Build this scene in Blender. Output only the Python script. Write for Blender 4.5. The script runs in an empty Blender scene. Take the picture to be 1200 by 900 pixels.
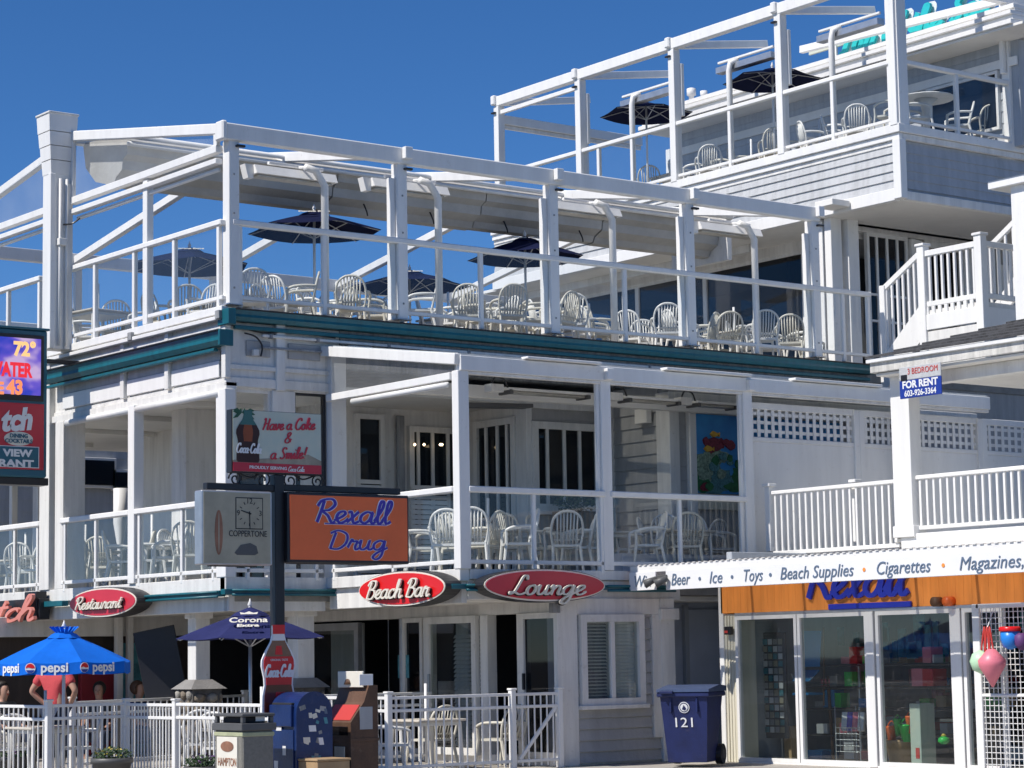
import bpy, bmesh, math, random
from mathutils import Vector, Matrix
random.seed(7)
R = math.radians
sc = bpy.context.scene
col = sc.collection

# ------------------------------------------------------------------ camera
cam_d = bpy.data.cameras.new('camera'); cam = bpy.data.objects.new('camera', cam_d); col.objects.link(cam)
YAW, PIT, ROL = R(52.63719424), R(6.67861571), R(-.959808)
fw = Vector((math.cos(YAW)*math.cos(PIT), math.sin(YAW)*math.cos(PIT), math.sin(PIT)))
rt = Vector((math.sin(YAW), -math.cos(YAW), 0)); up = rt.cross(fw)
rt2 = rt*math.cos(ROL) + up*math.sin(ROL); up2 = up*math.cos(ROL) - rt*math.sin(ROL)
EYE = Vector((0, 0, 1.6))
cam.matrix_world = Matrix(((rt2.x, up2.x, -fw.x, 0), (rt2.y, up2.y, -fw.y, 0), (rt2.z, up2.z, -fw.z, 1.6), (0, 0, 0, 1)))
cam_d.sensor_width = 36; cam_d.lens = 2732.41/1200*36; cam_d.clip_start = .1; cam_d.clip_end = 3000
sc.camera = cam
# ------------------------------------------------------------------ light
SUN_EL, SUN_OFF = 50, 5
sdir = Vector((-math.cos(R(SUN_EL))*math.cos(R(SUN_OFF)), math.cos(R(SUN_EL))*math.sin(R(SUN_OFF)), math.sin(R(SUN_EL))))
w = bpy.data.worlds.new('World'); sc.world = w; w.use_nodes = True
nt = w.node_tree; bg = nt.nodes['Background']
sky = nt.nodes.new('ShaderNodeTexSky'); sky.sky_type = 'NISHITA'; sky.sun_disc = False
sky.sun_elevation = R(SUN_EL); sky.sun_rotation = math.atan2(sdir.x, sdir.y)
sky.altitude = 1500; sky.air_density = .8; sky.dust_density = 0; sky.ozone_density = 6
hs = nt.nodes.new('ShaderNodeHueSaturation'); hs.inputs['Saturation'].default_value = 1.19; hs.inputs['Hue'].default_value = .504
nt.links.new(sky.outputs[0], hs.inputs['Color']); nt.links.new(hs.outputs[0], bg.inputs[0]); bg.inputs[1].default_value = .096
sl = bpy.data.lights.new('sun', 'SUN'); sl.energy = 4.2; sl.angle = R(.53); sl.color = (1, .95, .88)
so = bpy.data.objects.new('sun', sl); col.objects.link(so); so.rotation_euler = sdir.to_track_quat('Z', 'Y').to_euler()
sc.view_settings.view_transform = 'Standard'; sc.view_settings.look = 'None'; sc.view_settings.gamma = 1
sc.view_settings.exposure = .27

# ------------------------------------------------------------------ layout survey: a line of sight cut with a real plane
FP = 2732.41
def _ray(x, y): return fw + rt2*((x-600)/FP) - up2*((y-450)/FP)
def onx(x, y, X): d = _ray(x, y); return EYE + d*(X/d.x)
def ony(x, y, Y): d = _ray(x, y); return EYE + d*(Y/d.y)
def onz(x, y, Z): d = _ray(x, y); return EYE + d*((Z-1.6)/d.z)

# ------------------------------------------------------------------ materials
def mat(name, c, rough=.6, var=.08, scale=3, c2=None, metal=0, bump=0, streak=False, spec=.5, coat=0, spots=0):
    m = bpy.data.materials.new(name); m.use_nodes = True; n = m.node_tree; L = n.links; b = n.nodes['Principled BSDF']
    b.inputs['Roughness'].default_value = rough; b.inputs['Metallic'].default_value = metal
    b.inputs['Specular IOR Level'].default_value = spec
    if coat: b.inputs['Coat Weight'].default_value = coat
    geo = n.nodes.new('ShaderNodeNewGeometry'); no = n.nodes.new('ShaderNodeTexNoise')
    no.inputs['Scale'].default_value = scale; no.inputs['Detail'].default_value = 6; no.inputs['Roughness'].default_value = .65
    if streak:
        mp = n.nodes.new('ShaderNodeMapping'); mp.inputs['Scale'].default_value = (3, 3, .35)
        L.new(geo.outputs['Position'], mp.inputs[0]); L.new(mp.outputs[0], no.inputs['Vector'])
    else: L.new(geo.outputs['Position'], no.inputs['Vector'])
    r = n.nodes.new('ShaderNodeValToRGB'); r.color_ramp.elements[0].position = .3; r.color_ramp.elements[1].position = .62
    d = c2 or tuple(v*(1-var*2.2) for v in c)
    r.color_ramp.elements[0].color = (*d, 1); r.color_ramp.elements[1].color = (*c, 1)
    L.new(no.outputs[0], r.inputs[0]); out = r.outputs[0]
    if spots:
        n3 = n.nodes.new('ShaderNodeTexNoise'); n3.inputs['Scale'].default_value = 9; n3.inputs['Detail'].default_value = 8; n3.inputs['Roughness'].default_value = .75; L.new(geo.outputs['Position'], n3.inputs['Vector'])
        r3 = n.nodes.new('ShaderNodeValToRGB'); r3.color_ramp.elements[0].position = .60; r3.color_ramp.elements[1].position = .74; L.new(n3.outputs[0], r3.inputs[0])
        mx = n.nodes.new('ShaderNodeMix'); mx.data_type = 'RGBA'; ml = n.nodes.new('ShaderNodeMath'); ml.operation = 'MULTIPLY'; ml.inputs[1].default_value = spots; L.new(r3.outputs[0], ml.inputs[0])
        L.new(ml.outputs[0], mx.inputs[0]); L.new(out, mx.inputs[6]); mx.inputs[7].default_value = (.34, .27, .20, 1); out = mx.outputs[2]
    L.new(out, b.inputs['Base Color'])
    if bump:
        bp = n.nodes.new('ShaderNodeBump'); bp.inputs['Strength'].default_value = bump; bp.inputs['Distance'].default_value = .02
        n2 = n.nodes.new('ShaderNodeTexNoise'); n2.inputs['Scale'].default_value = scale*12; n2.inputs['Detail'].default_value = 4
        L.new(geo.outputs['Position'], n2.inputs['Vector']); L.new(n2.outputs[0], bp.inputs['Height']); L.new(bp.outputs[0], b.inputs['Normal'])
    return m
M = {}
M['white'] = mat('white_vinyl', (.82, .81, .785), .45, .045, 1.6, streak=True, spots=.35)
M['trim'] = mat('white_painted_trim', (.78, .765, .73), .6, .10, 2.2, streak=True, bump=.15, spots=.5)
M['dirty'] = mat('weathered_white_paint', (.70, .68, .63), .7, .2, 2.5, streak=True, bump=.3)
M['grime'] = mat('grimy_grey_board', (.34, .35, .36), .8, .25, 3.5, bump=.4, streak=True)
M['siding'] = mat('grey_clapboard_paint', (.42, .42, .42), .7, .10, 2.5, streak=True, bump=.25, spots=.3)
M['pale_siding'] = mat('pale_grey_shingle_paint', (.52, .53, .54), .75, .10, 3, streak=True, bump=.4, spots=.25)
M['blue_and_shade_siding'] = mat('blue_grey_and_shade_siding', (.42, .45, .49), .7, .09, 2.5, streak=True, spots=.2)  # blue-grey walls; also the knee wall's street side, with its shade in the colour
M['ceiling'] = mat('cream_ceiling_paint', (.80, .78, .73), .7, .06, 1)
M['deck'] = mat('grey_deck_boards', (.34, .33, .31), .8, .15, 4)
M['concrete'] = mat('concrete', (.42, .39, .35), .9, .15, 1.5, bump=.4)
M['asphalt'] = mat('asphalt', (.055, .055, .06), .9, .2, 4, bump=.5)
M['teal'] = mat('teal_painted_gutter', (.008, .125, .16), .4, .12, 3, streak=True)
M['cab_teal'] = mat('teal_cabinet_paint', (.02, .13, .19), .4, .06, 2)
M['teal_letter'] = mat('turquoise_letter', (.03, .50, .52), .4, .04, 2)
M['black'] = mat('black_metal', (.018, .018, .022), .4, .1, 3)
M['dark'] = mat('dark_interior_shade', (.025, .025, .03), .8, .2, 2)  # near-black colour stands in for the shade inside rooms
M['darkwood'] = mat('dark_brown_board', (.06, .045, .04), .6, .2, 3, streak=True)
M['navy'] = mat('navy_canvas', (.010, .014, .050), .9, .15, 3, bump=.2, spec=.08)
M['plum'] = mat('faded_navy_canvas', (.03, .035, .12), .9, .12, 3, bump=.2, spec=.1)
M['pepsi'] = mat('bright_blue_canvas', (.006, .15, .68), .8, .08, 3, bump=.1, spec=.15)
M['plastic'] = mat('white_resin_plastic', (.76, .75, .71), .38, .06, 5)
M['plastic2'] = mat('yellowed_resin_plastic', (.66, .63, .54), .5, .10, 6, spots=.4)
M['tabletop'] = mat('cream_table_laminate', (.60, .55, .47), .5, .07, 3)
M['alu'] = mat('aluminium', (.55, .56, .58), .35, .1, 5, metal=.7)
M['red'] = mat('red_sign_enamel', (.58, .025, .05), .35, .04, 2)
M['deepred'] = mat('red_wall_panel', (.30, .02, .03), .6, .08, 2)
M['cokered'] = mat('cola_red', (.72, .012, .015), .3, .04, 2)
M['cola'] = mat('cola_brown', (.20, .03, .012), .15, .2, 2, coat=.5)
M['amber'] = mat('amber_print', (.30, .07, .02), .5, .1, 5)
M['colaprint'] = mat('cola_print', (.045, .012, .008), .5, .1, 5)
M['paleglass'] = mat('pale_bottle_glass', (.06, .16, .13), .2, .1, 2)
M['offwhite'] = mat('cream_letter', (.78, .74, .64), .45, .05, 3)
M['pure'] = mat('white_print', (.82, .82, .82), .4, .02, 3)
M['pinkneon'] = mat('salmon_letter', (.70, .25, .20), .4, .05, 3)
M['orange'] = mat('orange_board', (.95, .32, .06), .6, .08, 3, streak=True)
M['orangesign'] = mat('orange_sign_face', (.92, .17, .045), .45, .07, 1.5)
M['indigo'] = mat('indigo_letter', (.06, .035, .42), .4, .05, 3)
M['shopblue'] = mat('royal_blue_letter', (.02, .04, .46), .4, .05, 2)
M['greytext'] = mat('slate_blue_print', (.12, .17, .25), .5, .05, 3)
M['clockface'] = mat('aged_sign_face', (.46, .42, .31), .5, .12, 3)
M['sky_print'] = mat('beach_sky_print', (.50, .58, .50), .4, .1, 1.5, c2=(.70, .66, .52))
M['sand_print'] = mat('sand_print', (.42, .36, .27), .4, .2, 5)
M['skinprint'] = mat('faded_tan_print', (.36, .17, .10), .5, .2, 6)
M['leafprint'] = mat('palm_print', (.03, .12, .06), .5, .2, 5)
M['brown'] = mat('brown_newspaper_box', (.13, .065, .035), .6, .2, 4, bump=.3, spots=.3)
M['mail'] = mat('mailbox_blue_paint', (.008, .028, .13), .35, .15, 4, bump=.15, spots=.15)
M['bin'] = mat('navy_bin_plastic', (.010, .020, .105), .5, .18, 3, bump=.15, spots=.12)
M['binlid'] = mat('sun_faded_blue_plastic', (.06, .09, .18), .5, .12, 3)
M['greybin'] = mat('pebbled_grey_panel', (.26, .25, .22), .9, .10, 45, bump=.5)
M['stripe'] = mat('faded_yellow_green_tape', (.46, .48, .30), .6, .15, 6)
M['bingrey'] = mat('dark_grey_plastic', (.10, .10, .10), .5, .1, 3)
M['stone'] = mat('field_stone', (.30, .25, .19), .85, .25, 5, bump=.8)
M['stone2'] = mat('pale_field_stone', (.38, .36, .32), .85, .2, 5, bump=.8)
M['stonecap'] = mat('grey_stone_cap', (.26, .25, .24), .8, .1, 4, bump=.4)
M['mortar'] = mat('mortar', (.14, .13, .12), .95, .2, 8)
M['shingle'] = mat('dark_grey_roof_shingle', (.09, .09, .095), .9, .3, 8, bump=.6)
M['leaf'] = mat('dark_green_leaf', (.03, .07, .02), .7, .3, 10)
M['yellow'] = mat('yellow_petal', (.6, .45, .05), .6, .1, 10)
M['purple'] = mat('purple_petal', (.12, .04, .16), .6, .1, 10)
M['skin'] = mat('skin', (.48, .27, .19), .6, .05, 6)
M['coral_shirt'] = mat('coral_red_shirt', (.65, .08, .09), .85, .1, 5, bump=.2)
M['jeans'] = mat('dark_jeans', (.03, .045, .09), .85, .15, 8)
M['hair'] = mat('dark_hair', (.02, .014, .01), .6, .2, 20)
M['brownhair'] = mat('brown_hair', (.10, .05, .03), .6, .2, 20)
M['led'] = mat('led_panel_off', (.03, .03, .05), .5, .1, 20)
M['fabric'] = mat('grey_folded_awning_fabric', (.52, .50, .46), .75, .12, 1.3, bump=.3)
M['heater'] = mat('heater_reflector', (.55, .52, .46), .3, .15, 5, metal=.4)
M['bluegreenprint'] = mat('aqua_poster', (.10, .35, .42), .5, .3, 6)
M['tan'] = mat('tan_cardboard', (.45, .30, .16), .8, .1, 5)
M['sea'] = mat('mural_deep_blue', (.05, .32, .70), .5, .1, 2, c2=(.03, .20, .56))
M['doorblue'] = mat('pale_blue_grey_door', (.52, .57, .66), .6, .06, 2)
M['coral_a'] = mat('mural_pale_coral', (.32, .46, .34), .5, .35, 25)
M['coral_b'] = mat('mural_green_weed', (.03, .20, .07), .5, .3, 20)
M['coral_c'] = mat('mural_red_coral', (.26, .03, .06), .5, .3, 25)
M['coral_d'] = mat('mural_teal_coral', (.12, .33, .36), .5, .35, 30)
M['fishy'] = mat('mural_yellow_fish', (.80, .45, .05), .5, .1, 9)
M['green'] = mat('green_toy_plastic', (.03, .55, .08), .35, .05, 3)
M['toyorange'] = mat('orange_toy_plastic', (.85, .16, .03), .35, .05, 3)
M['toyblue'] = mat('blue_toy_plastic', (.02, .22, .70), .35, .05, 3)
M['toypink'] = mat('pink_toy_plastic', (.80, .22, .28), .4, .05, 3)
M['mint'] = mat('pale_green_toy_plastic', (.50, .75, .50), .4, .05, 3)
M['toyblue2'] = mat('pool_float_blue', (.015, .24, .55), .5, .08, 3)
M['cream'] = mat('cream_painted_corner_board', (.72, .68, .55), .6, .08, 3, streak=True)
M['bluesign'] = mat('royal_blue_sign', (.015, .045, .30), .4, .05, 2)
M['redprint'] = mat('red_print', (.55, .05, .04), .5, .05, 2)

def emis(name, c, s):
    m = bpy.data.materials.new(name); m.use_nodes = True; b = m.node_tree.nodes['Principled BSDF']
    b.inputs['Base Color'].default_value = (*[v*.3 for v in c], 1); b.inputs['Emission Color'].default_value = (*c, 1); b.inputs['Emission Strength'].default_value = s
    return m
M['led_y'] = emis('lit_amber_led', (1, .62, .25), .85); M['led_r'] = emis('lit_red_led', (.9, .03, .05), .75); M['led_o'] = emis('lit_orange_led', (1, .3, .12), .85)
M['bulb'] = emis('lit_warm_bulb', (1, .75, .45), 4)
def ledscreen():
    m = bpy.data.materials.new('lit_purple_led_screen'); m.use_nodes = True; n = m.node_tree; b = n.nodes['Principled BSDF']
    g = n.nodes.new('ShaderNodeNewGeometry'); no = n.nodes.new('ShaderNodeTexNoise'); no.inputs['Scale'].default_value = 2.2
    mp = n.nodes.new('ShaderNodeMapping'); mp.inputs['Scale'].default_value = (1, 1, 1.6); mp.inputs['Rotation'].default_value = (0, .5, 0)
    r = n.nodes.new('ShaderNodeValToRGB'); e = r.color_ramp.elements
    e[0].position = .38; e[0].color = (.03, .05, .55, 1); e[1].position = .62; e[1].color = (.62, .45, .75, 1)
    x = e.new(.5); x.color = (.16, .10, .65, 1)
    n.links.new(g.outputs['Position'], mp.inputs[0]); n.links.new(mp.outputs[0], no.inputs['Vector']); n.links.new(no.outputs[0], r.inputs[0])
    n.links.new(r.outputs[0], b.inputs['Emission Color']); b.inputs['Emission Strength'].default_value = .75; b.inputs['Base Color'].default_value = (.02, .02, .04, 1)
    return m
M['screen'] = ledscreen()
def glass(name, tint, refl, dens):
    m = bpy.data.materials.new(name); m.use_nodes = True; n = m.node_tree; n.nodes.clear(); L = n.links
    o = n.nodes.new('ShaderNodeOutputMaterial'); t = n.nodes.new('ShaderNodeBsdfTransparent'); t.inputs[0].default_value = (*tint, 1)
    g = n.nodes.new('ShaderNodeBsdfGlossy'); g.inputs['Roughness'].default_value = .02; g.inputs[0].default_value = (1, 1, 1, 1)
    d = n.nodes.new('ShaderNodeBsdfDiffuse'); d.inputs[0].default_value = (.75, .78, .8, 1)
    f = n.nodes.new('ShaderNodeFresnel'); f.inputs[0].default_value = 1.45
    mu = n.nodes.new('ShaderNodeMath'); mu.operation = 'MULTIPLY'; mu.inputs[1].default_value = refl; L.new(f.outputs[0], mu.inputs[0])
    bf = n.nodes.new('ShaderNodeNewGeometry'); inv = n.nodes.new('ShaderNodeMath'); inv.operation = 'SUBTRACT'; inv.inputs[0].default_value = 1; L.new(bf.outputs['Backfacing'], inv.inputs[1]); mu2 = n.nodes.new('ShaderNodeMath'); mu2.operation = 'MULTIPLY'; L.new(mu.outputs[0], mu2.inputs[0]); L.new(inv.outputs[0], mu2.inputs[1]); mu = mu2
    a = n.nodes.new('ShaderNodeMixShader'); L.new(mu.outputs[0], a.inputs[0]); L.new(t.outputs[0], a.inputs[1]); L.new(g.outputs[0], a.inputs[2])
    b = n.nodes.new('ShaderNodeMixShader'); L.new(a.outputs[0], b.inputs[1]); L.new(d.outputs[0], b.inputs[2])
    no = n.nodes.new('ShaderNodeTexNoise'); no.inputs['Scale'].default_value = 1.7; no.inputs['Detail'].default_value = 5
    gg = n.nodes.new('ShaderNodeNewGeometry'); L.new(gg.outputs['Position'], no.inputs['Vector'])
    mr = n.nodes.new('ShaderNodeMapRange'); mr.inputs[1].default_value = .35; mr.inputs[2].default_value = .75; mr.inputs[3].default_value = dens*.8; mr.inputs[4].default_value = dens*1.25
    L.new(no.outputs[0], mr.inputs[0]); L.new(mr.outputs[0], b.inputs[0]); L.new(b.outputs[0], o.inputs[0])
    return m
M['clear'] = glass('clear_glass', (.95, .965, .97), 1.0, .012)
M['vinyl'] = glass('cloudy_clear_vinyl', (.88, .90, .92), .6, .13)
M['shopglass'] = glass('shop_window_glass', (.84, .87, .86), 1.6, .008)
M['darkglass'] = glass('dark_window_glass', (.35, .38, .42), .75, .004)
M['plasroof'] = glass('translucent_roof_plastic', (.75, .75, .72), .5, .55)

# ------------------------------------------------------------------ builders
def wl(o):
    v = Vector((0, 0, 0))
    while o is not None: v = v + o.location; o = o.parent
    return v
def thing(name, label, cat, loc=(0, 0, 0), group=None):
    o = bpy.data.objects.new(name, None); col.objects.link(o); o.location = loc; o.empty_display_size = .2
    o['label'] = label; o['category'] = cat
    if group: o['group'] = group
    return o
def tag(o, label, cat, group=None):
    o['label'] = label; o['category'] = cat
    if group: o['group'] = group
    return o
def link(name, me, parent, loc=(0, 0, 0), rot=None):
    o = bpy.data.objects.new(name, me); col.objects.link(o); o.parent = parent
    o.location = Vector(loc) - (wl(parent) if parent else Vector((0, 0, 0)))
    if rot is not None: o.rotation_euler = rot
    return o
_bc = {}
def boxmesh(dx, dy, dz, m, bev=.006):
    k = (round(dx, 3), round(dy, 3), round(dz, 3), m, bev)
    if k in _bc: return _bc[k]
    bm = bmesh.new(); bmesh.ops.create_cube(bm, size=1)
    bmesh.ops.scale(bm, vec=(dx, dy, dz), verts=bm.verts)
    b = min(bev, min(dx, dy, dz)*.25)
    if b > .0008: bmesh.ops.bevel(bm, geom=bm.edges[:], offset=b, segments=1, affect='EDGES')
    me = bpy.data.meshes.new('box'); bm.to_mesh(me); bm.free(); me.materials.append(M[m]); _bc[k] = me
    return me
def bx(name, m, parent, x0, x1, y0, y1, z0, z1, bev=.006):
    if x1 < x0: x0, x1 = x1, x0
    if y1 < y0: y0, y1 = y1, y0
    if z1 < z0: z0, z1 = z1, z0
    return link(name, boxmesh(x1-x0, y1-y0, z1-z0, m, bev), parent, ((x0+x1)/2, (y0+y1)/2, (z0+z1)/2))
def bar(name, m, parent, p, q, w, h, bev=.006):
    p, q = Vector(p), Vector(q); d = q-p
    me = boxmesh(d.length, w, h, m, bev)
    x = d.normalized(); u = Vector((0, 0, 1))
    if abs(x.z) > .999: u = Vector((0, 1, 0))
    y = u.cross(x).normalized(); z = x.cross(y)
    rot = Matrix((x, y, z)).transposed().to_euler()
    return link(name, me, parent, (p+q)/2, rot)
class MB:
    def __init__(s): s.v = []; s.f = []
    def add(s, v, f):
        n = len(s.v); s.v += [tuple(a) for a in v]; s.f += [tuple(i+n for i in g) for g in f]; return s
    def box(s, x0, x1, y0, y1, z0, z1):
        return s.add([(x0,y0,z0),(x1,y0,z0),(x1,y1,z0),(x0,y1,z0),(x0,y0,z1),(x1,y0,z1),(x1,y1,z1),(x0,y1,z1)],
                     [(3,2,1,0),(4,5,6,7),(0,1,5,4),(1,2,6,5),(2,3,7,6),(3,0,4,7)])
    def tube(s, pts, r, n=8, cap=True):
        pts = [Vector(p) for p in pts]; rs = r if isinstance(r, (list, tuple)) else [r]*len(pts)
        V = []; F = []; ref = None
        for i, p in enumerate(pts):
            d = (pts[min(i+1, len(pts)-1)]-pts[max(i-1, 0)]).normalized()
            if ref is None: ref = Vector((0, 0, 1)) if abs(d.z) < .9 else Vector((1, 0, 0))
            a = d.cross(ref)
            if a.length < 1e-4: a = d.orthogonal()
            a.normalize(); b = d.cross(a).normalized(); ref = -b if False else a.cross(d)
            for k in range(n):
                t = 2*math.pi*k/n; V.append(p+a*math.cos(t)*rs[i]+b*math.sin(t)*rs[i])
        for i in range(len(pts)-1):
            for k in range(n): F.append((i*n+k, i*n+(k+1) % n, (i+1)*n+(k+1) % n, (i+1)*n+k))
        if cap: F += [tuple(range(n))[::-1], tuple((len(pts)-1)*n+k for k in range(n))]
        return s.add(V, F)
    def lathe(s, prof, c=(0, 0, 0), n=16):
        V = []; F = []
        for r, z in prof:
            for k in range(n): t = 2*math.pi*k/n; V.append((c[0]+r*math.cos(t), c[1]+r*math.sin(t), c[2]+z))
        for i in range(len(prof)-1):
            for k in range(n): F.append((i*n+k, i*n+(k+1) % n, (i+1)*n+(k+1) % n, (i+1)*n+k))
        F += [tuple(range(n))[::-1], tuple((len(prof)-1)*n+k for k in range(n))]
        return s.add(V, F)
    def prism(s, poly, axis, a, b):
        # poly: 2-D points, extruded from a to b along axis 0/1/2
        def mk(p, t):
            return (t, p[0], p[1]) if axis == 0 else (p[0], t, p[1]) if axis == 1 else (p[0], p[1], t)
        n = len(poly)
        return s.add([mk(p, a) for p in poly]+[mk(p, b) for p in poly],
                     [tuple(range(n))[::-1], tuple(range(n, 2*n))]+[(i, (i+1) % n, n+(i+1) % n, n+i) for i in range(n)])
    def mesh(s, m, smooth=False):
        me = bpy.data.meshes.new('mesh'); me.from_pydata(s.v, [], s.f); me.materials.append(M[m])
        bm = bmesh.new(); bm.from_mesh(me); bmesh.ops.recalc_face_normals(bm, faces=bm.faces[:]); bm.to_mesh(me); bm.free()
        if smooth:
            for p in me.polygons: p.use_smooth = True
        return me
    def obj(s, name, m, parent, smooth=False):
        """vertices given in world space"""
        off = wl(parent) if parent else Vector((0, 0, 0))
        if parent is None and s.v:
            xs = [v[0] for v in s.v]; ys = [v[1] for v in s.v]; zs = [v[2] for v in s.v]
            off = Vector(((min(xs)+max(xs))/2, (min(ys)+max(ys))/2, min(zs)))
        s.v = [(v[0]-off.x, v[1]-off.y, v[2]-off.z) for v in s.v]
        o = bpy.data.objects.new(name, s.mesh(m, smooth)); col.objects.link(o); o.parent = parent
        if parent is None: o.location = off
        return o
def smooth_pts(p, k=6):
    out = []
    for i in range(len(p)-1):
        a = p[max(i-1, 0)]; b = p[i]; c = p[i+1]; d = p[min(i+2, len(p)-1)]
        for j in range(k):
            t = j/k
            out.append(tuple(.5*((2*b[q])+(c[q]-a[q])*t+(2*a[q]-5*b[q]+4*c[q]-d[q])*t*t+(-a[q]+3*b[q]-3*c[q]+d[q])*t**3) for q in range(len(b))))
    out.append(p[-1]); return out
ROT_B = (R(90), 0, 0); ROT_A = (R(90), 0, R(-90))      # lettering frames: B faces -Y, A faces -X
# ------------------------------------------------------------------ cursive stroke lettering
G = {
'a': (.95, [[(.75,.85),(.45,1),(.12,.7),(.08,.25),(.35,0),(.65,.3),(.78,1),(.74,.3),(.85,0),(1.05,.15)]]),
'b': (.85, [[(0,.2),(.32,1.2),(.42,1.9),(.28,2),(.2,1.5),(.2,.3),(.4,0),(.7,.2),(.72,.7),(.5,.95),(.25,.7)]]),
'c': (.75, [[(.7,.8),(.5,1),(.2,.8),(.1,.4),(.3,0),(.6,.08),(.85,.3)]]),
'e': (.75, [[(0,.2),(.4,.5),(.62,.8),(.5,1),(.22,.85),(.12,.4),(.35,0),(.65,.1),(.85,.35)]]),
'f': (.6, [[(0,.2),(.4,1.2),(.55,1.9),(.4,2),(.3,1.5),(.3,-.5),(.2,-.9)],[(.1,.9),(.65,1)]]),
'g': (.95, [[(.75,.85),(.45,1),(.12,.7),(.1,.25),(.35,0),(.65,.3),(.78,1),(.72,-.5),(.45,-1),(.15,-.8),(.4,-.3),(1.05,.25)]]),
'h': (.92, [[(0,.2),(.35,1.3),(.42,1.9),(.28,2),(.2,1.4),(.18,0)],[(.2,.5),(.45,.95),(.68,.8),(.66,.2),(.8,0),(1,.2)]]),
'i': (.5, [[(0,.2),(.25,1),(.22,.2),(.38,0),(.55,.2)],[(.33,1.42),(.36,1.55)]]),
'k': (.9, [[(0,.2),(.35,1.3),(.42,1.9),(.28,2),(.2,1.4),(.18,0)],[(.8,1.15),(.3,.55)],[(.3,.58),(.55,.3),(.75,0),(.95,.2)]]),
'l': (.5, [[(0,.2),(.38,1.2),(.45,1.85),(.3,2),(.2,1.5),(.2,.3),(.35,0),(.55,.2)]]),
'm': (1.2, [[(0,.7),(.15,1),(.2,.6),(.18,0)],[(.2,.5),(.4,.95),(.55,.8),(.55,0)],[(.55,.5),(.78,.95),(.95,.8),(.93,.2),(1.05,0),(1.25,.2)]]),
'n': (.92, [[(0,.7),(.15,1),(.2,.6),(.18,0)],[(.2,.5),(.45,.95),(.68,.8),(.66,.2),(.8,0),(1,.2)]]),
'o': (.82, [[(.5,1),(.2,.85),(.1,.4),(.3,0),(.6,.15),(.68,.6),(.5,1),(.62,.85),(.92,.9)]]),
'p': (.85, [[(.1,.7),(.25,1),(.2,.3),(.12,-1)],[(.2,.5),(.45,1),(.75,.75),(.65,.15),(.4,0),(.2,.2)]]),
'r': (.72, [[(0,.2),(.2,1.05),(.32,.85),(.58,.9),(.5,.3),(.6,0),(.8,.2)]]),
's': (.68, [[(0,.1),(.35,.95),(.42,1.05),(.5,.5),(.4,.05),(.15,.05),(.4,.02),(.75,.25)]]),
't': (.6, [[(0,.2),(.3,1),(.38,1.6),(.28,.4),(.4,0),(.65,.2)],[(.1,1.1),(.65,1.17)]]),
'u': (.95, [[(0,.6),(.12,1),(.1,.3),(.3,0),(.6,.3),(.7,1),(.67,.25),(.8,0),(1,.2)]]),
'v': (.8, [[(0,.7),(.12,1),(.2,.4),(.35,0),(.6,.5),(.6,1),(.85,.9)]]),
'x': (.8, [[(.05,.9),(.25,.95),(.45,.05),(.8,.15)],[(.7,1),(.4,.55),(.05,.05)]]),
'R': (1.15, [[(.35,1.9),(.25,1),(.1,0)],[(0,1.4),(.2,1.9),(.8,2.05),(1.05,1.6),(.75,1.1),(.35,1),(.7,.6),(1.0,0),(1.2,.1)]]),
'L': (1.15, [[(1.0,1.6),(.9,2),(.65,1.9),(.5,1),(.35,.3),(.1,.05),(.05,.25),(.35,.25),(.8,0),(1.2,.2)]]),
'B': (1.1, [[(.4,1.9),(.25,1),(.12,0)],[(0,1.5),(.3,2),(.8,2),(.95,1.6),(.75,1.15),(.4,1.05),(.85,.95),(1,.5),(.7,0),(.2,.05)]]),
'D': (1.3, [[(.35,1.8),(.25,1),(.15,.05)],[(0,1.7),(.5,2),(1.1,1.6),(1.15,.7),(.7,.05),(.1,.1)]]),
'C': (1.1, [[(1,1.5),(.9,1.95),(.5,1.9),(.15,1.2),(.15,.4),(.5,0),(.9,.15),(1.1,.5)]]),
'H': (1.2, [[(.1,1.7),(.3,2),(.3,1),(.1,0)],[(1.0,2),(.9,1),(.85,.1),(1.1,.1)],[(.1,.9),(.6,1.1),(1.0,1.05)]]),
'S': (1.0, [[(.1,.3),(.4,0),(.8,.4),(.6,.95),(.35,1.4),(.5,1.9),(.85,1.9),(.9,1.6)]]),
'T': (1.05, [[(0,1.6),(.2,2),(.7,1.9),(1.2,2.05)],[(.7,1.9),(.55,.9),(.4,.1),(.1,.1)]]),
'&': (1.1, [[(.95,.1),(.3,1.3),(.4,1.8),(.65,1.8),(.65,1.4),(.15,.6),(.2,.1),(.6,0),(.95,.7)]]),
'!': (.5, [[(.4,2),(.25,.6)],[(.2,.18),(.18,.05)]]),
'-': (.6, [[(.1,.6),(.5,.65)]]), ' ': (.55, []),
}
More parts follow.
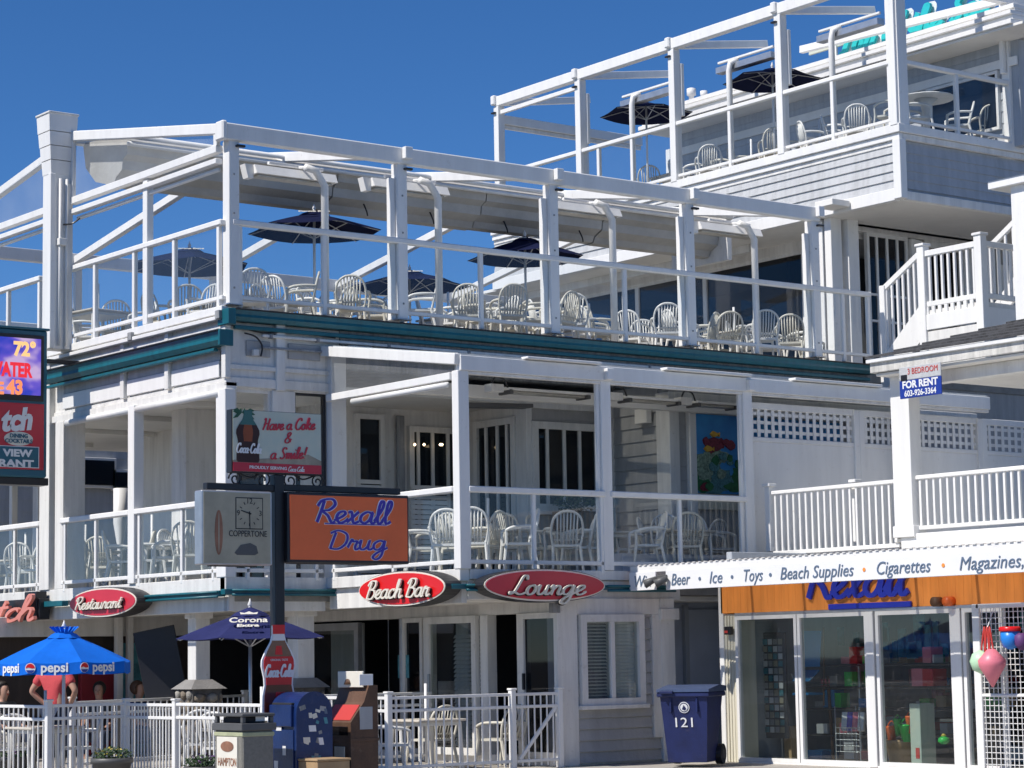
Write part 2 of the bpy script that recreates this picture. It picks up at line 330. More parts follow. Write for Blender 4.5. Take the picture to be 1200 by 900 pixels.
def script(name, text, m, parent, origin, rot, height, width=None, pen=.12, depth=.01, slant=.25, angle=0, tight=1.0):
    """cursive lettering: origin = centre of the word at half cap height (world)"""
    x = 0; st = []
    for ch in text:
        adv, ss = G[ch]
        for s_ in ss: st.append([(px+x+slant*py, py) for px, py in s_])
        x += adv*tight
    xs = [p[0] for s_ in st for p in s_]; x0, x1 = min(xs), max(xs)
    sy = height/2; sx = (width/(x1-x0)) if width else sy
    mb = MB(); q = 0
    for s_ in st:
        pts = smooth_pts(s_, 5); L = [(((p[0]-(x0+x1)/2)*sx), (p[1]-1)*sy) for p in pts]
        V = []; F = []
        for i, p in enumerate(L):
            a = L[max(i-1, 0)]; b = L[min(i+1, len(L)-1)]; dx, dy = b[0]-a[0], b[1]-a[1]; l = math.hypot(dx, dy) or 1
            nx, ny = -dy/l, dx/l; wd = pen*height*(.35+.35*abs(nx)); q += 1e-5
            V += [(p[0]+nx*wd, p[1]+ny*wd, 0), (p[0]+nx*wd, p[1]+ny*wd, depth+q), (p[0]-nx*wd, p[1]-ny*wd, depth+q), (p[0]-nx*wd, p[1]-ny*wd, 0)]
        for i in range(len(L)-1):
            for k in range(4): F.append((4*i+k, 4*i+(k+1) % 4, 4*i+4+(k+1) % 4, 4*i+4+k))
        F += [(0, 1, 2, 3), tuple(4*(len(L)-1)+k for k in (3, 2, 1, 0))]
        mb.add(V, F)
    if angle:
        ca, sa = math.cos(angle), math.sin(angle); mb.v = [(v[0]*ca-v[1]*sa, v[0]*sa+v[1]*ca, v[2]) for v in mb.v]
    return link(name, mb.mesh(m), parent, origin, rot)
def text(name, s_, m, parent, origin, rot, size, depth=.006, shear=0, align='CENTER', width=None, bold=0, space=1):
    c = bpy.data.curves.new('t', 'FONT'); c.body = s_; c.size = size; c.extrude = depth/2; c.shear = shear; c.align_x = align; c.align_y = 'CENTER'; c.offset = bold; c.resolution_u = 3; c.space_character = space
    o = bpy.data.objects.new('t', c); col.objects.link(o); bpy.context.view_layer.update()
    me = bpy.data.meshes.new_from_object(o.evaluated_get(bpy.context.evaluated_depsgraph_get()))
    bpy.data.objects.remove(o); me.materials.clear(); me.materials.append(M[m])
    if width:
        xs = [v.co.x for v in me.vertices]; k = width/(max(xs)-min(xs))
        for v in me.vertices: v.co.x *= k
    for v in me.vertices: v.co.z += depth/2
    return link(name, me, parent, origin, rot)
def flat(poly, m, name, parent, origin, rot, depth=.004, z0=0):
    """flat cut-out in a lettering frame"""
    mb = MB().prism(poly, 2, z0, z0+depth); return link(name, mb.mesh(m), parent, origin, rot)
def ell(a, b, n=40, cx=0, cy=0): return [(cx+a*math.cos(2*math.pi*k/n), cy+b*math.sin(2*math.pi*k/n)) for k in range(n)]
def rect(w_, h, cx=0, cy=0): return [(cx-w_/2, cy-h/2), (cx+w_/2, cy-h/2), (cx+w_/2, cy+h/2), (cx-w_/2, cy+h/2)]

# levels
Z2, Z3, Z4 = 2.62, 6.04, 9.90
X0, Y0, X1, Y1, X4, X5 = 14.69, 25.12, 16.16, 22.21, 27.0, 19.6
FZ = .28

# ================================================================== SETTING
def struct(o): o['kind'] = 'structure'; return o
g = MB().add([(-400,-400,0),(600,-400,0),(600,600,0),(-400,600,0)], [(0,1,2,3)]); struct(g.obj('road', 'asphalt', None))
struct(bx('pavement', 'concrete', None, 8, 60, 8, 60, -.05, .10, .01))
fc = struct(bx('forecourt', 'concrete', None, 12.75, 60, 20.95, 60, .1, FZ, .01))
struct(bx('forecourt', 'concrete', None, 17.3, 60, 9, 20.95, .1, FZ-.002, .01))

# ================================================================== MAIN RESTAURANT BUILDING
B = thing('restaurant_building', 'three-storey white seaside restaurant building with open terraces and teal gutters', 'building', (18, 27, 0))
def P(*a, **k): return bx(a[0], a[1], B, *a[2:], **k)
# --- ground floor: glazed door wall facing left, set back under the deck
XD = 17.6
P('wall', 'trim', XD, XD+.2, 22.25, 31, 2.13, 2.3)
P('base_board', 'trim', XD, XD+.2, 22.25, 31, FZ, FZ+.12)
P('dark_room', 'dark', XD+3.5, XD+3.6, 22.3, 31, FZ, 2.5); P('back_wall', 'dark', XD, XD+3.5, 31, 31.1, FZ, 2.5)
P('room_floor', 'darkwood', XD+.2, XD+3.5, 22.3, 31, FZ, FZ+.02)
def yA(px, X=XD): return onx(px, 740, X).y
def opening(name, ya, yb, X, z0, z1, frame, pane, fw_=.06, parent=None, mull=(), d=.07, sill=False):
    """a framed opening in a wall facing left (-X); mull = list of y for muntins"""
    f = MB().box(X-d/2, X+d/2, ya, ya+fw_, z0, z1).box(X-d/2, X+d/2, yb-fw_, yb, z0, z1).box(X-d/2, X+d/2, ya+fw_, yb-fw_, z1-fw_, z1).box(X-d/2, X+d/2, ya+fw_, yb-fw_, z0, z0+fw_)
    o = f.obj(name, frame, parent or B)
    bx('pane', pane, o, X-.004, X+.004, ya+fw_, yb-fw_, z0+fw_, z1-fw_, 0)
    for y in mull: bx('muntin', frame, o, X-.03, X+.03, y-.025, y+.025, z0+fw_, z1-fw_, .003)
    return o
def openingB(name, xa, xb, Y, z0, z1, frame, pane, fw_=.06, parent=None, mull=(), d=.07):
    f = MB().box(xa, xa+fw_, Y-d/2, Y+d/2, z0, z1).box(xb-fw_, xb, Y-d/2, Y+d/2, z0, z1).box(xa+fw_, xb-fw_, Y-d/2, Y+d/2, z1-fw_, z1).box(xa+fw_, xb-fw_, Y-d/2, Y+d/2, z0, z0+fw_)
    o = f.obj(name, frame, parent or B)
    bx('pane', pane, o, xa+fw_, xb-fw_, Y-.004, Y+.004, z0+fw_, z1-fw_, 0)
    for x in mull: bx('muntin', frame, o, x-.025, x+.025, Y-.03, Y+.03, z0+fw_, z1-fw_, .003)
    return o
def blinds(parent, a0, a1, z0, z1, plane, c, n, m='white', facing='A', tilt=.5):
    mb = MB()
    for i in range(n):
        z = z0+(z1-z0)*(i+.5)/n; h = (z1-z0)/n*.42
        if facing == 'A': mb.add([(c-.012, a0, z-h), (c-.012, a1, z-h), (c+.02, a1, z+h), (c+.02, a0, z+h)], [(0,1,2,3)])
        else: mb.add([(a0, c-.012, z-h), (a1, c-.012, z-h), (a1, c+.02, z+h), (a0, c+.02, z+h)], [(0,1,2,3)])
    o = mb.obj('blind', m, parent); o['kind'] = 'stuff'; return o
# doors from the corner backwards
y0, y1 = yA(657), yA(613)
o = opening('door', y0, y1, XD-.02, FZ+.1, 2.13, 'trim', 'darkglass', .07); bx('handle', 'black', o, XD-.09, XD-.05, y1-.1, y1-.07, 1.2, 1.4)
y2, y3 = yA(605), yA(576)
P('door_post', 'trim', XD-.03, XD+.12, y1, y1+.10, FZ, 2.13)
P('door_post', 'trim', XD-.03, XD+.12, yA(572)-.02, yA(572)+.14, FZ, 2.13)
y4, y5 = yA(565), yA(503)
o = opening('door', y4+.05, y5, XD-.04, FZ+.1, 2.13, 'trim', 'shopglass', .09); bx('handle', 'alu', o, XD-.11, XD-.07, y5-.12, y5-.09, 1.15, 1.4)
blinds(o, y4+.2, y4+.75, FZ+.2, 1.9, 'A', XD+.1, 26, 'pale_siding')
P('curtain', 'pale_siding', XD+.35, XD+.38, y4+.78, y5-.1, FZ, 2.1)
P('door_post', 'trim', XD-.03, XD+.12, y5, y5+.1, FZ, 2.13)
y6 = yA(471)
o = opening('window', y5+.12, y6-.05, XD, FZ+.1, 2.13, 'trim', 'darkglass', .06)
bx('menu_card', 'bluegreenprint', o, XD-.02, XD-.01, y5+.45, y5+.7, 1.35, 1.65)
P('door_post', 'alu', XD-.05, XD+.05, y6-.05, y6, FZ, 2.13)
y7, y8 = yA(422), yA(388)
o = opening('door', y7, y8+.6, XD, FZ+.1, 2.1, 'alu', 'shopglass', .1)
P('curtain', 'siding', XD+.25, XD+.28, y7+.3, y8+.4, FZ, 2.1)
P('service_board', 'black', XD+1.2, XD+1.3, y6+.2, y7, FZ, 2.1)
bx('chair_back', 'alu', B, XD+.5, XD+.54, y6-.5, y6-.1, 1.05, 1.3)
# --- ground floor: clapboard wall facing the street, right of the doors
YW = Y1
xa, xb = XD, onx(0, 0, 1).x if False else 19.45
P('corner_board', 'trim', XD-.02, XD+.28, YW-.02, YW+.2, FZ, 2.3)
P('corner_board', 'trim', 19.22, 19.45, YW-.02, YW+.3, FZ, 2.3)
P('corner_cap', 'trim', 19.20, 19.50, YW-.06, YW+.3, 2.03, 2.17)
P('frieze_board', 'trim', XD+.28, 19.22, YW-.01, YW+.15, 2.10, 2.3)
P('wall', 'trim', XD+.28, 19.22, YW+.05, YW+.2, FZ, 2.1)
xw0, xw1 = 18.00, 18.83
z = FZ+.03; hb = .135
while z < 2.09:
    for (a, b) in ([(XD+.28, xw0-.09), (xw1+.09, 19.22)] if .98 < z+.06 else [(XD+.28, 19.22)]):
        mb = MB().prism([(YW+.004, z), (YW+.05, z), (YW+.05, z+hb-.012), (YW+.036, z+hb-.012)], 0, a, b); mb.obj('clapboard', 'siding', B)
    z += hb
for x_ in (19.08,): P('trim_strip', 'trim', x_, x_+.14, YW-.015, YW+.05, FZ+.3, 2.1)
o = openingB('window', xw0-.09, xw1+.09, YW-.01, .99, 2.10, 'trim', 'shopglass', .09, d=.1)
bx('sash', 'trim', o, (xw0+xw1)/2-.035, (xw0+xw1)/2+.035, YW-.05, YW+.02, 1.08, 2.01)
bx('sill', 'trim', o, xw0-.12, xw1+.12, YW-.10, YW+.04, .95, 1.0)
bx('screen', 'dark', o, xw0, (xw0+xw1)/2-.04, YW+.07, YW+.075, 1.08, 2.01, 0); blinds(o, xw0, (xw0+xw1)/2-.04, 1.08, 2.01, 'B', YW+.04, 22, 'grime', 'B')
blinds(o, (xw0+xw1)/2+.04, xw1, 1.08, 2.01, 'B', YW+.05, 22, 'white', 'B')
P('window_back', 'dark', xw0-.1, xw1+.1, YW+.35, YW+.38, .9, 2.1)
P('meter_box', 'grime', 17.48, 17.60, YW-.05, YW+.03, 2.12, 2.24)
# --- recess between restaurant and drugstore
P('wall', 'doorblue', 19.3, 24, 23.0, 23.2, FZ, 2.9)
for i in range(4): P('clapboard', 'doorblue', 19.4, 24, 22.985, 23.0, 2.22+i*.14, 2.35+i*.14, bev=.004)
o = bx('door', 'doorblue', B, 20.35, 21.2, 22.94, 22.98, FZ, 2.18); bx('handle', 'black', o, 20.43, 20.47, 22.89, 22.94, 1.12, 1.17)
P('door_frame', 'blue_and_shade_siding', 20.28, 20.35, 22.93, 23.0, FZ, 2.24)
# --- level 2 slab, fascias
P('deck_floor', 'deck', X0+.12, 27.5, Y0+.02, 34.4, 2.34, Z2)
P('deck_floor', 'deck', X1+.12, 27.5, Y1+.12, Y0+.02, 2.34, Z2-.004)
P('soffit', 'ceiling', X0+.2, 27.4, Y0+.1, 34.3, 2.27, 2.34); P('soffit', 'ceiling', X1+.2, 27.4, Y1+.2, Y0+.1, 2.268, 2.336)
P('fascia', 'trim', X0-.02, X0+.12, Y0, 34.4, 2.47, Z2+.02); P('fascia', 'trim', X0+.03, X0+.12, Y0, 34.4, 2.22, 2.468)
P('fascia', 'trim', X0-.02, X1, Y0-.02, Y0+.12, 2.47, Z2+.022); P('fascia', 'trim', X0+.03, X1, Y0+.03, Y0+.12, 2.22, 2.468)
P('fascia', 'trim', X1-.02, X1+.12, Y1, Y0-.02, 2.50, Z2+.02); P('fascia', 'trim', X1+.04, X1+.12, Y1+.05, Y0, 2.24, 2.50)
P('fascia', 'trim', X1+.12, 21.0, Y1-.02, Y1+.12, 2.52, Z2+.018); P('fascia', 'trim', X1+.12, 19.6, Y1+.03, Y1+.12, 2.28, 2.515)
# teal rails on the sign band
def teal_rail(p, q, nrm):
    r = MB()
    for dz in (0, .055): r.tube([Vector(p)+Vector((0, 0, dz)), Vector(q)+Vector((0, 0, dz))], .016, 8)
    o = r.obj('sign_rail', 'teal', B, True)
def yX0(px, py=700): return onx(px, py, X0-.06).y
P('rail_tray', 'teal', X0-.13, X0-.03, yX0(262), yX0(165), 2.40, 2.475); P('rail_tray', 'teal', X0-.13, X0-.03, yX0(78), yX0(46), 2.40, 2.475)
P('rail_tray', 'teal', X0-.1, ony(414, 692, Y0-.1).x, Y0-.13, Y0-.03, 2.42, 2.49)
P('rail_tray', 'teal', ony(529, 690, Y1-.08).x, ony(566, 690, Y1-.08).x, Y1-.09, Y1-.03, 2.40, 2.46)
P('rail_tray', 'teal', ony(707, 690, Y1-.08).x, 19.4, Y1-.09, Y1-.03, 2.40, 2.46)
teal_rail((X0-.15, yX0(262), 2.40), (X0-.15, yX0(165), 2.40), 0); teal_rail((X0, Y0-.15, 2.42), (16.4, Y0-.15, 2.42), 0)
teal_rail((X1, Y1-.11, 2.39), (16.7, Y1-.11, 2.39), 0); teal_rail((18.3, Y1-.11, 2.39), (19.4, Y1-.11, 2.39), 0)
# ground-floor columns on stone bases
rnd = random.Random(3)
def column(cx, cy, wdt, bw):
    P('column', 'trim', cx-wdt/2, cx+wdt/2, cy-wdt/2, cy+wdt/2, 1.27, 2.28)
    P('column_trim', 'trim', cx-wdt/2-.03, cx+wdt/2+.03, cy-wdt/2-.03, cy+wdt/2+.03, 2.16, 2.25)
    c = MB().prism([(0, 0)], 2, 0, 1) if False else MB()
    a, b = bw/2+.05, wdt/2+.02
    c.add([(cx-a,cy-a,1.26),(cx+a,cy-a,1.26),(cx+a,cy+a,1.26),(cx-a,cy+a,1.26),(cx-b,cy-b,1.38),(cx+b,cy-b,1.38),(cx+b,cy+b,1.38),(cx-b,cy+b,1.38)],
          [(3,2,1,0),(4,5,6,7),(0,1,5,4),(1,2,6,5),(2,3,7,6),(3,0,4,7)]).obj('stone_cap', 'stonecap', B)
    P('stone_base', 'mortar', cx-bw/2, cx+bw/2, cy-bw/2, cy+bw/2, FZ, 1.26)
    for face in (0, 1):
        z = FZ
        while z < 1.24:
            h = rnd.uniform(.13, .2); h = min(h, 1.26-z) ; u = -bw/2
            if h < .05: break
            while u < bw/2-.03:
                w_ = min(rnd.uniform(.12, .24), bw/2-u); me = bpy.data.meshes.new('stone'); bm = bmesh.new()
                bmesh.ops.create_icosphere(bm, subdivisions=1, radius=.5)
                for v in bm.verts: v.co *= rnd.uniform(.85, 1.12)
                bmesh.ops.scale(bm, vec=((w_*1.02, .09, h*1.02) if face else (.09, w_*1.02, h*1.02)), verts=bm.verts); bm.to_mesh(me); bm.free()
                for p in me.polygons: p.use_smooth = True
                me.materials.append(M[rnd.choice(['stone', 'stone', 'stone2'])])
                link('stone', me, B, (cx+u+w_/2, cy-bw/2-.005, z+h/2) if face else (cx-bw/2-.005, cy+u+w_/2, z+h/2))
                u += w_
            z += h
c1 = onx(228, 760, 15.0); column(15.12, c1.y+.1, .21, .43)
c2 = ony(360, 760, 25.35); column(c2.x, 25.5, .25, .44)
# back of the covered patio
def yb(px, py, Y): return ony(px, py, Y).x
P('patio_wall', 'darkwood', 11.5, yb(95, 800, 31), 31, 31.1, FZ, 2.3)
P('patio_wall', 'deepred', yb(95, 800, 30.9), yb(148, 800, 30.9), 30.9, 31, FZ, 1.75)
P('patio_wall', 'darkwood', yb(95, 800, 31), 17.6, 31, 31.1, FZ, 2.3)
P('patio_screen', 'bluegreenprint', yb(140, 800, 30.85), yb(168, 800, 30.85), 30.8, 30.88, FZ, 1.9)
P('patio_beam', 'trim', 11.5, 17.6, 30.7, 30.95, 2.0, 2.28)
P('patio_post', 'trim', yb(137, 760, 30.6)-.05, yb(137, 760, 30.6)+.05, 30.5, 30.6, FZ, 2.28); P('patio_post', 'trim', yb(150, 760, 30.6)-.04, yb(150, 760, 30.6)+.04, 30.5, 30.6, FZ, 2.28)
bd = bar('menu_board', 'black', B, (yb(172, 737, 27.6)+.1, 27.6, 2.05), (yb(188, 815, 27.6)+.05, 27.5, 1.1), .05, .55)

# --- level 2 : walls stepping back behind the deck
def xB(px, Y, py=560): return ony(px, py, Y).x
P('wall', 'trim', 16.95, 19.40, 26.6, 26.75, Z2, 5.2); P('wall', 'trim', 19.40, 19.55, 25.25, 26.75, Z2, 5.2)
P('wall', 'siding', 19.40, 20.85, 25.10, 25.25, Z2, 5.2); P('wall', 'siding', 20.85, 21.0, 23.95, 25.25, Z2, 5.2)
P('wall', 'siding', 20.85, 27.4, 23.80, 23.95, Z2, 5.2)
P('wall', 'trim', 16.95, 17.1, 26.75, 31.5, Z2, 5.2)
zz = Z2
while zz < 5.1:    # shingle courses on the side wall and left of the mural
    MB().prism([(20.82, zz), (20.85, zz), (20.85, zz+.19), (20.84, zz+.19)], 1, 24.02, 25.0).obj('clapboard', 'siding', B)
    MB().prism([(23.77, zz), (23.80, zz), (23.80, zz+.19), (23.79, zz+.19)], 0, 20.98, 21.3).obj('clapboard', 'siding', B)
    zz += .19
P('corner_board', 'trim', 20.80, 20.98, 23.74, 24.02, Z2, 5.15); P('corner_board', 'trim', 20.79, 20.9, 24.95, 25.12, Z2, 5.1)
P('corner_board', 'trim', 19.36, 19.46, 25.05, 25.30, Z2, 5.15); P('lamp_box', 'ceiling', 20.7, 20.8, 24.1, 24.35, 4.75, 4.95)
P('frieze_board', 'trim', 19.4, 20.85, 25.03, 25.1, 4.98, 5.15); P('frieze_board', 'trim', 20.9, 27, 23.73, 23.8, 5.0, 5.15)
# french windows (x ranges from the survey)
o = openingB('window', xB(622, 25.08), xB(702, 25.08), 25.06, Z2+.95, 4.80, 'trim', 'darkglass', .10, mull=[xB(p, 25.06) for p in (641, 661, 679)], d=.09)
bx('sill', 'trim', o, xB(618, 25.08), xB(708, 25.08), 24.95, 25.08, Z2+.9, Z2+.95)
o = opening('door', 25.30, 26.25, 19.38, Z2, 4.88, 'trim', 'darkglass', .09, mull=[25.5, 25.72, 25.98], d=.09)
o = openingB('door', xB(478, 26.58), xB(545, 26.58), 26.57, Z2, 4.82, 'trim', 'darkglass', .08, mull=[xB(493, 26.5), xB(510, 26.5), xB(528, 26.5)], d=.09)
blinds(o, xB(480, 26.5)+.02, xB(525, 26.5), Z2, 4.0, 'B', 26.5, 20, 'white', 'B')
o = openingB('window', xB(415, 26.58), xB(449, 26.58), 26.57, Z2, 4.95, 'trim', 'darkglass', .07, d=.09)
blinds(o, xB(417, 26.5)+.02, xB(447, 26.5), Z2, 4.05, 'B', 26.5, 20, 'white', 'B')
P('wall_panel', 'grime', xB(467, 26.5), xB(475, 26.5), 26.5, 26.56, Z2, 4.95)
for p in (486, 497, 516, 518):
    o = MB().lathe([(.005, -.02), (.022, 0), (.005, .02)], tuple(ony(p, 521, 26.4)), 8).obj('light_bulb', 'bulb', B)
# left glazed part of level 2
o = opening('window', 27.0, 28.6, 16.93, Z2, 4.75, 'black', 'darkglass', .06)
cc = ony(205, 560, 28.2); P('column', 'trim', cc.x, cc.x+.62, 27.9, 28.3, Z2, 5.05)
P('back_beam', 'trim', 12.5, 16.95, 33.9, 34.1, 4.78, 5.0); P('back_beam', 'ceiling', 12.5, 16.95, 33.8, 34.1, 4.55, 4.74); P('back_post', 'trim', 16.4, 16.6, 33.9, 34.1, Z2, 4.6)
P('back_post', 'trim', 15.95, 16.05, 33.9, 34.0, Z2, 4.6)
for yy in (27, 29, 31, 33): P('ceiling_batten', 'ceiling', X0+.3, 16.9, yy, yy+.12, 4.98, 5.05)
P('ceiling', 'ceiling', X0+.15, 27, Y0+.1, 34.2, 5.05, 5.12)
P('speaker', 'black', 15.1, 15.22, 30.0, 30.12, 4.75, 4.87)
# level 2 posts / lintels on the left face
P('lintel', 'trim', X0, X0+.16, Y0+.0, 34.2, 4.98, 5.075)
def roller(y0_, y1_, z, X=X0-.02): MB().tube([(X, y0_, z), (X, y1_, z)], .045, 10).obj('screen_roller', 'white', B, True)
roller(Y0+.15, 27.4, 4.94); roller(27.6, 29.45, 4.94)
P('post', 'white', X0-.03, X0+.12, Y0-.03, Y0+.20, Z2+.02, 4.985)
P('post', 'white', X0-.05, X0+.10, 27.43, 27.60, Z2+.02, 5.0)
P('post', 'trim', X0-.02, X0+.32, 29.55, 29.80, Z2+.02, 4.98); P('post', 'trim', X0-.04, X0+.1, 29.95, 30.25, Z2+.02, 6.0)
# chamber over post: panels under the gutter, left face
P('upper_wall', 'trim', X0+.05, X0+.2, Y0+.05, 34.2, 5.08, 6.0)
P('lower_trim', 'trim', X0+.03, X0+.05, Y0+.05, 30.0, 5.08, 5.13)
for i, (pa, pb) in enumerate(((68, 137), (143, 190), (195, 252))):
    P('wall_panel', 'white', X0+.01, X0+.05, yX0(pb, 440)+.03, yX0(pa, 440), 5.15, 5.36); P('upper_panel', 'pale_siding', X0+.025, X0+.05, yX0(pb, 440)+.03, yX0(pa, 440), 5.363, 5.50)
for p in (140, 192, 259): P('batten', 'trim', X0-.03, X0+.05, yX0(p, 440)-.05, yX0(p, 440)+.05, 5.12, 5.98)
P('fascia', 'white', X0-.06, X0+.04, Y0+.0, 30.3, 5.93, 6.03); P('fascia', 'trim', X0-.02, X0+.05, Y0+.02, 30.3, 5.74, 5.80); P('fascia', 'white', X0-.09, X0, Y0+.02, 30.3, 5.855, 5.905)
for p in (155, 258): P('bracket_box', 'grime', X0-.11, X0-.05, yX0(p, 385)-.05, yX0(p, 385)+.05, 5.86, 5.97)
def gutter(axis, c, a, b, z, h=.17, d=.16, cap=True):
    pr_ = [(0, 0), (-d*.75, 0), (-d, h*.35), (-d*.95, h*.6), (-d*1.05, h), (-d*1.05+.012, h), (0, h)]
    mb = MB()
    if axis == 1: mb.prism([(c+p[0], z+p[1]) for p in pr_], 1, a, b)
    else: mb.prism([(c+p[0], z+p[1]) for p in pr_], 0, a, b)
    return mb.obj('gutter', 'teal', B)
gutter(1, X0+.0, Y0-.15, 29.9, 5.52); P('gutter_lip', 'black', X0-.2, X0-.0, Y0-.15, 29.9, 5.692, 5.71)
P('gutter_pipe', 'teal', X0-.12, X0-.05, Y0+.1, 29.9, 5.46, 5.50)
P('gutter_end', 'teal', X0-.2, X0+.0, Y0-.19, Y0-.15, 5.50, 5.70)
# front: teal gutter line and weathered strip
gutter(0, Y0, X0+.05, 26.15, 5.84, .13, .14); P('gutter_end', 'teal', X0-.06, X0+.05, Y0-.17, Y0+.1, 5.78, 5.98)
P('gutter_strip', 'teal', X0+.1, 26.1, Y0-.06, Y0, 5.74, 5.79); P('gutter_lip', 'black', X0, 26.15, Y0-.16, Y0, 5.972, 5.99)
P('upper_wall', 'grime', 16.4, 26.2, Y0+.02, Y0+.2, 5.35, 5.84)
P('conduit', 'trim', 15.2, 26.0, Y0-.05, Y0, 5.665, 5.70); P('conduit', 'grime', 15.2, 26.0, Y0-.04, Y0, 5.52, 5.55)
rr = random.Random(5)
for i in range(14): x_ = 16.5+i*.68; P('wall_block', rr.choice(['trim', 'grime', 'dirty']), x_, x_+rr.uniform(.3, .6), Y0-.03, Y0+.02, 5.565, 5.655)
# chamfer section of the front, px 265-400
P('upper_wall', 'trim', X0+.05, 16.45, Y0+.04, Y0+.2, 5.0, 5.84)
P('frieze_board', 'trim', X0, 16.45, Y0, Y0+.04, 5.02, 5.14); P('frieze_board', 'trim', X0, 16.45, Y0, Y0+.04, 5.24, 5.30)
for a, b in ((15.0, 15.35), (15.62, 16.1)): P('wall_panel', 'siding', a, b, Y0+.015, Y0+.04, 5.42, 5.62)
P('batten', 'trim', 15.42, 15.55, Y0-.02, Y0+.04, 5.0, 5.84)
P('post', 'trim', 15.38, 15.72, Y0+.02, Y0+.25, Z2, 5.0)
P('post', 'white', 16.22, 16.45, Y0-.05, Y0+.15, Z2, 5.6)
openingB('window', X0+.15, 15.38, Y0+.1, 3.7, 5.0, 'trim', 'clear', .04); openingB('window', 15.72, 16.2, Y0+.1, 3.7, 5.0, 'black', 'clear', .03)
# roof over the projecting deck
ZF, ZB_ = 5.17, 5.60
P('roof_beam', 'white', X1, 25.5, Y1-.05, Y1+.08, 4.99, 5.17); P('roof_beam_lip', 'trim', X1, 25.5, Y1-.02, Y1+.05, 4.95, 4.99)
bar('roof_rafter', 'white', B, (X1-.02, Y1-.02, ZF-.05), (X1-.02, Y0, ZB_-.05), .10, .13)
bar('roof_rafter_low', 'white', B, (X1-.02, Y1+.1, 4.93), (X1-.02, Y0-.1, 4.93), .08, .09)
MB().tube([(X1-.05, Y1+.15, 4.83), (X1-.05, Y0-.7, 4.83)], .035, 10).obj('screen_roller', 'white', B, True)
MB().add([(X1, Y1+.05, 4.97), (X1, Y0, 4.97), (X1, Y0, ZB_-.1), (X1, Y1+.05, ZF-.1)], [(0, 1, 2, 3)]).obj('gable_vinyl', 'vinyl', B)
MB().add([(X1, Y1, ZF), (25.5, Y1, ZF), (25.5, Y0, ZB_), (X1, Y0, ZB_), (X1, Y1, ZF+.03), (25.5, Y1, ZF+.03), (25.5, Y0, ZB_+.03), (X1, Y0, ZB_+.03)],
         [(3,2,1,0),(4,5,6,7),(0,1,5,4),(1,2,6,5),(2,3,7,6),(3,0,4,7)]).obj('roof_panel', 'plasroof', B)
def xF(px, py=600): return ony(px, py, Y1).x
for a, b, h in ((615, 702, .03), (778, 878, .035), (928, 1030, .035)): P('roof_flashing', 'white', ony(a, 425, Y1-.06).x, ony(b, 430, Y1-.06).x, Y1-.12, Y1+.02, 5.18, 5.18+h)
postx = [X1+.05, xF(711), xF(878), xF(1065, 480)]
for x_ in postx:
    P('post', 'white', x_-.08, x_+.08, Y1-.03, Y1+.10, Z2+.02, 4.99)
    if x_ > 17: P('post_cap', 'white', x_-.04, x_+.07, Y1-.12, Y1-.05, 5.0, 5.14); P('post_fin', 'white', x_-.13, x_-.08, Y1+.0, Y1+.05, Z2, 5.0)
for x_ in [X1+.9*k for k in range(1, 11)]: bar('rafter', 'ceiling', B, (x_, Y1+.1, ZF-.06), (x_, Y0, ZB_-.06), .05, .09)
P('inner_beam', 'ceiling', X1+.3, 25.4, 23.5, 23.62, 4.86, 5.02)
for xa__, xb__ in ((17.6, 18.9), (19.55, 20.45), (20.75, 21.5)):
    hh = thing('ceiling_heater', 'white tube heater under the projecting deck roof, %s' % {17.6: 'left bay', 19.55: 'middle of the right bay', 20.75: 'above the reef mural'}[xa__], 'heater', (xa__, 23.2, 4.86), 'heaters under the lower deck roof')
    bx('reflector', 'white', hh, xa__, xb__, 23.1, 23.32, 4.93, 4.96); bx('heater_tube', 'heater', hh, xa__+.05, xb__-.05, 23.14, 23.28, 4.895, 4.925)
    for e__ in (xa__, xb__-.05): bx('end_bracket', 'bingrey', hh, e__, e__+.05, 23.08, 23.34, 4.88, 4.93)
    MB().tube(smooth_pts([(xa__+.05, 23.2, 4.96), (xa__-.05, 23.15, 5.06), (xa__-.2, 23.12, 5.08), (xa__-.28, 23.1, 5.0)]), .012, 6).obj('cable', 'black', hh)
    bx('junction_box', 'trim', hh, xa__-.25, xa__-.05, 23.15, 23.3, 4.9, 5.0)
bar('heater_panel', 'bingrey', B, (17.4, 23.9, 4.80), (18.5, 23.9, 4.84), .25, .05)
MB().tube(smooth_pts([(14.95, Y0-.02, 5.70), (15.1, Y0-.04, 5.66), (15.2, Y0-.03, 5.55), (15.18, Y0-.03, 5.42)]), .011, 6).obj('cable', 'black', B)
P('junction_box', 'trim', 15.06, 15.14, Y0-.06, Y0, 5.42, 5.50)
MB().tube(smooth_pts([(14.7, Y0-.02, 5.80), (15.2, Y0-.03, 5.72), (15.6, Y0-.03, 5.76), (16.3, Y0-.03, 5.73)]), .010, 6).obj('cable', 'black', B)
for xx in (15.3, 16.0, 17.1, 18.4, 19.9, 21.6, 23.3, 24.8): P('pipe_clip', 'grime', xx, xx+.04, Y0-.07, Y0, 5.655, 5.71)
# --- level 3 floor slab
P('terrace_floor', 'deck', X0+.05, 26.25, Y0+.02, 34.8, 5.86, Z3-.03)
P('terrace_floor', 'deck', 26.25, 38, 25.6, 37.5, 5.80, Z3-.03)
P('wall', 'siding', 26.25, 38, 25.62, 25.8, 2.6, 5.8)
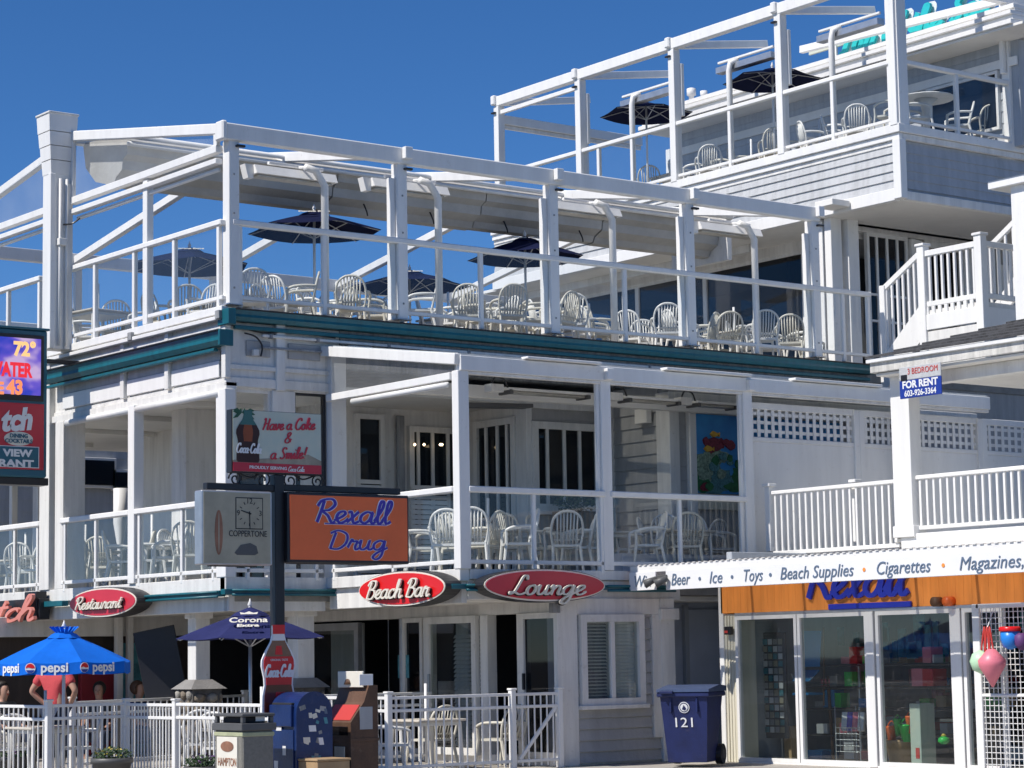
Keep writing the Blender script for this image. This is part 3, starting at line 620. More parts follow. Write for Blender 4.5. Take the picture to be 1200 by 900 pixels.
# --- level 3 enclosed bar: dark glazed wall facing left under the upper deck
XB_ = 28.3
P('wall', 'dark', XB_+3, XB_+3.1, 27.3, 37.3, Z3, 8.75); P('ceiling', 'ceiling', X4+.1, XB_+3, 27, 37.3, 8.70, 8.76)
P('header', 'trim', XB_-.05, XB_+.1, 27.3, 37.4, 8.52, 8.72); P('header', 'trim', XB_-.6, XB_-.4, 29.4, 37.4, 8.56, 8.70)
yB = [28.6, 31.2, 33.1, 35.0, 37.2]
for a, b in zip(yB, yB[1:]): opening('window', a, b, XB_, Z3, 8.52, 'trim', 'darkglass', .05)
P('wall_end', 'trim', X4+.2, XB_+.3, 37.2, 37.6, Z3, 8.7)
for i, y in enumerate((27.62, 27.86, 28.1, 28.34)):
    P('folding_panel', 'white', XB_-.42+.08*i, XB_-.36+.08*i, y, y+.21, Z3, 8.5)
o = opening('door', 27.0, 27.55, XB_-.5, Z3, 8.55, 'white', 'darkglass', .1)
bx('muntin', 'white', o, XB_-.53, XB_-.47, 27.1, 27.45, 7.35, 7.40)
for y in (26.85, 27.05): P('post', 'white', X4+.15, X4+.4, y, y+.15, Z3, 8.75)
P('post', 'white', X4+.5, X4+.75, 26.8, 27.1, Z3, 8.75)
# street-facing wall of level 3 under the overhang
P('header', 'trim', X4+.8, 31.2, 27.15, 27.3, 8.62, 8.76)
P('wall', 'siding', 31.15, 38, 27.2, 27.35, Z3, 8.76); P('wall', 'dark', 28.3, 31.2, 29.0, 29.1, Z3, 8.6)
x = [ony(p, 280, 27.2).x for p in (1014, 1062, 1080, 1126, 1137)]
o = openingB('door', x[0], x[1], 27.2, Z3, 8.62, 'white', 'darkglass', .06, mull=[x[0]+(x[1]-x[0])*k/4 for k in range(1, 4)])
for zz in (7.1, 7.55): bx('muntin', 'white', o, x[0]+.06, x[1]-.06, 27.17, 27.23, zz, zz+.04, .003)
for k in range(3): P('folding_panel', 'white', x[1]+.02+k*.12, x[1]+.12+k*.12, 27.1+.03*k, 27.2+.03*k, Z3, 8.6)
P('frame', 'trim', x[3], x[4], 27.15, 27.3, Z3, 8.62); P('door_head', 'trim', x[1]+.4, x[3], 27.15, 27.3, 8.5, 8.62)
P('window_vent', 'trim', ony(1168, 290, 27.15).x, ony(1196, 290, 27.15).x, 27.1, 27.2, 7.6, 8.35)
# --- upper deck box (level 4)
P('deck_floor', 'deck', X4+.1, 38, Y0+.1, 36, 9.7, Z4-.04)
P('fascia', 'white', X4-.06, X4+.06, Y0-.06, 35.9, 9.78, Z4+.02); P('fascia', 'white', X4-.02, X4+.06, Y0-.02, 35.9, 9.68, 9.775); P('fascia', 'trim', X4+.02, X4+.1, Y0+.02, 35.9, 9.60, 9.675)
P('fascia', 'white', X4+.06, 38, Y0-.06, Y0+.06, 9.78, Z4+.018); P('fascia', 'trim', X4+.06, 38, Y0-.02, Y0+.06, 9.68, 9.775)
P('knee_wall', 'pale_siding', X4+.06, X4+.2, Y0+.1, 35.9, 8.78, 9.62); P('knee_wall', 'blue_and_shade_siding', X4+.1, 38, Y0+.06, Y0+.2, 8.76, 9.68)  # same siding both ways; street side darker and bluer, shade painted into its colour
for k in range(5):
    z = 8.9+k*.145
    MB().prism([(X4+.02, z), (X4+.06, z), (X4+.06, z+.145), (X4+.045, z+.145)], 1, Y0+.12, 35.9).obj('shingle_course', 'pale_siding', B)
    MB().prism([(Y0+.03, z), (Y0+.06, z), (Y0+.06, z+.145), (Y0+.052, z+.145)], 0, X4+.12, 38).obj('shingle_course', 'blue_and_shade_siding', B)
P('corner_board', 'white', X4-.04, X4+.11, Y0-.04, Y0+.12, 8.72, 9.68)
P('base_trim', 'white', X4-.03, X4+.1, Y0+.12, 35.9, 8.70, 8.895); P('soffit', 'ceiling', X4+.1, 38, Y0+.05, 27.2, 8.70, 8.76); P('base_trim', 'trim', X4+.11, 38, Y0, Y0+.1, 8.71, 8.85)
P('roof_lamp', 'ceiling', X4-.45, X4-.05, 26.2, 26.6, 8.75, 8.85)
# penthouse wall and cornice behind the upper deck
XP = 29.7
P('penthouse_wall', 'blue_and_shade_siding', XP, XP+.2, 24.9, 33.6, Z4-.04, 11.66); P('penthouse_wall', 'blue_and_shade_siding', XP+.2, 38, 33.4, 33.6, Z4-.04, 11.66)
zz = Z4
while zz < 11.5: MB().prism([(XP-.022, zz), (XP, zz), (XP, zz+.2), (XP-.006, zz+.2)], 1, 25.2, 33.5).obj('clapboard', 'blue_and_shade_siding', B); zz += .2
P('band', 'white', XP-.06, XP-.022, 24.9, 33.5, 11.22, 11.37)
opening('window', 25.3, 26.9, XP-.05, 10.2, 11.2, 'trim', 'darkglass', .05)
P('corner_board', 'white', XP-.04, XP+.1, 33.4, 33.62, Z4, 11.65)
XC = 28.95
for k, (dx, z0_, z1_) in enumerate(((0, 11.70, 11.78), (.06, 11.783, 11.86), (.0, 11.863, 11.93), (.12, 11.933, 11.97), (.08, 11.973, 12.05))):
    P('cornice', 'white', XC+dx, XP+.3, 24.4, 33.75-.05*k, z0_, z1_)
P('cornice_soffit', 'ceiling', XC+.05, XP, 24.2, 33.7, 11.65, 11.697)
P('roof', 'grime', XP+.3, 38, 24.2, 33.7, 11.98, 12.04)
vz = MB().lathe([(.05, 0), (.05, .25), (.09, .27), (.09, .4), (.03, .42)], (29.6, 32.9, 12.05), 10); vz.obj('roof_vent', 'white', B, True)
MB().lathe([(.04, 0), (.04, .2), (.07, .22), (.07, .3)], (29.65, 32.6, 12.05), 10).obj('roof_vent', 'white', B, True)
# flared clapboard tower column at the left
tx0, tx1, ty0, ty1 = 14.34, 14.64, 29.3, 29.56
P('tower_column', 'white', tx0, tx1, ty0, ty1, 5.95, 8.45)
P('column_edge', 'white', tx0-.02, tx0+.06, ty0-.02, ty0+.06, 5.95, 8.42); P('column_edge', 'trim', tx1-.1, tx1+.02, ty0-.03, ty0+.02, 5.95, 8.3)
for k in range(4):
    e = .005+.018*k; z0_ = 8.42+.2*k; z1_ = z0_+.2 + (.0 if k < 3 else .05); ob = MB(); b0, b1 = e, e+.012
    ob.add([(tx0-b0,ty0-b0,z0_),(tx1+b0,ty0-b0,z0_),(tx1+b0,ty1+b0,z0_),(tx0-b0,ty1+b0,z0_),(tx0-b1,ty0-b1,z1_-.01),(tx1+b1,ty0-b1,z1_-.01),(tx1+b1,ty1+b1,z1_-.01),(tx0-b1,ty1+b1,z1_-.01)],
           [(3,2,1,0),(4,5,6,7),(0,1,5,4),(1,2,6,5),(2,3,7,6),(3,0,4,7)]).obj('clapboard', 'white', B)
P('column_cap', 'trim', tx0-.085, tx1+.085, ty0-.085, ty1+.085, 9.26, 9.29)
for xx in (14.46, 14.56): MB().tube([(xx, ty0-.035, 6.0), (xx, ty0-.035, 8.35)], .02, 8).obj('conduit', 'white', B, True)
P('junction_box', 'trim', 14.42, 14.53, ty0-.1, ty0, 7.4, 7.5)
MB().tube(smooth_pts([(14.5, ty0-.05, 7.7), (14.62, ty0-.1, 7.72), (14.7, ty0-.2, 7.8)]), .012, 6).obj('cable', 'black', B)

# ================================================================== GLASS RAILINGS
def glass_rail(label, p, q, z0, h, posts, axis, group=None, shift=0, pw=.06):
    """p..q along the run; posts = positions along axis"""
    r = thing('glass_railing', label, 'railing', ((p[0]+q[0])/2, (p[1]+q[1])/2, z0), group)
    a, b = (p[1], q[1]) if axis == 1 else (p[0], q[0]); c = p[0] if axis == 1 else p[1]
    def BX(n, m, s, t, z_0, z_1, th, bev=.006):
        if axis == 1: return bx(n, m, r, c-th/2, c+th/2, s, t, z_0, z_1, bev)
        return bx(n, m, r, s, t, c-th/2, c+th/2, z_0, z_1, bev)
    BX('top_rail', 'white', a, b, z0+h-.075, z0+h, .1, .012); BX('bottom_rail', 'white', a, b, z0+.08, z0+.13, .05)
    pp = sorted(posts)
    for s in pp: BX('post', 'white', s-pw/2, s+pw/2, z0-.02, z0+h-.075, pw)
    e = sorted(set([min(a, b)]+pp+[max(a, b)]))
    for s, t in zip(e, e[1:]):
        if t-s > .2: BX('glass_pane', 'clear', s+pw/2, t-pw/2, z0+.13, z0+h-.075, .006, 0)
    return r
yA0 = lambda px, py: onx(px, py, X0).y
glass_rail('white-railed glass balustrade along the sunlit left edge of the middle roof terrace', (X0, Y0+.05), (X0, 29.65), Z3, 1.1, [Y0+.15, yA0(205, 330), yA0(158, 340), yA0(112, 350), 29.6], 1)
glass_rail('glass balustrade on the middle terrace continuing left of the flared white column', (X0, 30.3), (X0, 34.6), Z3, 1.1, [30.35, yA0(10, 380), 32.5, 34.5], 1)
xs3 = [X0+.2]+[xx for xx in (ony(470, 280, Y0).x, ony(648, 300, Y0).x, ony(808, 320, Y0).x, ony(955, 330, Y0).x)]
mid3 = [(a+b)/2+.02 for a, b in zip(xs3, xs3[1:])]
glass_rail('long shaded glass balustrade along the street front of the middle roof terrace', (X0+.08, Y0), (26.2, Y0), Z3, 1.1, mid3+[25.6, 26.15]+xs3, 0)
glass_rail('distant glass balustrade along the rear edge of the middle terrace', (X0, 34.7), (26.5, 34.7), Z3, 1.1, [16, 18, 20, 22, 24, 26], 0)
yD = lambda px, py: onx(px, py, X0).y
glass_rail('white balustrade with glass on the lower deck left of the corner post', (X0, Y0+.2), (X0, 27.45), Z2, 1.0, [yD(214, 620), 27.35, Y0+.3], 1, pw=.05)
glass_rail('lower deck balustrade between the two left posts above the oval restaurant sign', (X0, 27.6), (X0, 29.6), Z2, 1.0, [yD(113, 630), 29.5], 1, pw=.05)
glass_rail('lower deck balustrade at the far left under the roadside sign', (X0, 30.25), (X0, 34.2), Z2, 1.0, [yD(18, 640), 30.35, 33], 1, pw=.05)
glass_rail('short balustrade on the corner between left face and projecting deck', (X0+.1, Y0+.0), (16.1, Y0+.0), Z2, 1.0, [X0+.3, 15.5, 16.0], 0, pw=.05)
glass_rail('short sunlit balustrade beside the orange pharmacy sign on the projecting deck', (X1, Y1+.1), (X1, Y0-.1), Z2, 1.0, [23.6, Y0-.2], 1, pw=.05)
f2 = [X1+.1, xF(625), xF(711)-.12, xF(711)+.05, xF(795), xF(870)]
glass_rail('shaded glass balustrade on the projecting deck front left of the middle post', (X1+.1, Y1), (xF(708), Y1), Z2, 1.0, [xF(625, 600), xF(704)], 0, pw=.05)
glass_rail('shaded glass balustrade on the projecting deck front below the reef mural', (xF(714), Y1), (xF(874), Y1), Z2, 1.0, [xF(796, 600), xF(868)], 0, pw=.05)
glass_rail('glass balustrade along the long sunlit edge of the highest deck', (X4, Y0+.05), (X4, 35.7), Z4, 1.08, [onx(p, q, X4).y for p, q in ((702, 180), (741, 165), (855, 120), (975, 80))]+[onx(p, q, X4).y for p, q in ((680, 180), (790, 150), (915, 110))], 1, pw=.07)
glass_rail('shaded balustrade along the street side of the highest deck', (X4+.1, Y0), (31, Y0), Z4, 1.08, [ony(1120, 100, Y0).x, ony(1184, 120, Y0).x], 0, pw=.07)

# ================================================================== TERRACE FRAMES (retractable roofs)
F3 = thing('terrace_roof_frame', 'white post and beam frame of the retractable roof over the middle terrace', 'roof frame', (X0, Y0, Z3))
def Q(*a, **k): return bx(a[0], a[1], F3, *a[2:], **k)
ZT, ZR, YR, YE, ZE = 8.30, 9.02, 29.4, 34.5, 8.20
px3 = [X0+.10]+xs3[1:]
for i, x_ in enumerate(px3):
    Q('post', 'white', x_-.07, x_+.08, Y0-.04, Y0+.12, Z3, 8.15)
    if i: Q('post_fin', 'white', x_-.16, x_-.075, Y0+.02, Y0+.10, Z3, 7.95); Q('post_cap', 'white', x_-.02, x_+.10, Y0-.16, Y0-.075, 8.2, 8.36)
    Q('bracket', 'black', x_+.02, x_+.14, Y0-.1, Y0-.04, 8.06, 8.09)
Q('front_beam', 'white', X0-.02, px3[-1]+.1, Y0-.07, Y0+.06, 8.14, 8.36, bev=.015)
Q('beam_end', 'white', X0-.10, X0-.02, Y0-.1, Y0+.1, 8.13, 8.38, bev=.02)
for i, x_ in enumerate(px3):
    m = 'white'
    bar('rafter', m, F3, (x_-.12 if i == 0 else x_, Y0+.1, ZT-.0), (x_-.12 if i == 0 else x_, YR, ZR-.02), .10, .14, .012)
    bar('rear_rafter', m, F3, (x_-.05, YR, ZR-.04), (x_-.05, YE, ZE), .10, .13, .012)
Q('ridge_beam', 'white', X0-.05, 26.6, YR-.08, YR+.08, 8.90, 9.04); Q('rear_beam', 'white', X0-.1, 26.6, YE-.06, YE+.08, 8.12, 8.32)
for i, x_ in enumerate(px3): Q('rear_post', 'white', x_-.06, x_+.06, YE-.05, YE+.05, Z3, 8.12)
for x_ in px3: Q('base_plate', 'alu', x_-.11, x_+.11, Y0-.08, Y0+.16, Z3, Z3+.02)
for x_ in px3:
    for zz in (7.2, 7.7, 6.25): Q('bolt', 'grime', x_-.012, x_+.012, Y0-.05, Y0-.04, zz, zz+.024)
# left gable: horizontal ties, clear vinyl
for dz, hh in ((8.0, .10), (7.86, .07)): Q('tie_beam', 'white', X0-.07, X0+.03, Y0+.12, 29.3, dz, dz+hh); Q('tie_beam', 'white', X0-.07, X0+.03, 29.75, YE, dz, dz+hh)
MB().tube([(X0+.02, Y0+.2, 7.80), (X0+.02, 29.2, 7.80)], .03, 8).obj('screen_roller', 'white', F3, True); MB().tube([(X0+.02, 29.8, 7.80), (X0+.02, YE, 7.80)], .03, 8).obj('screen_roller', 'white', F3, True)
MB().add([(X0-.02, Y0+.12, 8.1), (X0-.02, 29.3, 8.1), (X0-.02, 29.3, ZR-.1), (X0-.02, Y0+.12, ZT-.06)], [(0,1,2,3)]).obj('gable_vinyl', 'vinyl', F3)
MB().add([(X0-.02, 29.75, 8.1), (X0-.02, YE, 8.1), (X0-.02, YE, ZE-.06), (X0-.02, 29.75, ZR-.14)], [(0,1,2,3)]).obj('gable_vinyl', 'vinyl', F3)
Q('gable_stile', 'white', X0-.06, X0+.0, 29.24, 29.3, 8.1, 9.0); Q('gable_stile', 'white', X0-.06, X0+.0, Y0+.12, Y0+.2, 8.08, 8.25)
for yy in (27.16,): Q('side_post', 'white', X0-.04, X0+.06, yy-.06, yy+.06, Z3, 7.98)
bar('side_brace', 'white', F3, (X0+.3, 25.6, 6.6), (X0+.3, 25.6, 7.0), .03, .03)
# folded roof fabric hanging under the ridge
prof = [(28.05, 8.72), (28.25, 8.80), (28.6, 8.84), (29.3, 8.92), (29.38, 8.88), (29.3, 8.55), (29.0, 8.30), (28.7, 8.22), (28.62, 8.16), (28.45, 8.17), (28.4, 8.26), (28.22, 8.34), (28.2, 8.47), (28.08, 8.53)]
segs = [14.86, 18.3, 21.0, 23.4, 25.9]; k_ = 0
for a, b in zip(segs, segs[1:]):
    dz = (.0, -.01, .005, -.012)[k_]; k_ += 1
    MB().prism([(p[0], p[1]+(dz if p[1] < 8.5 else 0)) for p in prof], 0, a+.01, b-.01).obj('folded_awning', 'fabric', F3)
for z_, y_ in ((8.76, 27.98), (8.66, 27.99)): MB().tube([(14.84, y_, z_), (26.0, y_, z_)], .035, 8).obj('awning_tube', 'white', F3, True)
Q('awning_end', 'trim', 25.9, 26.0, 28.0, 29.4, 8.05, 8.95)
for x_ in (18.9, 20.1, 21.5, 23.0): MB().tube(smooth_pts([(x_, 28.3, 8.3), (x_+.02, 28.25, 8.18), (x_+.05, 28.27, 8.12)]), .012, 6).obj('cord', 'black', F3)
MB().tube(smooth_pts([(20.0+.22*math.cos(t), 28.1, 8.55+.07*math.sin(t)) for t in [k*.5 for k in range(16)]], 3), .010, 5).obj('cable_loop', 'black', F3)

F4 = thing('terrace_roof_frame', 'white post and beam frame around the highest deck at upper right', 'roof frame', (X4, Y0, Z4))
def Q4(*a, **k): return bx(a[0], a[1], F4, *a[2:], **k)
y4 = [35.65]+[onx(p, q, X4).y for p, q in ((680, 140), (790, 110), (915, 80))]+[Y0+.05]
for i, y_ in enumerate(y4):
    Q4('post', 'white', X4-.07, X4+.09, y_-.08, y_+.07, Z4, 12.3); Q4('post_cap', 'white', X4-.13, X4+.02, y_-.02, y_+.1, 12.33, 12.52, bev=.02)
    if 0 < i < 4: Q4('post_fin', 'white', X4+.09, X4+.16, y_-.1, y_+.08, 11.1, 12.05)
    Q4('bracket', 'black', X4-.12, X4-.06, y_-.02, y_+.1, 12.16, 12.19)
    bar('rafter', 'white', F4, (X4+.1, y_, 12.4), (XP-.4, y_, 12.75), .09, .13)
Q4('post', 'white', X4-.02, X4+.2, Y0-.05, Y0+.20, Z4, 12.3)
Q4('top_beam', 'white', X4-.07, X4+.07, Y0-.05, 35.7, 12.30, 12.50, bev=.015); Q4('roller', 'white', X4-.02, X4+.04, y4[1], 35.6, 12.14, 12.22)
Q4('front_beam', 'white', X4+.07, 34, Y0-.07, Y0+.07, 12.30, 12.50); x_ = ony(1184, 100, Y0).x
Q4('post', 'white', x_-.09, x_+.09, Y0-.06, Y0+.1, Z4, 12.3); Q4('post_fin', 'white', x_-.18, x_-.1, Y0-.02, Y0+.06, 11.1, 12.1)
bar('rafter', 'white', F4, (x_, Y0+.07, 12.4), (x_, 30, 12.6), .1, .13)
Q4('rear_beam', 'white', X4, XP+1, 35.65, 35.8, 11.98, 12.16); Q4('rear_beam', 'trim', X4, XP+1, 35.7, 35.76, 11.90, 11.975); Q4('rear_rail', 'white', X4, XP+2, 35.68, 35.76, Z4+1.0, Z4+1.07); Q4('rear_rail', 'white', X4, XP+2, 35.68, 35.76, Z4+.4, Z4+.44)
for x_ in (29.2, 31.5): Q4('rear_post', 'white', x_-.07, x_+.07, 35.65, 35.78, Z4, 12.0)

# heaters on bent posts
def heater(label, x, y, z0, hz, lx, d, group, axis=0):
    t = thing('patio_heater', label, 'heater', (x, y, z0), group)
    if axis == 0: pts = [(x, y, z0), (x, y, hz-.22), (x-.14, y, hz-.03), (x-.30, y, hz)]
    else: pts = [(x, y, z0), (x, y, hz-.2), (x, y-.04, hz-.06), (x+.12, y-.1, hz)]
    MB().tube(pts, .052, 8).obj('bent_post', 'white', t, True)
    if axis == 0:
        MB().prism([(y+.12, hz-.02), (y+.30, hz-.02), (y+.36, hz-.14), (y+.06, hz-.14)], 0, x-lx+.25, x+.25).obj('heater_hood', 'white', t)
        bx('heater_tube', 'heater', t, x-lx+.3, x+.2, y+.12, y+.30, hz-.17, hz-.145)
        bx('hanger_bar', 'white', t, x-lx+.5, x+.1, y+.17, y+.22, hz+.02, hz+.06)
        MB().prism([(x-lx+.25, hz-.02), (x-lx+.12, hz-.02), (x-lx+.17, hz-.2), (x-lx+.25, hz-.2)], 1, y+.15, y+.28).obj('end_cap', 'white', t)
        MB().tube([(x-.28, y, hz), (x-.28, y+.2, hz+.03)], .02, 6).obj('hanger_arm', 'white', t)
    else:
        bx('heater_hood', 'alu', t, x+.05, x+.22, y-1.0, y+.4, hz-.16, hz-.05); bx('hanger_bar', 'white', t, x+.1, x+.15, y-1.0, y+.4, hz+.02, hz+.06)
    return t
for px, lab in ((381, 'infrared heater on a bent white post left of the navy umbrella, middle terrace'), (514, 'infrared heater on a bent white post in the second bay of the middle terrace'),
                (718, 'infrared heater on a bent white post in the third bay of the middle terrace'), (884, 'infrared heater on a bent white post in front of the dark bar windows')):
    x_ = ony(px, 290, Y0+.45).x; heater(lab, x_, Y0+.45, Z3, ony(px-15, {381: 197, 514: 212, 718: 238, 884: 262}[px], Y0+.45).z, 1.25, 1, 'heaters on the middle terrace')
for (px, py), lab in (((741, 110), 'infrared heater on a bent post beside the left umbrella of the highest deck'), ((855, 70), 'infrared heater on a bent post beside the right umbrella of the highest deck'), ((975, 32), 'infrared heater on a bent post in front of the turquoise rooftop lettering')):
    p = onx(px, py+40, X4+.15); q = onx(px, py, X4+.15); heater(lab, X4+.15, p.y, Z4, q.z, 1.2, 1, 'heaters on the highest deck', 1)

# ================================================================== SIGNS ON THE RESTAURANT
def BP(px, py, Y): v = ony(px, py, Y); return v.x, v.z
def AP(px, py, X): v = onx(px, py, X); return v.y, v.z
def oval_sign(label, word, plane, c, pxc, pyc, pxa, pxb, ht, facem, ww, hh, pen=.10):
    if plane == 'A':
        ya, za = AP(pxa, pyc, c); yb_, zb = AP(pxb, pyc, c); W = abs(ya-yb_); o = Vector((c, (ya+yb_)/2, (za+zb)/2)); rot = ROT_A
    else:
        xa_, za = BP(pxa, pyc, c); xb_, zb = BP(pxb, pyc, c); W = abs(xa_-xb_); o = Vector(((xa_+xb_)/2, c, (za+zb)/2)); rot = ROT_B
    t = thing('oval_sign', label, 'sign', o, 'oval signs of the restaurant')
    flat(ell(W/2, ht/2), 'black', 'backing', t, o, rot, .22, -.22); flat(ell(W/2-.01, ht/2-.01), 'offwhite', 'rim', t, o, rot, .012, .001)
    flat(ell(W/2-.03, ht/2-.03), facem, 'face', t, o, rot, .012, .008)
    dv = Vector((-.03, 0, 0)) if plane == 'A' else Vector((0, -.03, 0))
    script('lettering_shadow', word, 'black', t, o+dv*.8+Vector((0, 0, -.012)), rot, hh, W*ww, pen, .012)
    script('lettering', word, 'offwhite', t, o+dv*1.7, rot, hh, W*ww, pen, .02)
    return t
oval_sign('pink-red oval sign with cream script reading Restaurant on the left face', 'Restaurant', 'A', X0-.28, 121, 706, 82, 161, .40, 'red', .70, .16)
oval_sign('bright red oval sign with cream script reading Beach Bar', 'Beach Bar', 'A', X1-.28, 471, 690, 421, 523, .43, 'cokered', .72, .21)
oval_sign('dark red oval sign with cream script reading Lounge above the bar doors', 'Lounge', 'B', Y1-.28, 636, 686, 566, 709, .40, 'red', .62, .22)
# salmon letters at far left
ya, za = AP(20, 716, X0-.25); t = thing('channel_letter_sign', 'salmon script channel letters on a black backing at the far left', 'sign', (X0-.25, ya, za))
bx('backing', 'black', t, X0-.2, X0-.04, AP(46, 716, X0-.2)[0], AP(-60, 716, X0-.2)[0], za-.13, za+.16)
bx('letter_backing', 'black', t, X0-.22, X0-.06, AP(44, 716, X0-.2)[0], AP(30, 716, X0-.2)[0], za-.1, za+.26)
script('lettering', 'tch', 'pinkneon', t, (X0-.26, ya, za+.03), ROT_A, .34, 1.3, .15, .05)
bx('sign_arm', 'black', t, X0-.2, X0-.1, AP(8, 735, X0-.2)[0]-.15, AP(8, 735, X0-.2)[0]+.1, za-.32, za-.1)

# roadside LED cabinet
YL = 28.9
xr, zt = BP(56, 388, YL); zb = BP(56, 560, YL)[1]
t = thing('roadside_sign', 'tall teal cabinet sign with lit message screen above a red painted panel', 'sign', ((11.2+xr)/2, YL+.2, zb))
bx('cabinet', 'cab_teal', t, 11.2, xr, YL, YL+.45, zb, zt, .02); bx('cabinet_top', 'cab_teal', t, 11.15, xr+.02, YL-.03, YL+.47, zt, zt+.03)
a = BP(51, 394, YL); b = BP(51, 471, YL); bx('screen_bezel', 'black', t, 11.3, a[0], YL-.02, YL, b[1], a[1], .004)
a = BP(47, 398, YL); b = BP(47, 464, YL); bx('message_screen', 'screen', t, 11.4, a[0], YL-.03, YL-.018, b[1], a[1], 0)
def btxt(s_, m, t, pa, pb, py, Y, size, **k):
    xa_, z_ = BP(pa, py, Y); xb_, _ = BP(pb, py, Y); return text('lettering', s_, m, t, ((xa_+xb_)/2, Y, z_), ROT_B, size, width=abs(xb_-xa_), **k)
btxt('72°', 'led_y', t, 16, 42, 409, YL-.034, .26, bold=.012)
btxt('WATER', 'led_r', t, -14, 38, 432, YL-.034, .26, bold=.012); btxt('E', 'led_o', t, -6, 4, 455, YL-.034, .22, bold=.01); btxt('43', 'led_o', t, 8, 27, 454, YL-.034, .26, bold=.012)
a = BP(51, 474, YL); b = BP(51, 551, YL); bx('painted_panel', 'red', t, 11.3, a[0], YL-.02, YL, b[1], a[1], .004)
xx, zz = BP(20, 493, YL-.03); text('lettering', 'tch', 'pure', t, (xx-.02, YL-.024, zz), (R(90), R(-6), 0), .40, shear=.3, bold=.02, width=.46)
xx, zz = BP(22, 514, YL-.03); flat(ell(.21, .095), 'offwhite', 'oval_plate', t, (xx, YL-.021, zz), ROT_B, .006)
text('lettering', 'DINING', 'cab_teal', t, (xx, YL-.03, zz+.035), ROT_B, .075, bold=.002); text('lettering', 'COCKTAILS', 'cab_teal', t, (xx, YL-.03, zz-.035), ROT_B, .075, bold=.002)
a = BP(45, 524, YL); b = BP(45, 549, YL); bx('view_panel', 'pure', t, 11.5, a[0], YL-.026, YL-.021, b[1], a[1], .004); bx('view_panel', 'cab_teal', t, 11.51, a[0]-.012, YL-.03, YL-.0255, b[1]+.01, a[1]-.01, .004)
btxt('VIEW', 'pure', t, 3, 38, 530.5, YL-.031, .13, bold=.006); btxt('RANT', 'pure', t, -2, 39, 542.5, YL-.031, .13, bold=.006)
bx('lower_frame', 'black', t, 11.2, xr+.05, YL+.05, YL+.3, zb-.1, zb)
bx('mounting_arm', 'black', t, xr, X0-.05, YL+.1, YL+.16, 5.70, 5.76)

# rooftop lettering
a = AP(945, 53, 30.0); b = AP(1150, -8, 30.0)
t = thing('rooftop_sign', 'turquoise script letters reading Top of the Sea standing on the roof', 'sign', (30, (a[0]+b[0])/2, 12.05))
zc = AP(1085, 22, 30)[1]; yt0 = AP(986, 37, 30)[0]; WT = 3.55
bx('sign_board', 'sky_print', t, 30.05, 30.09, AP(1000, 40, 30)[0], a[0], AP(970, 57, 30)[1], AP(970, 45, 30)[1])
script('letter_backing', 'Top of the Sea', 'pure', t, (30.04, yt0-WT/2, zc), ROT_A, .42, WT, .40, .01, tight=1.1)
script('lettering', 'Top of the Sea', 'teal_letter', t, (29.98, yt0-WT/2, zc), ROT_A, .42, WT, .20, .06, tight=1.1)
for yy in (24.8, 26.0, 27.2, 28.4, 29.4): bx('strut', 'white', t, 30.02, 30.07, yy, yy+.04, 12.05, 12.7)

# underwater mural
xa_, z1 = BP(814, 485, 23.72); xb_, z0 = BP(986, 577, 23.72); z0 = 3.78
t = thing('reef_mural', 'deep blue underwater reef mural with pale coral and yellow fish on the deck wall', 'mural', ((xa_+xb_)/2, 23.72, z0))
bx('panel', 'sea', t, xa_, xb_, 23.70, 23.76, z0, z1, .002); bx('frame', 'white', t, xa_-.12, xa_, 23.69, 23.78, 2.7, z1+.05)
bx('lower_wall', 'cream', t, xa_, xb_, 23.72, 23.78, z0-.22, z0)
rm = random.Random(11)
def blob(m, px, py, rx, rz, k, n=16, nm='coral'):
    x_, z_ = BP(px, py, 23.69); poly = [((rx*math.cos(a_))*rm.uniform(.72, 1.15), (rz*math.sin(a_))*rm.uniform(.72, 1.15)) for a_ in [2*math.pi*i/n for i in range(n)]]
    poly = [(min(max(p[0], xa_-x_), xb_-x_), max(p[1], z0-z_)) for p in poly]
    flat(poly, m, nm, t, (x_, 23.699, z_), ROT_B, .0025*k)
blob('coral_d', 835, 566, .34, .20, .6, 24); blob('coral_b', 868, 560, .2, .16, .8, 20); blob('coral_b', 822, 560, .2, .22, 1); blob('coral_a', 832, 552, .26, .15, 2, 22); blob('coral_a', 838, 536, .30, .10, 3, 24); blob('coral_d', 846, 562, .22, .16, 4, 22); blob('coral_c', 838, 520, .18, .10, 5, 22)
blob('coral_b', 862, 571, .22, .07, 6, 18); blob('coral_c', 826, 571, .08, .06, 7); blob('coral_a', 820, 541, .12, .08, 8, 18); blob('coral_c', 833, 527, .07, .05, 8)
def fish(px, py, s_, k):
    x_, z_ = BP(px, py, 23.69); flat([(-s_, 0), (-.4*s_, .55*s_), (.5*s_, .25*s_), (.7*s_, .05*s_), (1.1*s_, .35*s_), (1.05*s_, -.35*s_), (.7*s_, -.05*s_), (.5*s_, -.3*s_), (-.4*s_, -.5*s_)], 'fishy', 'fish', t, (x_, 23.699, z_), ROT_B, .0025*k)
fish(837, 509, .08, 13); fish(830, 526, .085, 14); fish(872, 503, .055, 13); fish(872, 557, .04, 13)
for k in range(16): blob(('coral_a', 'coral_d', 'coral_b', 'coral_c')[k % 4], rm.uniform(818, 866), rm.uniform(534, 574) if k % 4 != 3 else rm.uniform(514, 528), rm.uniform(.04, .09), rm.uniform(.03, .07), 9+k*.15, 9, 'coral_frond')
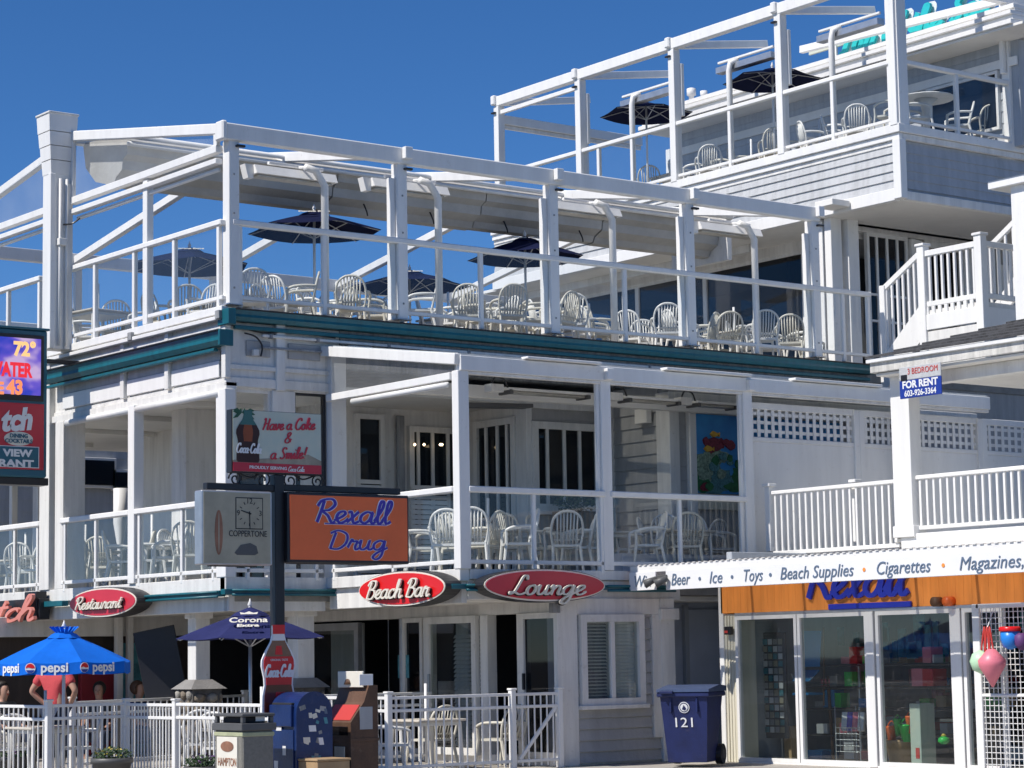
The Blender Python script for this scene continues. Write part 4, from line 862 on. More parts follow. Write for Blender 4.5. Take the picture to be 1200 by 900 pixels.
# cupboard-like planter under the window
t = thing('flower_planter', 'dark planter with small shrub under the lower deck window', 'planter', (ony(675, 590, 24.7).x, 24.7, 3.2))
c_ = t.location; bx('box', 'darkwood', t, c_.x-.3, c_.x+.3, 24.55, 24.85, 3.3, 3.55)
mb = MB(); rf = random.Random(2)
def leaves(mb, c, rx, ry, rz, n, s_, r_):
    for _ in range(n):
        while True:
            p = Vector((r_.uniform(-1, 1), r_.uniform(-1, 1), r_.uniform(-1, 1)))
            if p.length < 1: break
        p = Vector((c[0]+p.x*rx, c[1]+p.y*ry, c[2]+p.z*rz)); d = Vector((r_.uniform(-1, 1), r_.uniform(-1, 1), r_.uniform(-.3, 1))).normalized(); e = d.orthogonal().normalized()
        mb.add([p-e*s_*.3, p+d*s_, p+e*s_*.3, p-d*s_*.2], [(0, 1, 2, 3)])
leaves(mb, (c_.x, 24.7, 3.66), .38, .18, .13, 260, .06, rf); o = mb.obj('foliage', 'leaf', t); o['kind'] = 'stuff'

# ================================================================== POLE WITH STREET SIGNS
YP = 20.0; xp_ = BP(325, 700, YP)[0]
t = thing('sign_pole', 'black square pole carrying the pharmacy, clock and cola signs', 'pole', (xp_, YP, .1))
bx('shaft', 'black', t, xp_-.055, xp_+.055, YP-.055, YP+.055, .1, BP(325, 557, YP)[1], .006)
for a, b, y_ in ((240, 319, 571), (330, 467, 573)):
    A_ = BP(a, y_, YP); B_ = BP(b, y_, YP); bx('arm', 'black', t, A_[0], B_[0], YP-.04, YP+.04, A_[1]-.02, A_[1]+.045)
bx('arm', 'black', t, *sorted((BP(244, 663, YP)[0], BP(300, 663, YP)[0])), YP-.03, YP+.03, 2.53, 2.57); bx('arm', 'black', t, BP(336, 661, YP)[0], BP(441, 661, YP)[0], YP-.03, YP+.03, 2.565, 2.605)
for s_ in (-1, 1):
    for u, rr_ in ((.16, .10), (.48, .08)):
        cx, cz = xp_+s_*u, BP(325, 563, YP)[1]
        pts = [(cx+s_*rr_*(1-k/22)*math.cos(k*.55), YP, cz+rr_*(1-k/22)*math.sin(k*.55)) for k in range(19)]
        MB().tube(pts, .009, 6).obj('scroll', 'black', t, True)
    MB().tube(smooth_pts([(xp_+s_*.1, YP, 3.55), (xp_+s_*.3, YP, 3.42), (xp_+s_*.55, YP, 3.52)]), .009, 6).obj('scroll', 'black', t, True)
# cola billboard
xa_, z1 = BP(272, 480, YP-.05); xb_, _ = BP(375, 484, YP-.05); z0 = BP(325, 554, YP-.05)[1]; cx, cz = (xa_+xb_)/2, (z0+z1)/2; W, H = xb_-xa_, z1-z0
s = thing('cola_sign', 'beach-scene cola sign with a bottle and red script on top of the pole', 'sign', (cx, YP-.05, z0))
bx('panel', 'black', s, xa_-.015, xb_+.015, YP-.06, YP+.04, z0-.015, z1+.005); yq = YP-.061
flat(rect(W, H), 'sky_print', 'print', s, (cx, yq, cz), ROT_B, .003); flat([(-W/2, -.32*H), (0, -.26*H), (.2*W, -.24*H), (.35*W, -.18*H), (W/2, -.28*H), (W/2, -.40*H), (-W/2, -.40*H)], 'sand_print', 'sand', s, (cx, yq, cz), ROT_B, .005)
flat(rect(W, .145*H, 0, -.427*H), 'red', 'band', s, (cx, yq, cz), ROT_B, .007)
u = W*.9/4.4
for k, (a0, l) in enumerate(((2.2, .16), (1.75, .15), (1.3, .13), (.6, .16), (.15, .14), (2.7, .14), (3.6, .12), (-.4, .14))):
    c0 = (-.40*W, .46*H); p1 = (c0[0]+l*math.cos(a0)*1.1, c0[1]+l*math.sin(a0)*.6-.03); p1 = (max(p1[0], -W/2), min(p1[1], H/2))
    flat([c0, (c0[0]+.6*(p1[0]-c0[0])+.01, c0[1]+.6*(p1[1]-c0[1])+.03), p1, (c0[0]+.5*(p1[0]-c0[0]), c0[1]+.5*(p1[1]-c0[1])-.02)], 'leafprint', 'palm_frond', s, (cx, yq, cz), ROT_B, .0065+.0004*k)
def bottle(H_, w_): # half outline -> closed polygon, base at 0
    pr_ = [(.42, 0), (.47, .04), (.46, .22), (.40, .34), (.41, .42), (.48, .55), (.47, .62), (.36, .72), (.22, .82), (.17, .90), (.17, 1.0)]
    return [(x_*w_, z_*H_) for x_, z_ in pr_], pr_
def bott_poly(H_, w_, z0_=0, z1_=1, k=1):
    pr_ = [(.42, 0), (.47, .04), (.46, .22), (.40, .34), (.41, .42), (.48, .55), (.47, .62), (.36, .72), (.22, .82), (.17, .90), (.17, 1.0)]
    def wat(z_):
        for (a_, b_), (c_, d_) in zip(pr_, pr_[1:]):
            if b_ <= z_ <= d_: return a_+(c_-a_)*(z_-b_)/(d_-b_)
        return .17
    zs = [z0_]+[p[1] for p in pr_ if z0_ < p[1] < z1_]+[z1_]
    return [(wat(z_)*w_*k, z_*H_) for z_ in zs]+[(-wat(z_)*w_*k, z_*H_) for z_ in reversed(zs)]
bx0 = (cx-.335*W, yq, z0+.15*H)
flat(bott_poly(.85*H, .27*W, 0, .76), 'colaprint', 'bottle', s, bx0, ROT_B, .009); flat(bott_poly(.85*H, .27*W, .72, 1), 'paleglass', 'bottle_neck', s, bx0, ROT_B, .0095)
flat(bott_poly(.85*H, .27*W, .40, .74, .42), 'amber', 'bottle_glow', s, bx0, ROT_B, .0093)
script('lettering', 'Coca-Cola', 'pure', s, (bx0[0]+.01, yq-.011, z0+.38*H), ROT_B, .095, .27*W, .12, .003)
for w_, (u_, v_, ww_, hh_) in {'Have a Coke': (.13, .31, .60, .115), '&': (.12, .09, .07, .11), 'a Smile!': (.13, -.17, .42, .115)}.items():
    script('lettering', w_, 'red', s, (cx+u_*W, yq-.006, cz+v_*H), ROT_B, hh_, ww_*W, .125, .003, angle=.05)
text('lettering', 'PROUDLY SERVING', 'pure', s, (cx-.11*W, yq-.008, cz-.43*H), ROT_B, .042, .003, width=.42*W, bold=.001); script('lettering', 'Coca-Cola', 'pure', s, (cx+.21*W, yq-.008, cz-.43*H), ROT_B, .05, .18*W, .10, .003)
# clock sign
xa_, z1 = BP(237, 574, YP-.14); xb_, _ = BP(318, 578, YP-.14); z0 = BP(275, 662, YP-.14)[1]; cx, cz = (xa_+xb_)/2, (z0+z1)/2; W, H = xb_-xa_, z1-z0
s = thing('clock_sign', 'weathered sun-lotion sign cabinet with a square clock left of the pole', 'sign', (cx, YP, z0))
bx('cabinet', 'alu', s, xa_-.01, xb_+.01, YP-.14, YP+.0, z0, z1, .01); yq = YP-.141
flat(rect(W-.03, H-.03), 'clockface', 'face', s, (cx, yq, cz), ROT_B, .004)
cs = .40*W; ccx, ccz = cx+.17*W, cz+.20*H
flat(rect(cs, cs), 'black', 'clock_frame', s, (ccx, yq-.003, ccz), ROT_B, .003); flat(rect(cs-.02, cs-.02), 'clockface', 'clock_dial', s, (ccx, yq-.005, ccz), ROT_B, .003)
for k in range(12):
    a_ = k*math.pi/6; 
    if k in (0, 3, 9): continue
    r1 = cs*.40; p = (r1*math.sin(a_), r1*math.cos(a_)); q_ = (p[0]*.78, p[1]*.78); n_ = (math.cos(a_)*.004, -math.sin(a_)*.004)
    flat([(p[0]-n_[0], p[1]-n_[1]), (p[0]+n_[0], p[1]+n_[1]), (q_[0]+n_[0], q_[1]+n_[1]), (q_[0]-n_[0], q_[1]-n_[1])], 'black', 'hour_mark', s, (ccx, yq-.008, ccz), ROT_B, .002)
for s_, dx, dz in (('12', 0, .38), ('3', .40, 0), ('9', -.40, 0)): text('numeral', s_, 'black', s, (ccx+dx*cs, yq-.008, ccz+dz*cs), ROT_B, .075, .003)
def hand(a_, l, w_): d = (math.sin(a_), math.cos(a_)); n_ = (d[1]*w_, -d[0]*w_); flat([(-n_[0]-d[0]*.02, -n_[1]-d[1]*.02), (n_[0]-d[0]*.02, n_[1]-d[1]*.02), (n_[0]*.6+d[0]*l, n_[1]*.6+d[1]*l), (-n_[0]*.6+d[0]*l, -n_[1]*.6+d[1]*l)], 'black', 'clock_hand', s, (ccx, yq-.011, ccz), ROT_B, .002)
hand(R(286), .10, .008); hand(R(178), .155, .006)
o_ = (cx-.27*W, yq-.004, cz-.30*H); flat(ell(.045, .22, 28, 0, .17), 'skinprint', 'surfboard_print', s, o_, ROT_B, .003); flat(ell(.006, .20, 16, 0, .17), 'clockface', 'board_stripe', s, o_, ROT_B, .0042)
flat([(-.13, -.05), (-.10, -.07), (.10, -.07), (.14, -.05), (.12, .02), (.05, .05), (-.06, .03)], 'bingrey', 'towel_print', s, (cx+.12*W, yq-.004, cz-.27*H), ROT_B, .003)
text('lettering', 'COPPERTONE', 'black', s, (cx+.15*W, yq-.005, cz-.08*H), ROT_B, .085, .003, width=.55*W)
# orange pharmacy sign
xa_, z1 = BP(337, 576, YP-.12); xb_, _ = BP(479, 582, YP-.12); z0 = BP(400, 660, YP-.12)[1]; cx, cz = (xa_+xb_)/2, (z0+z1)/2; W, H = xb_-xa_, z1-z0
s = thing('pharmacy_sign', 'orange sign with blue outlined script reading Rexall Drug in a black frame', 'sign', (cx, YP, z0))
bx('cabinet', 'black', s, xa_, xb_, YP-.12, YP+.12, z0, z1, .01); yq = YP-.121
flat(rect(W-.05, H-.06), 'orangesign', 'face', s, (cx, yq, cz), ROT_B, .004)
for (w_, v_, hh_, ww_, du) in (('Rexall', .24, .23, .62, .04), ('Drug', -.17, .19, .48, .07)):
    script('lettering_outline', w_, 'pure', s, (cx+du*W, yq-.004, cz+v_*H), ROT_B, hh_, ww_*W, .17, .003, slant=.12)
    script('lettering', w_, 'indigo', s, (cx+du*W, yq-.008, cz+v_*H), ROT_B, hh_, ww_*W, .11, .003, slant=.12)
flat(rect(.52*W, .018, .05*W, .06*H), 'pure', 'underline', s, (cx, yq-.004, cz), ROT_B, .003); flat(rect(.51*W, .010, .05*W, .06*H), 'indigo', 'underline', s, (cx, yq-.007, cz), ROT_B, .003)
# cola bottle cut-out on the pole
xa_, z1 = BP(326, 734, YP-.1); z0 = BP(326, 838, YP-.1)[1]; H = z1-z0; cx = BP(326, 790, YP-.1)[0]
s = thing('bottle_sign', 'flat cola bottle cut-out with red label fixed to the pole', 'sign', (cx, YP-.1, z0)); yq = YP-.09
flat(bott_poly(H*1.02, .41), 'pure', 'backing', s, (cx, yq, z0-.01), ROT_B, .02)
flat(bott_poly(H, .36, 0, .84), 'cola', 'bottle', s, (cx, yq, z0), ROT_B, .024); flat(bott_poly(H, .36, .04, .26, .35), 'cokered', 'highlight', s, (cx+.02, yq, z0), ROT_B, .026)
flat(bott_poly(H, .36, .68, .78, .3), 'cokered', 'highlight', s, (cx, yq, z0), ROT_B, .026)
flat(bott_poly(H, .36, .34, .66), 'cokered', 'label', s, (cx, yq, z0), ROT_B, .028); flat(bott_poly(H, .36, .84, .935), 'pure', 'collar', s, (cx, yq, z0), ROT_B, .028); flat(rect(.135, .09, 0, H*.965), 'cokered', 'cap', s, (cx, yq, z0), ROT_B, .03)
script('lettering', 'Coca-Cola', 'pure', s, (cx, yq-.03, z0+H*.5), ROT_B, .12, .31, .12, .004); text('lettering', 'ORIGINAL TASTE', 'pure', s, (cx, yq-.03, z0+H*.62), ROT_B, .03, .003, width=.2)

# ================================================================== STREET FURNITURE
YM = 19.4
# mailbox
xa_ = BP(347, 820, YM)[0]; xb_ = BP(388, 820, YM)[0]; yn = YM; zt = BP(365, 811, YM)[1]; wd = .50
s = thing('mailbox', 'dark blue street mailbox covered in stickers beside the pole', 'mailbox', ((xa_+xb_)/2, YM+wd/2, .1)); r_ = (xb_-xa_)/2; cx = (xa_+xb_)/2
pf = [(xa_, .25), (xb_, .25), (xb_, zt-r_)]+[(cx+r_*math.cos(a_), zt-r_+r_*math.sin(a_)) for a_ in [math.pi*k/16 for k in range(1, 16)]]+[(xa_, zt-r_)]
MB().prism(pf, 1, YM, YM+wd).obj('body', 'mail', s)
for yy in (YM-.012, YM+wd): MB().prism([(cx+(p[0]-cx)*1.03, zt-r_+(p[1]-zt+r_)*1.03 if p[1] > zt-r_ else p[1]) for p in pf], 1, yy, yy+.012).obj('side_flange', 'mail', s)
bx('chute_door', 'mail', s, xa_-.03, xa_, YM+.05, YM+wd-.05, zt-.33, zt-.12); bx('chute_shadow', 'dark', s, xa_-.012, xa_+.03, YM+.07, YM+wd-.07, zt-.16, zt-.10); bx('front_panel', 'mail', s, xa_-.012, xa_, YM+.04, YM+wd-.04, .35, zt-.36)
for k in range(4): bx('leg', 'black', s, (xa_+.02, xb_-.07)[k % 2], (xa_+.07, xb_-.02)[k % 2], (YM+.02, YM+wd-.07)[k//2], (YM+.07, YM+wd-.02)[k//2], .1, .25)
rs = random.Random(4)
for k in range(14):
    a_ = rs.uniform(-.4, .4); w_, h_ = rs.uniform(.03, .07), rs.uniform(.025, .05); zz = rs.uniform(.45, zt-.12); xx = cx+rs.uniform(-.7, .7)*r_
    flat([(p[0]*math.cos(a_)-p[1]*math.sin(a_), p[0]*math.sin(a_)+p[1]*math.cos(a_)) for p in rect(w_, h_)], rs.choice(['siding', 'bluegreenprint', 'grime', 'offwhite', 'black']), 'sticker', s, (xx, YM-.0123, zz), ROT_B, .0015+.0002*k)
for (u, v, w_, h_, m) in ((.16, .30, .09, .06, 'pure'), (.30, .22, .06, .06, 'bluegreenprint'), (.10, .42, .08, .05, 'offwhite'), (.25, .44, .07, .07, 'pure'), (.33, .36, .05, .05, 'greytext'), (.20, .62, .13, .05, 'bluegreenprint'), (.26, .69, .14, .05, 'pure'), (.08, .72, .05, .04, 'offwhite'), (.30, .12, .05, .05, 'greytext'), (.14, .16, .04, .05, 'offwhite')):
    if u*1.25 < 2*r_: flat([(p[0]*math.cos(u*3)-p[1]*math.sin(u*3)*.3, p[1]) for p in rect(w_, h_)], m, 'sticker', s, (xa_+u*1.1, YM-.0125, zt-.08-v*.9), ROT_B, .003)
for (u, v, w_, h_) in ((.2, .40, .10, .06), (.3, .66, .06, .09), (.15, .82, .07, .07)): flat(rect(w_, h_), 'pure', 'sticker', s, (xa_-.013-(.02 if v < .3 else 0), YM+wd-u, zt-v*.85), ROT_A, .003)
# newspaper box
xa_ = BP(411, 850, YM)[0]; xb_ = BP(443, 850, YM)[0]; wd = .52; zt = BP(427, 808, YM)[1]
s = thing('newspaper_box', 'brown newspaper vending box with small white notice on top', 'newspaper box', ((xa_+xb_)/2, YM+.25, .1))
MB().prism([(xa_, .1), (xb_, .1), (xb_, zt+.04), (xb_-.10, zt+.05), (xa_+.16, zt-.12), (xa_, zt-.32)], 1, YM, YM+wd).obj('body', 'brown', s)
MB().prism([(xa_-.006, .80), (xb_+.006, .80), (xb_+.006, .83), (xa_-.006, .83)], 1, YM-.008, YM+wd+.008).obj('seam', 'brown', s)
bx('display_window', 'darkglass', s, xa_-.012, xa_, YM+.05, YM+.36, .86, zt-.36); bx('coin_box', 'black', s, xa_-.05, xa_, YM+.38, YM+.48, .45, .85); bx('handle', 'alu', s, xa_-.05, xa_-.01, YM+.40, YM+.43, .88, 1.05)
bar('red_label', 'redprint', s, (xa_+.015, YM+.25, zt-.30), (xa_+.13, YM+.25, zt-.15), .44, .012); script('lettering', 'Sale', 'pure', s, (xa_+.055, YM+.25, zt-.215), (R(50), 0, R(-90)), .09, .3, .14, .003)if False else None
bx('notice', 'offwhite', s, xb_-.16, xb_-.14, YM+.03, YM+.48, zt+.02, zt+.18); bx('notice_side', 'pure', s, xb_-.22, xb_-.06, YM-.01, YM, zt+.04, zt+.15)
bx('price_card', 'cream', s, xa_-.014, xa_-.002, YM+.1, YM+.28, .6, .75); flat(rect(.15, .22), 'siding', 'sticker', s, ((xa_+xb_)/2+.02, YM-.001, zt-.28), ROT_B, .003)
o = MB(); o.lathe([(.09, 0), (.07, .05), (.03, .08)], (xb_-.1, YM+.3, zt+.05), 10).obj('top_knob', 'brown', s, True)
s2 = thing('cardboard_tray', 'small tan box lying in front of the newspaper box', 'box', (xa_-.1, YM-.3, .1)); x0_ = BP(372, 893, YM-.35)[0]; x1_ = BP(410, 893, YM-.35)[0]
bx('tray', 'tan', s2, x0_, x1_, YM-.35, YM+.0, .1, BP(390, 892, YM-.35)[1]); bx('lid', 'tan', s2, x0_-.01, x1_+.01, YM-.36, YM+.01, BP(390, 892, YM-.35)[1]+.002, BP(390, 892, YM-.35)[1]+.025)
# rubbish bin
YT = 19.3; xa_ = BP(284, 870, YT)[0]; xb_ = BP(321, 870, YT)[0]; wd = .52; z1 = BP(300, 856, YT)[1]; zt = BP(300, 836, YT)[1]
s = thing('rubbish_bin', 'square street litter bin with grey stone sides and dark hooded lid', 'bin', ((xa_+xb_)/2, YT+wd/2, .1)); q_ = .04
bx('body', 'greybin', s, xa_, xb_, YT, YT+wd, .1, z1, .015); bx('collar', 'bingrey', s, xa_-.02, xb_+.02, YT-.02, YT+wd+.02, z1, z1+.07)
for (u, v) in ((xa_, YT), (xb_-q_, YT), (xa_, YT+wd-q_), (xb_-q_, YT+wd-q_)): bx('lid_post', 'bingrey', s, u, u+q_, v, v+q_, z1+.07, zt-.03)
bx('lid_top', 'bingrey', s, xa_-.01, xb_+.01, YT-.01, YT+wd+.01, zt-.03, zt+.0, .01); bx('lid_core', 'dark', s, xa_+.06, xb_-.06, YT+.06, YT+wd-.06, z1+.07, zt-.035)
bx('front_card', 'offwhite', s, xa_-.012, xa_-.002, YT+.08, YT+wd-.06, .3, z1-.06)
for k, w_ in enumerate(('HAMPTON', 'BEACH')): text('lettering', w_, 'skinprint', s, (xa_-.014, YT+wd/2, z1-.30-.14*k), ROT_A, .11, .003, width=.34)
flat(ell(.12, .05, 20), 'skinprint', 'emblem', s, (xa_-.013, YT+wd/2, z1-.15), ROT_A, .003)
bx('stripe', 'stripe', s, xa_-.006, xb_+.006, YT-.006, YT+wd+.006, z1-.055, z1-.015); flat(rect(.1, .07), 'pure', 'sticker', s, (xb_-.12, YT+.055, z1+.12), ROT_B, .003)
# blue wheelie bin (stands at an angle, front turned to the street)
u = ony(811, 850, 20.9)
s = thing('wheeled_bin', 'navy blue wheeled cart numbered 121 beside the drugstore corner', 'bin', (0, 0, 0)); zt = 1.20
w_ = .29; wb = .235
MB().add([(-wb, -.22, .04), (wb, -.22, .04), (wb, .18, .04), (-wb, .18, .04), (-w_, -.33, zt-.36), (w_, -.33, zt-.36), (w_, .33, zt-.36), (-w_, .33, zt-.36)],
  [(3,2,1,0),(4,5,6,7),(0,1,5,4),(1,2,6,5),(2,3,7,6),(3,0,4,7)]).obj('body', 'bin', s)
zr_ = zt-.36
bx('rim', 'bin', s, -w_-.03, w_+.03, -.36, .36, zr_-.04, zr_+.02, .012)
MB().prism([(-.37, zr_+.02), (.40, zr_+.02), (.40, zr_+.08), (.1, zr_+.10), (-.37, zr_+.05)], 0, -w_-.03, w_+.03).obj('lid', 'binlid', s)
bx('lid_grip', 'bin', s, -w_+.02, -w_+.18, -.41, -.37, zr_+.0, zr_+.035)
for dx in (-.55, .55): bx('rib', 'bin', s, dx*w_-.012, dx*w_+.012, -.34, -.30, zr_-.22, zr_-.04)
for sx in (-1, 1): MB().tube([(sx*wb*.95, .26, .12), (sx*(wb+.07), .26, .12)], .12, 20).obj('wheel', 'black', s); MB().tube([(sx*(wb+.07), .26, .12), (sx*(wb+.075), .26, .12)], .06, 14).obj('hub', 'bingrey', s)
MB().tube([(-w_, .42, zr_-.02), (w_, .42, zr_-.02)], .014, 8).obj('handle_bar', 'bin', s)
tl_ = math.atan2(.11, zr_-.04); rb = (R(90)+tl_, 0, 0)
def onf(x_, z_, d=.006): f = (z_-.04)/(zr_-.04); return (x_, -.22-.11*f-d, z_)
text('number', '121', 'pure', s, onf(-.01, zr_-.34), rb, .16, .004, width=.21)
flat(ell(.066, .066, 28), 'pure', 'emblem_ring', s, onf(0, zr_-.16), rb, .003); flat(ell(.056, .056, 28), 'bin', 'emblem_field', s, onf(0, zr_-.16, .008), rb, .003); flat(ell(.045, .045, 20), 'pure', 'emblem_ring', s, onf(0, zr_-.16, .010), rb, .003); flat([(-.025, -.02), (0, .03), (.03, -.015), (.01, -.035)], 'bin', 'emblem_mark', s, onf(0, zr_-.16, .013), rb, .003)
s.location = (u.x, u.y, FZ+.02); s.rotation_euler = (0, 0, R(-58))

# ================================================================== PATIO FENCES
def picket_fence(label, p, q, z0, z1, n, posts=(True, True), name='picket_fence', diag=False, th=.016, posth=.03):
    p, q = Vector((p[0], p[1], 0)), Vector((q[0], q[1], 0)); d = (q-p); L = d.length; d.normalize()
    t = thing(name, label, 'fence' if name != 'picket_gate' else 'gate', ((p.x+q.x)/2, (p.y+q.y)/2, z0))
    A_ = lambda s_, z: p+d*s_+Vector((0, 0, z))
    for z in (z1-.02, z1-.165, z0+.10): bar('rail', 'white', t, A_(0, z), A_(L, z), .035, .035, .004)
    ex = [i for i, f in enumerate(posts) if f]
    for i in ex: c_ = A_(L*i, 0); bx('post', 'white', t, c_.x-.035, c_.x+.035, c_.y-.035, c_.y+.035, z0, z1+.03); bx('post_cap', 'white', t, c_.x-.045, c_.x+.045, c_.y-.045, c_.y+.045, z1+.03, z1+.055)
    me = boxmesh(th, th, z1-z0-.06, 'white', .002)
    for k in range(n): c_ = A_(L*(k+1)/(n+1), (z0+.04+z1-.02)/2); link('picket', me, t, c_)
    if diag: bar('brace', 'white', t, A_(.05, z0+.12), A_(L-.05, z1-.18), .03, .045)
    return t
zf = 1.155
yA1 = onx(148, 826, 13).y; yA2 = onx(320, 826, 13).y; ym_ = onx(206, 826, 13).y
picket_fence('sunlit white picket fence panel just right of the patio gap, near the flower pots', (13, yA1), (13, ym_), .12, zf-.01, 15)
picket_fence('sunlit white picket fence panel behind the street litter bin', (13, ym_-.0), (13, yA2), .12, zf, 21, (False, True))
xl = ony(57, 823, yA1).x
picket_fence('shaded white picket fence section in front of the blue parasol and red-shirted person', (xl, yA1), (13, yA1), .12, zf, 15, (True, False))
picket_fence('white picket fence section at the far left edge', (xl, yA1), (xl, yA1+2.2), .12, zf-.01, 16, (False, True))
xg0 = BP(455, 815, 22.1)[0]; xg1 = BP(600, 812, 22.1)[0]; xg2 = BP(655, 810, 22.1)[0]
picket_fence('white picket fence with table behind it in front of the bar doors', (xg0, 22.1), (xg1, 22.1), FZ, 1.18, 15)
picket_fence('white picket gate with diagonal brace beside the clapboard wall', (xg1+.05, 22.1), (xg2, 22.1), FZ, 1.18, 6, (False, True), 'picket_gate', True)
picket_fence('short white fence return behind the newspaper box', (xg0, 22.1), (xg0, 24.6), FZ, 1.18, 16, (False, True))
picket_fence('rear white fence across the bar patio near the sliding doors', (xg0, 24.6), (17.4, 24.6), FZ, 1.18, 16, (False, False))
picket_fence('far fence on the covered patio between the stone column bases', (13.2, 26.3), (16.9, 28.4), FZ, 1.15, 26, (True, True))
# flower pots
def pot(label, px, py, r_, m):
    X = 12.5; c_ = onx(px, py, X); t = thing('flower_pot', label, 'flower pot', (X, c_.y, .1), 'flower pots outside the patio fence')
    MB().lathe([(r_*.7, .1), (r_*.92, c_.z-.06), (r_, c_.z-.06), (r_, c_.z), (r_*.9, c_.z), (r_*.85, c_.z-.03)], (X, c_.y, 0), 20).obj('bowl', 'bingrey', t, True)
    mb = MB(); rf_ = random.Random(px); leaves(mb, (X, c_.y, c_.z+.03), r_*.95, r_*.95, .09, 320, .045, rf_); o = mb.obj('foliage', 'leaf', t); o['kind'] = 'stuff'
    mb = MB(); leaves(mb, (X, c_.y, c_.z+.07), r_*.8, r_*.8, .06, 50, .03, rf_); o = mb.obj('blossoms', m, t); o['kind'] = 'stuff'
pot('round dark flower pot with green and purple leaves at the left edge', 20, 886, .25, 'purple'); pot('round dark flower pot with yellow blossoms in the middle of the fence gap', 131, 888, .24, 'yellow'); pot('flower pot with purple leaves beside the litter bin', 237, 898, .2, 'purple')

# ================================================================== UMBRELLAS
def umbrella(label, x, y, z0, ztop, drop, r_, n, canopy_m, group, rot=0, valance=0, pole_m='white', word=None, ruffle=False, deco=None):
    t = thing('parasol', label, 'parasol', (x, y, z0), group)
    V = [(x, y, ztop)]; F = []; rows = 5; pn = n*4
    for j in range(1, rows+1):
        f = j/rows
        for k in range(pn):
            a_ = rot+2*math.pi*k/pn; u = (k % 4)/4; sag = 4*u*(1-u)
            rr_ = r_*f*(math.cos(math.pi/n)/math.cos(((k % 4)/4-.5)*2*math.pi/n) if k % 4 else 1)
            if k % 4: rr_ = r_*f*math.cos(math.pi/n)/math.cos(((k % 4)/4-.5)*2*math.pi/n)
            V.append((x+rr_*math.cos(a_), y+rr_*math.sin(a_), ztop-drop*(f**1.15)-.02*sag*f))
    for k in range(pn): F.append((0, 1+k, 1+(k+1) % pn))
    for j in range(rows-1):
        for k in range(pn): F.append((1+j*pn+k, 1+(j+1)*pn+k, 1+(j+1)*pn+(k+1) % pn, 1+j*pn+(k+1) % pn))
    if valance:
        b_ = len(V)
        for k in range(pn):
            v = V[1+(rows-1)*pn+k]; V.append((v[0], v[1], v[2]-valance))
        for k in range(pn): F.append((1+(rows-1)*pn+k, b_+k, b_+(k+1) % pn, 1+(rows-1)*pn+(k+1) % pn))
    MB().add(V, F).obj('canopy', canopy_m, t)
    MB().lathe([(.01, .015), (r_*.20, -.012-drop*.13), (r_*.26, -.03-drop*.2)] , (x, y, ztop+.03), n).obj('vent_cap', canopy_m, t)
    MB().tube([(x, y, z0), (x, y, ztop+.06)], .02, 10).obj('pole', pole_m, t, True); MB().lathe([(.012, 0), (.03, .03), (.012, .07), (.004, .1)], (x, y, ztop+.04), 10).obj('finial', 'white', t, True)
    for k in range(n):
        a_ = rot+2*math.pi*k/n; e = (x+r_*.97*math.cos(a_), y+r_*.97*math.sin(a_), ztop-drop*.97-.02); m_ = (x+r_*.5*math.cos(a_), y+r_*.5*math.sin(a_), ztop-drop*.5**1.15-.03)
        MB().tube([(x, y, ztop-.05), m_, e], .008, 5).obj('rib', 'alu', t); MB().tube([(x, y, ztop-drop-.1), m_], .008, 5).obj('strut', 'alu', t)
    if ruffle:
        for k in range(n*2): a_ = math.pi*k/n; MB().add([(x+.10*math.cos(a_), y+.10*math.sin(a_), ztop+.0), (x+.10*math.cos(a_+.35), y+.10*math.sin(a_+.35), ztop), (x+.16*math.cos(a_+.3), y+.16*math.sin(a_+.3), ztop+.07), (x+.17*math.cos(a_+.05), y+.17*math.sin(a_+.05), ztop+.06)], [(0,1,2,3)]).obj('ruffle', canopy_m, t)
    return t
def logo_band(t, word, x, y, ang, rr_, z, tilt, size, m='pure', w_=None):
    """lettering lying on a canopy gore: ang = outward heading"""
    n_ = Vector((math.cos(ang), math.sin(ang), 0)); o = Vector((x, y, z))+n_*rr_
    return text('lettering', word, m, t, o, (R(90)-tilt, 0, ang+R(90)), size, .004, width=w_, bold=.004)
# covered-patio parasols
u = onx(75, 741, 12.3); px_, py_ = 12.3, u.y; CA = math.atan2(-py_, -px_)
t = umbrella('bright blue soda parasol on the left patio', px_, py_, .12, u.z, .34, .79, 8, 'pepsi', None, CA+R(22.5-8), .13, 'white', ruffle=True)
an = CA-R(8)+R(0)
def wrap(word, ang, zc_, size, rr_): return logo_band(t, word, px_, py_, ang, rr_, zc_, 0, size)
rv = .79*math.cos(math.pi/8)+.004; zv = u.z-.34-.065
for k, an_ in enumerate((an, an-R(45), an+R(45))):
    logo_band(t, 'pepsi', px_-.13*math.sin(an_)*-1*0, py_, an_, rv, zv, 0, .15)
    side = Vector((-math.sin(an_), math.cos(an_), 0)); c_ = Vector((px_, py_, zv))+Vector((math.cos(an_), math.sin(an_), 0))*(rv+.002)-side*.0
    c_ = c_ - side*.27
    flat(ell(.058, .058, 24), 'pure', 'globe_emblem', t, c_, (R(90), 0, an_+R(90)), .004)
    flat([(.05*math.cos(a_), .05*math.sin(a_)) for a_ in [math.pi*k2/10 for k2 in range(11)]][::1]+[(-.02, .008), (.02, -.004)], 'cokered', 'globe_top', t, c_, (R(90), 0, an_+R(90)), .007)
    flat([(.05*math.cos(a_), .05*math.sin(a_)-.006) for a_ in [math.pi+math.pi*k2/10 for k2 in range(1, 10)]], 'bluesign', 'globe_bottom', t, c_, (R(90), 0, an_+R(90)), .007)
u = ony(293, 716, 22.6); cx, cy = u.x, 22.6; CA = math.atan2(-cy, -cx)
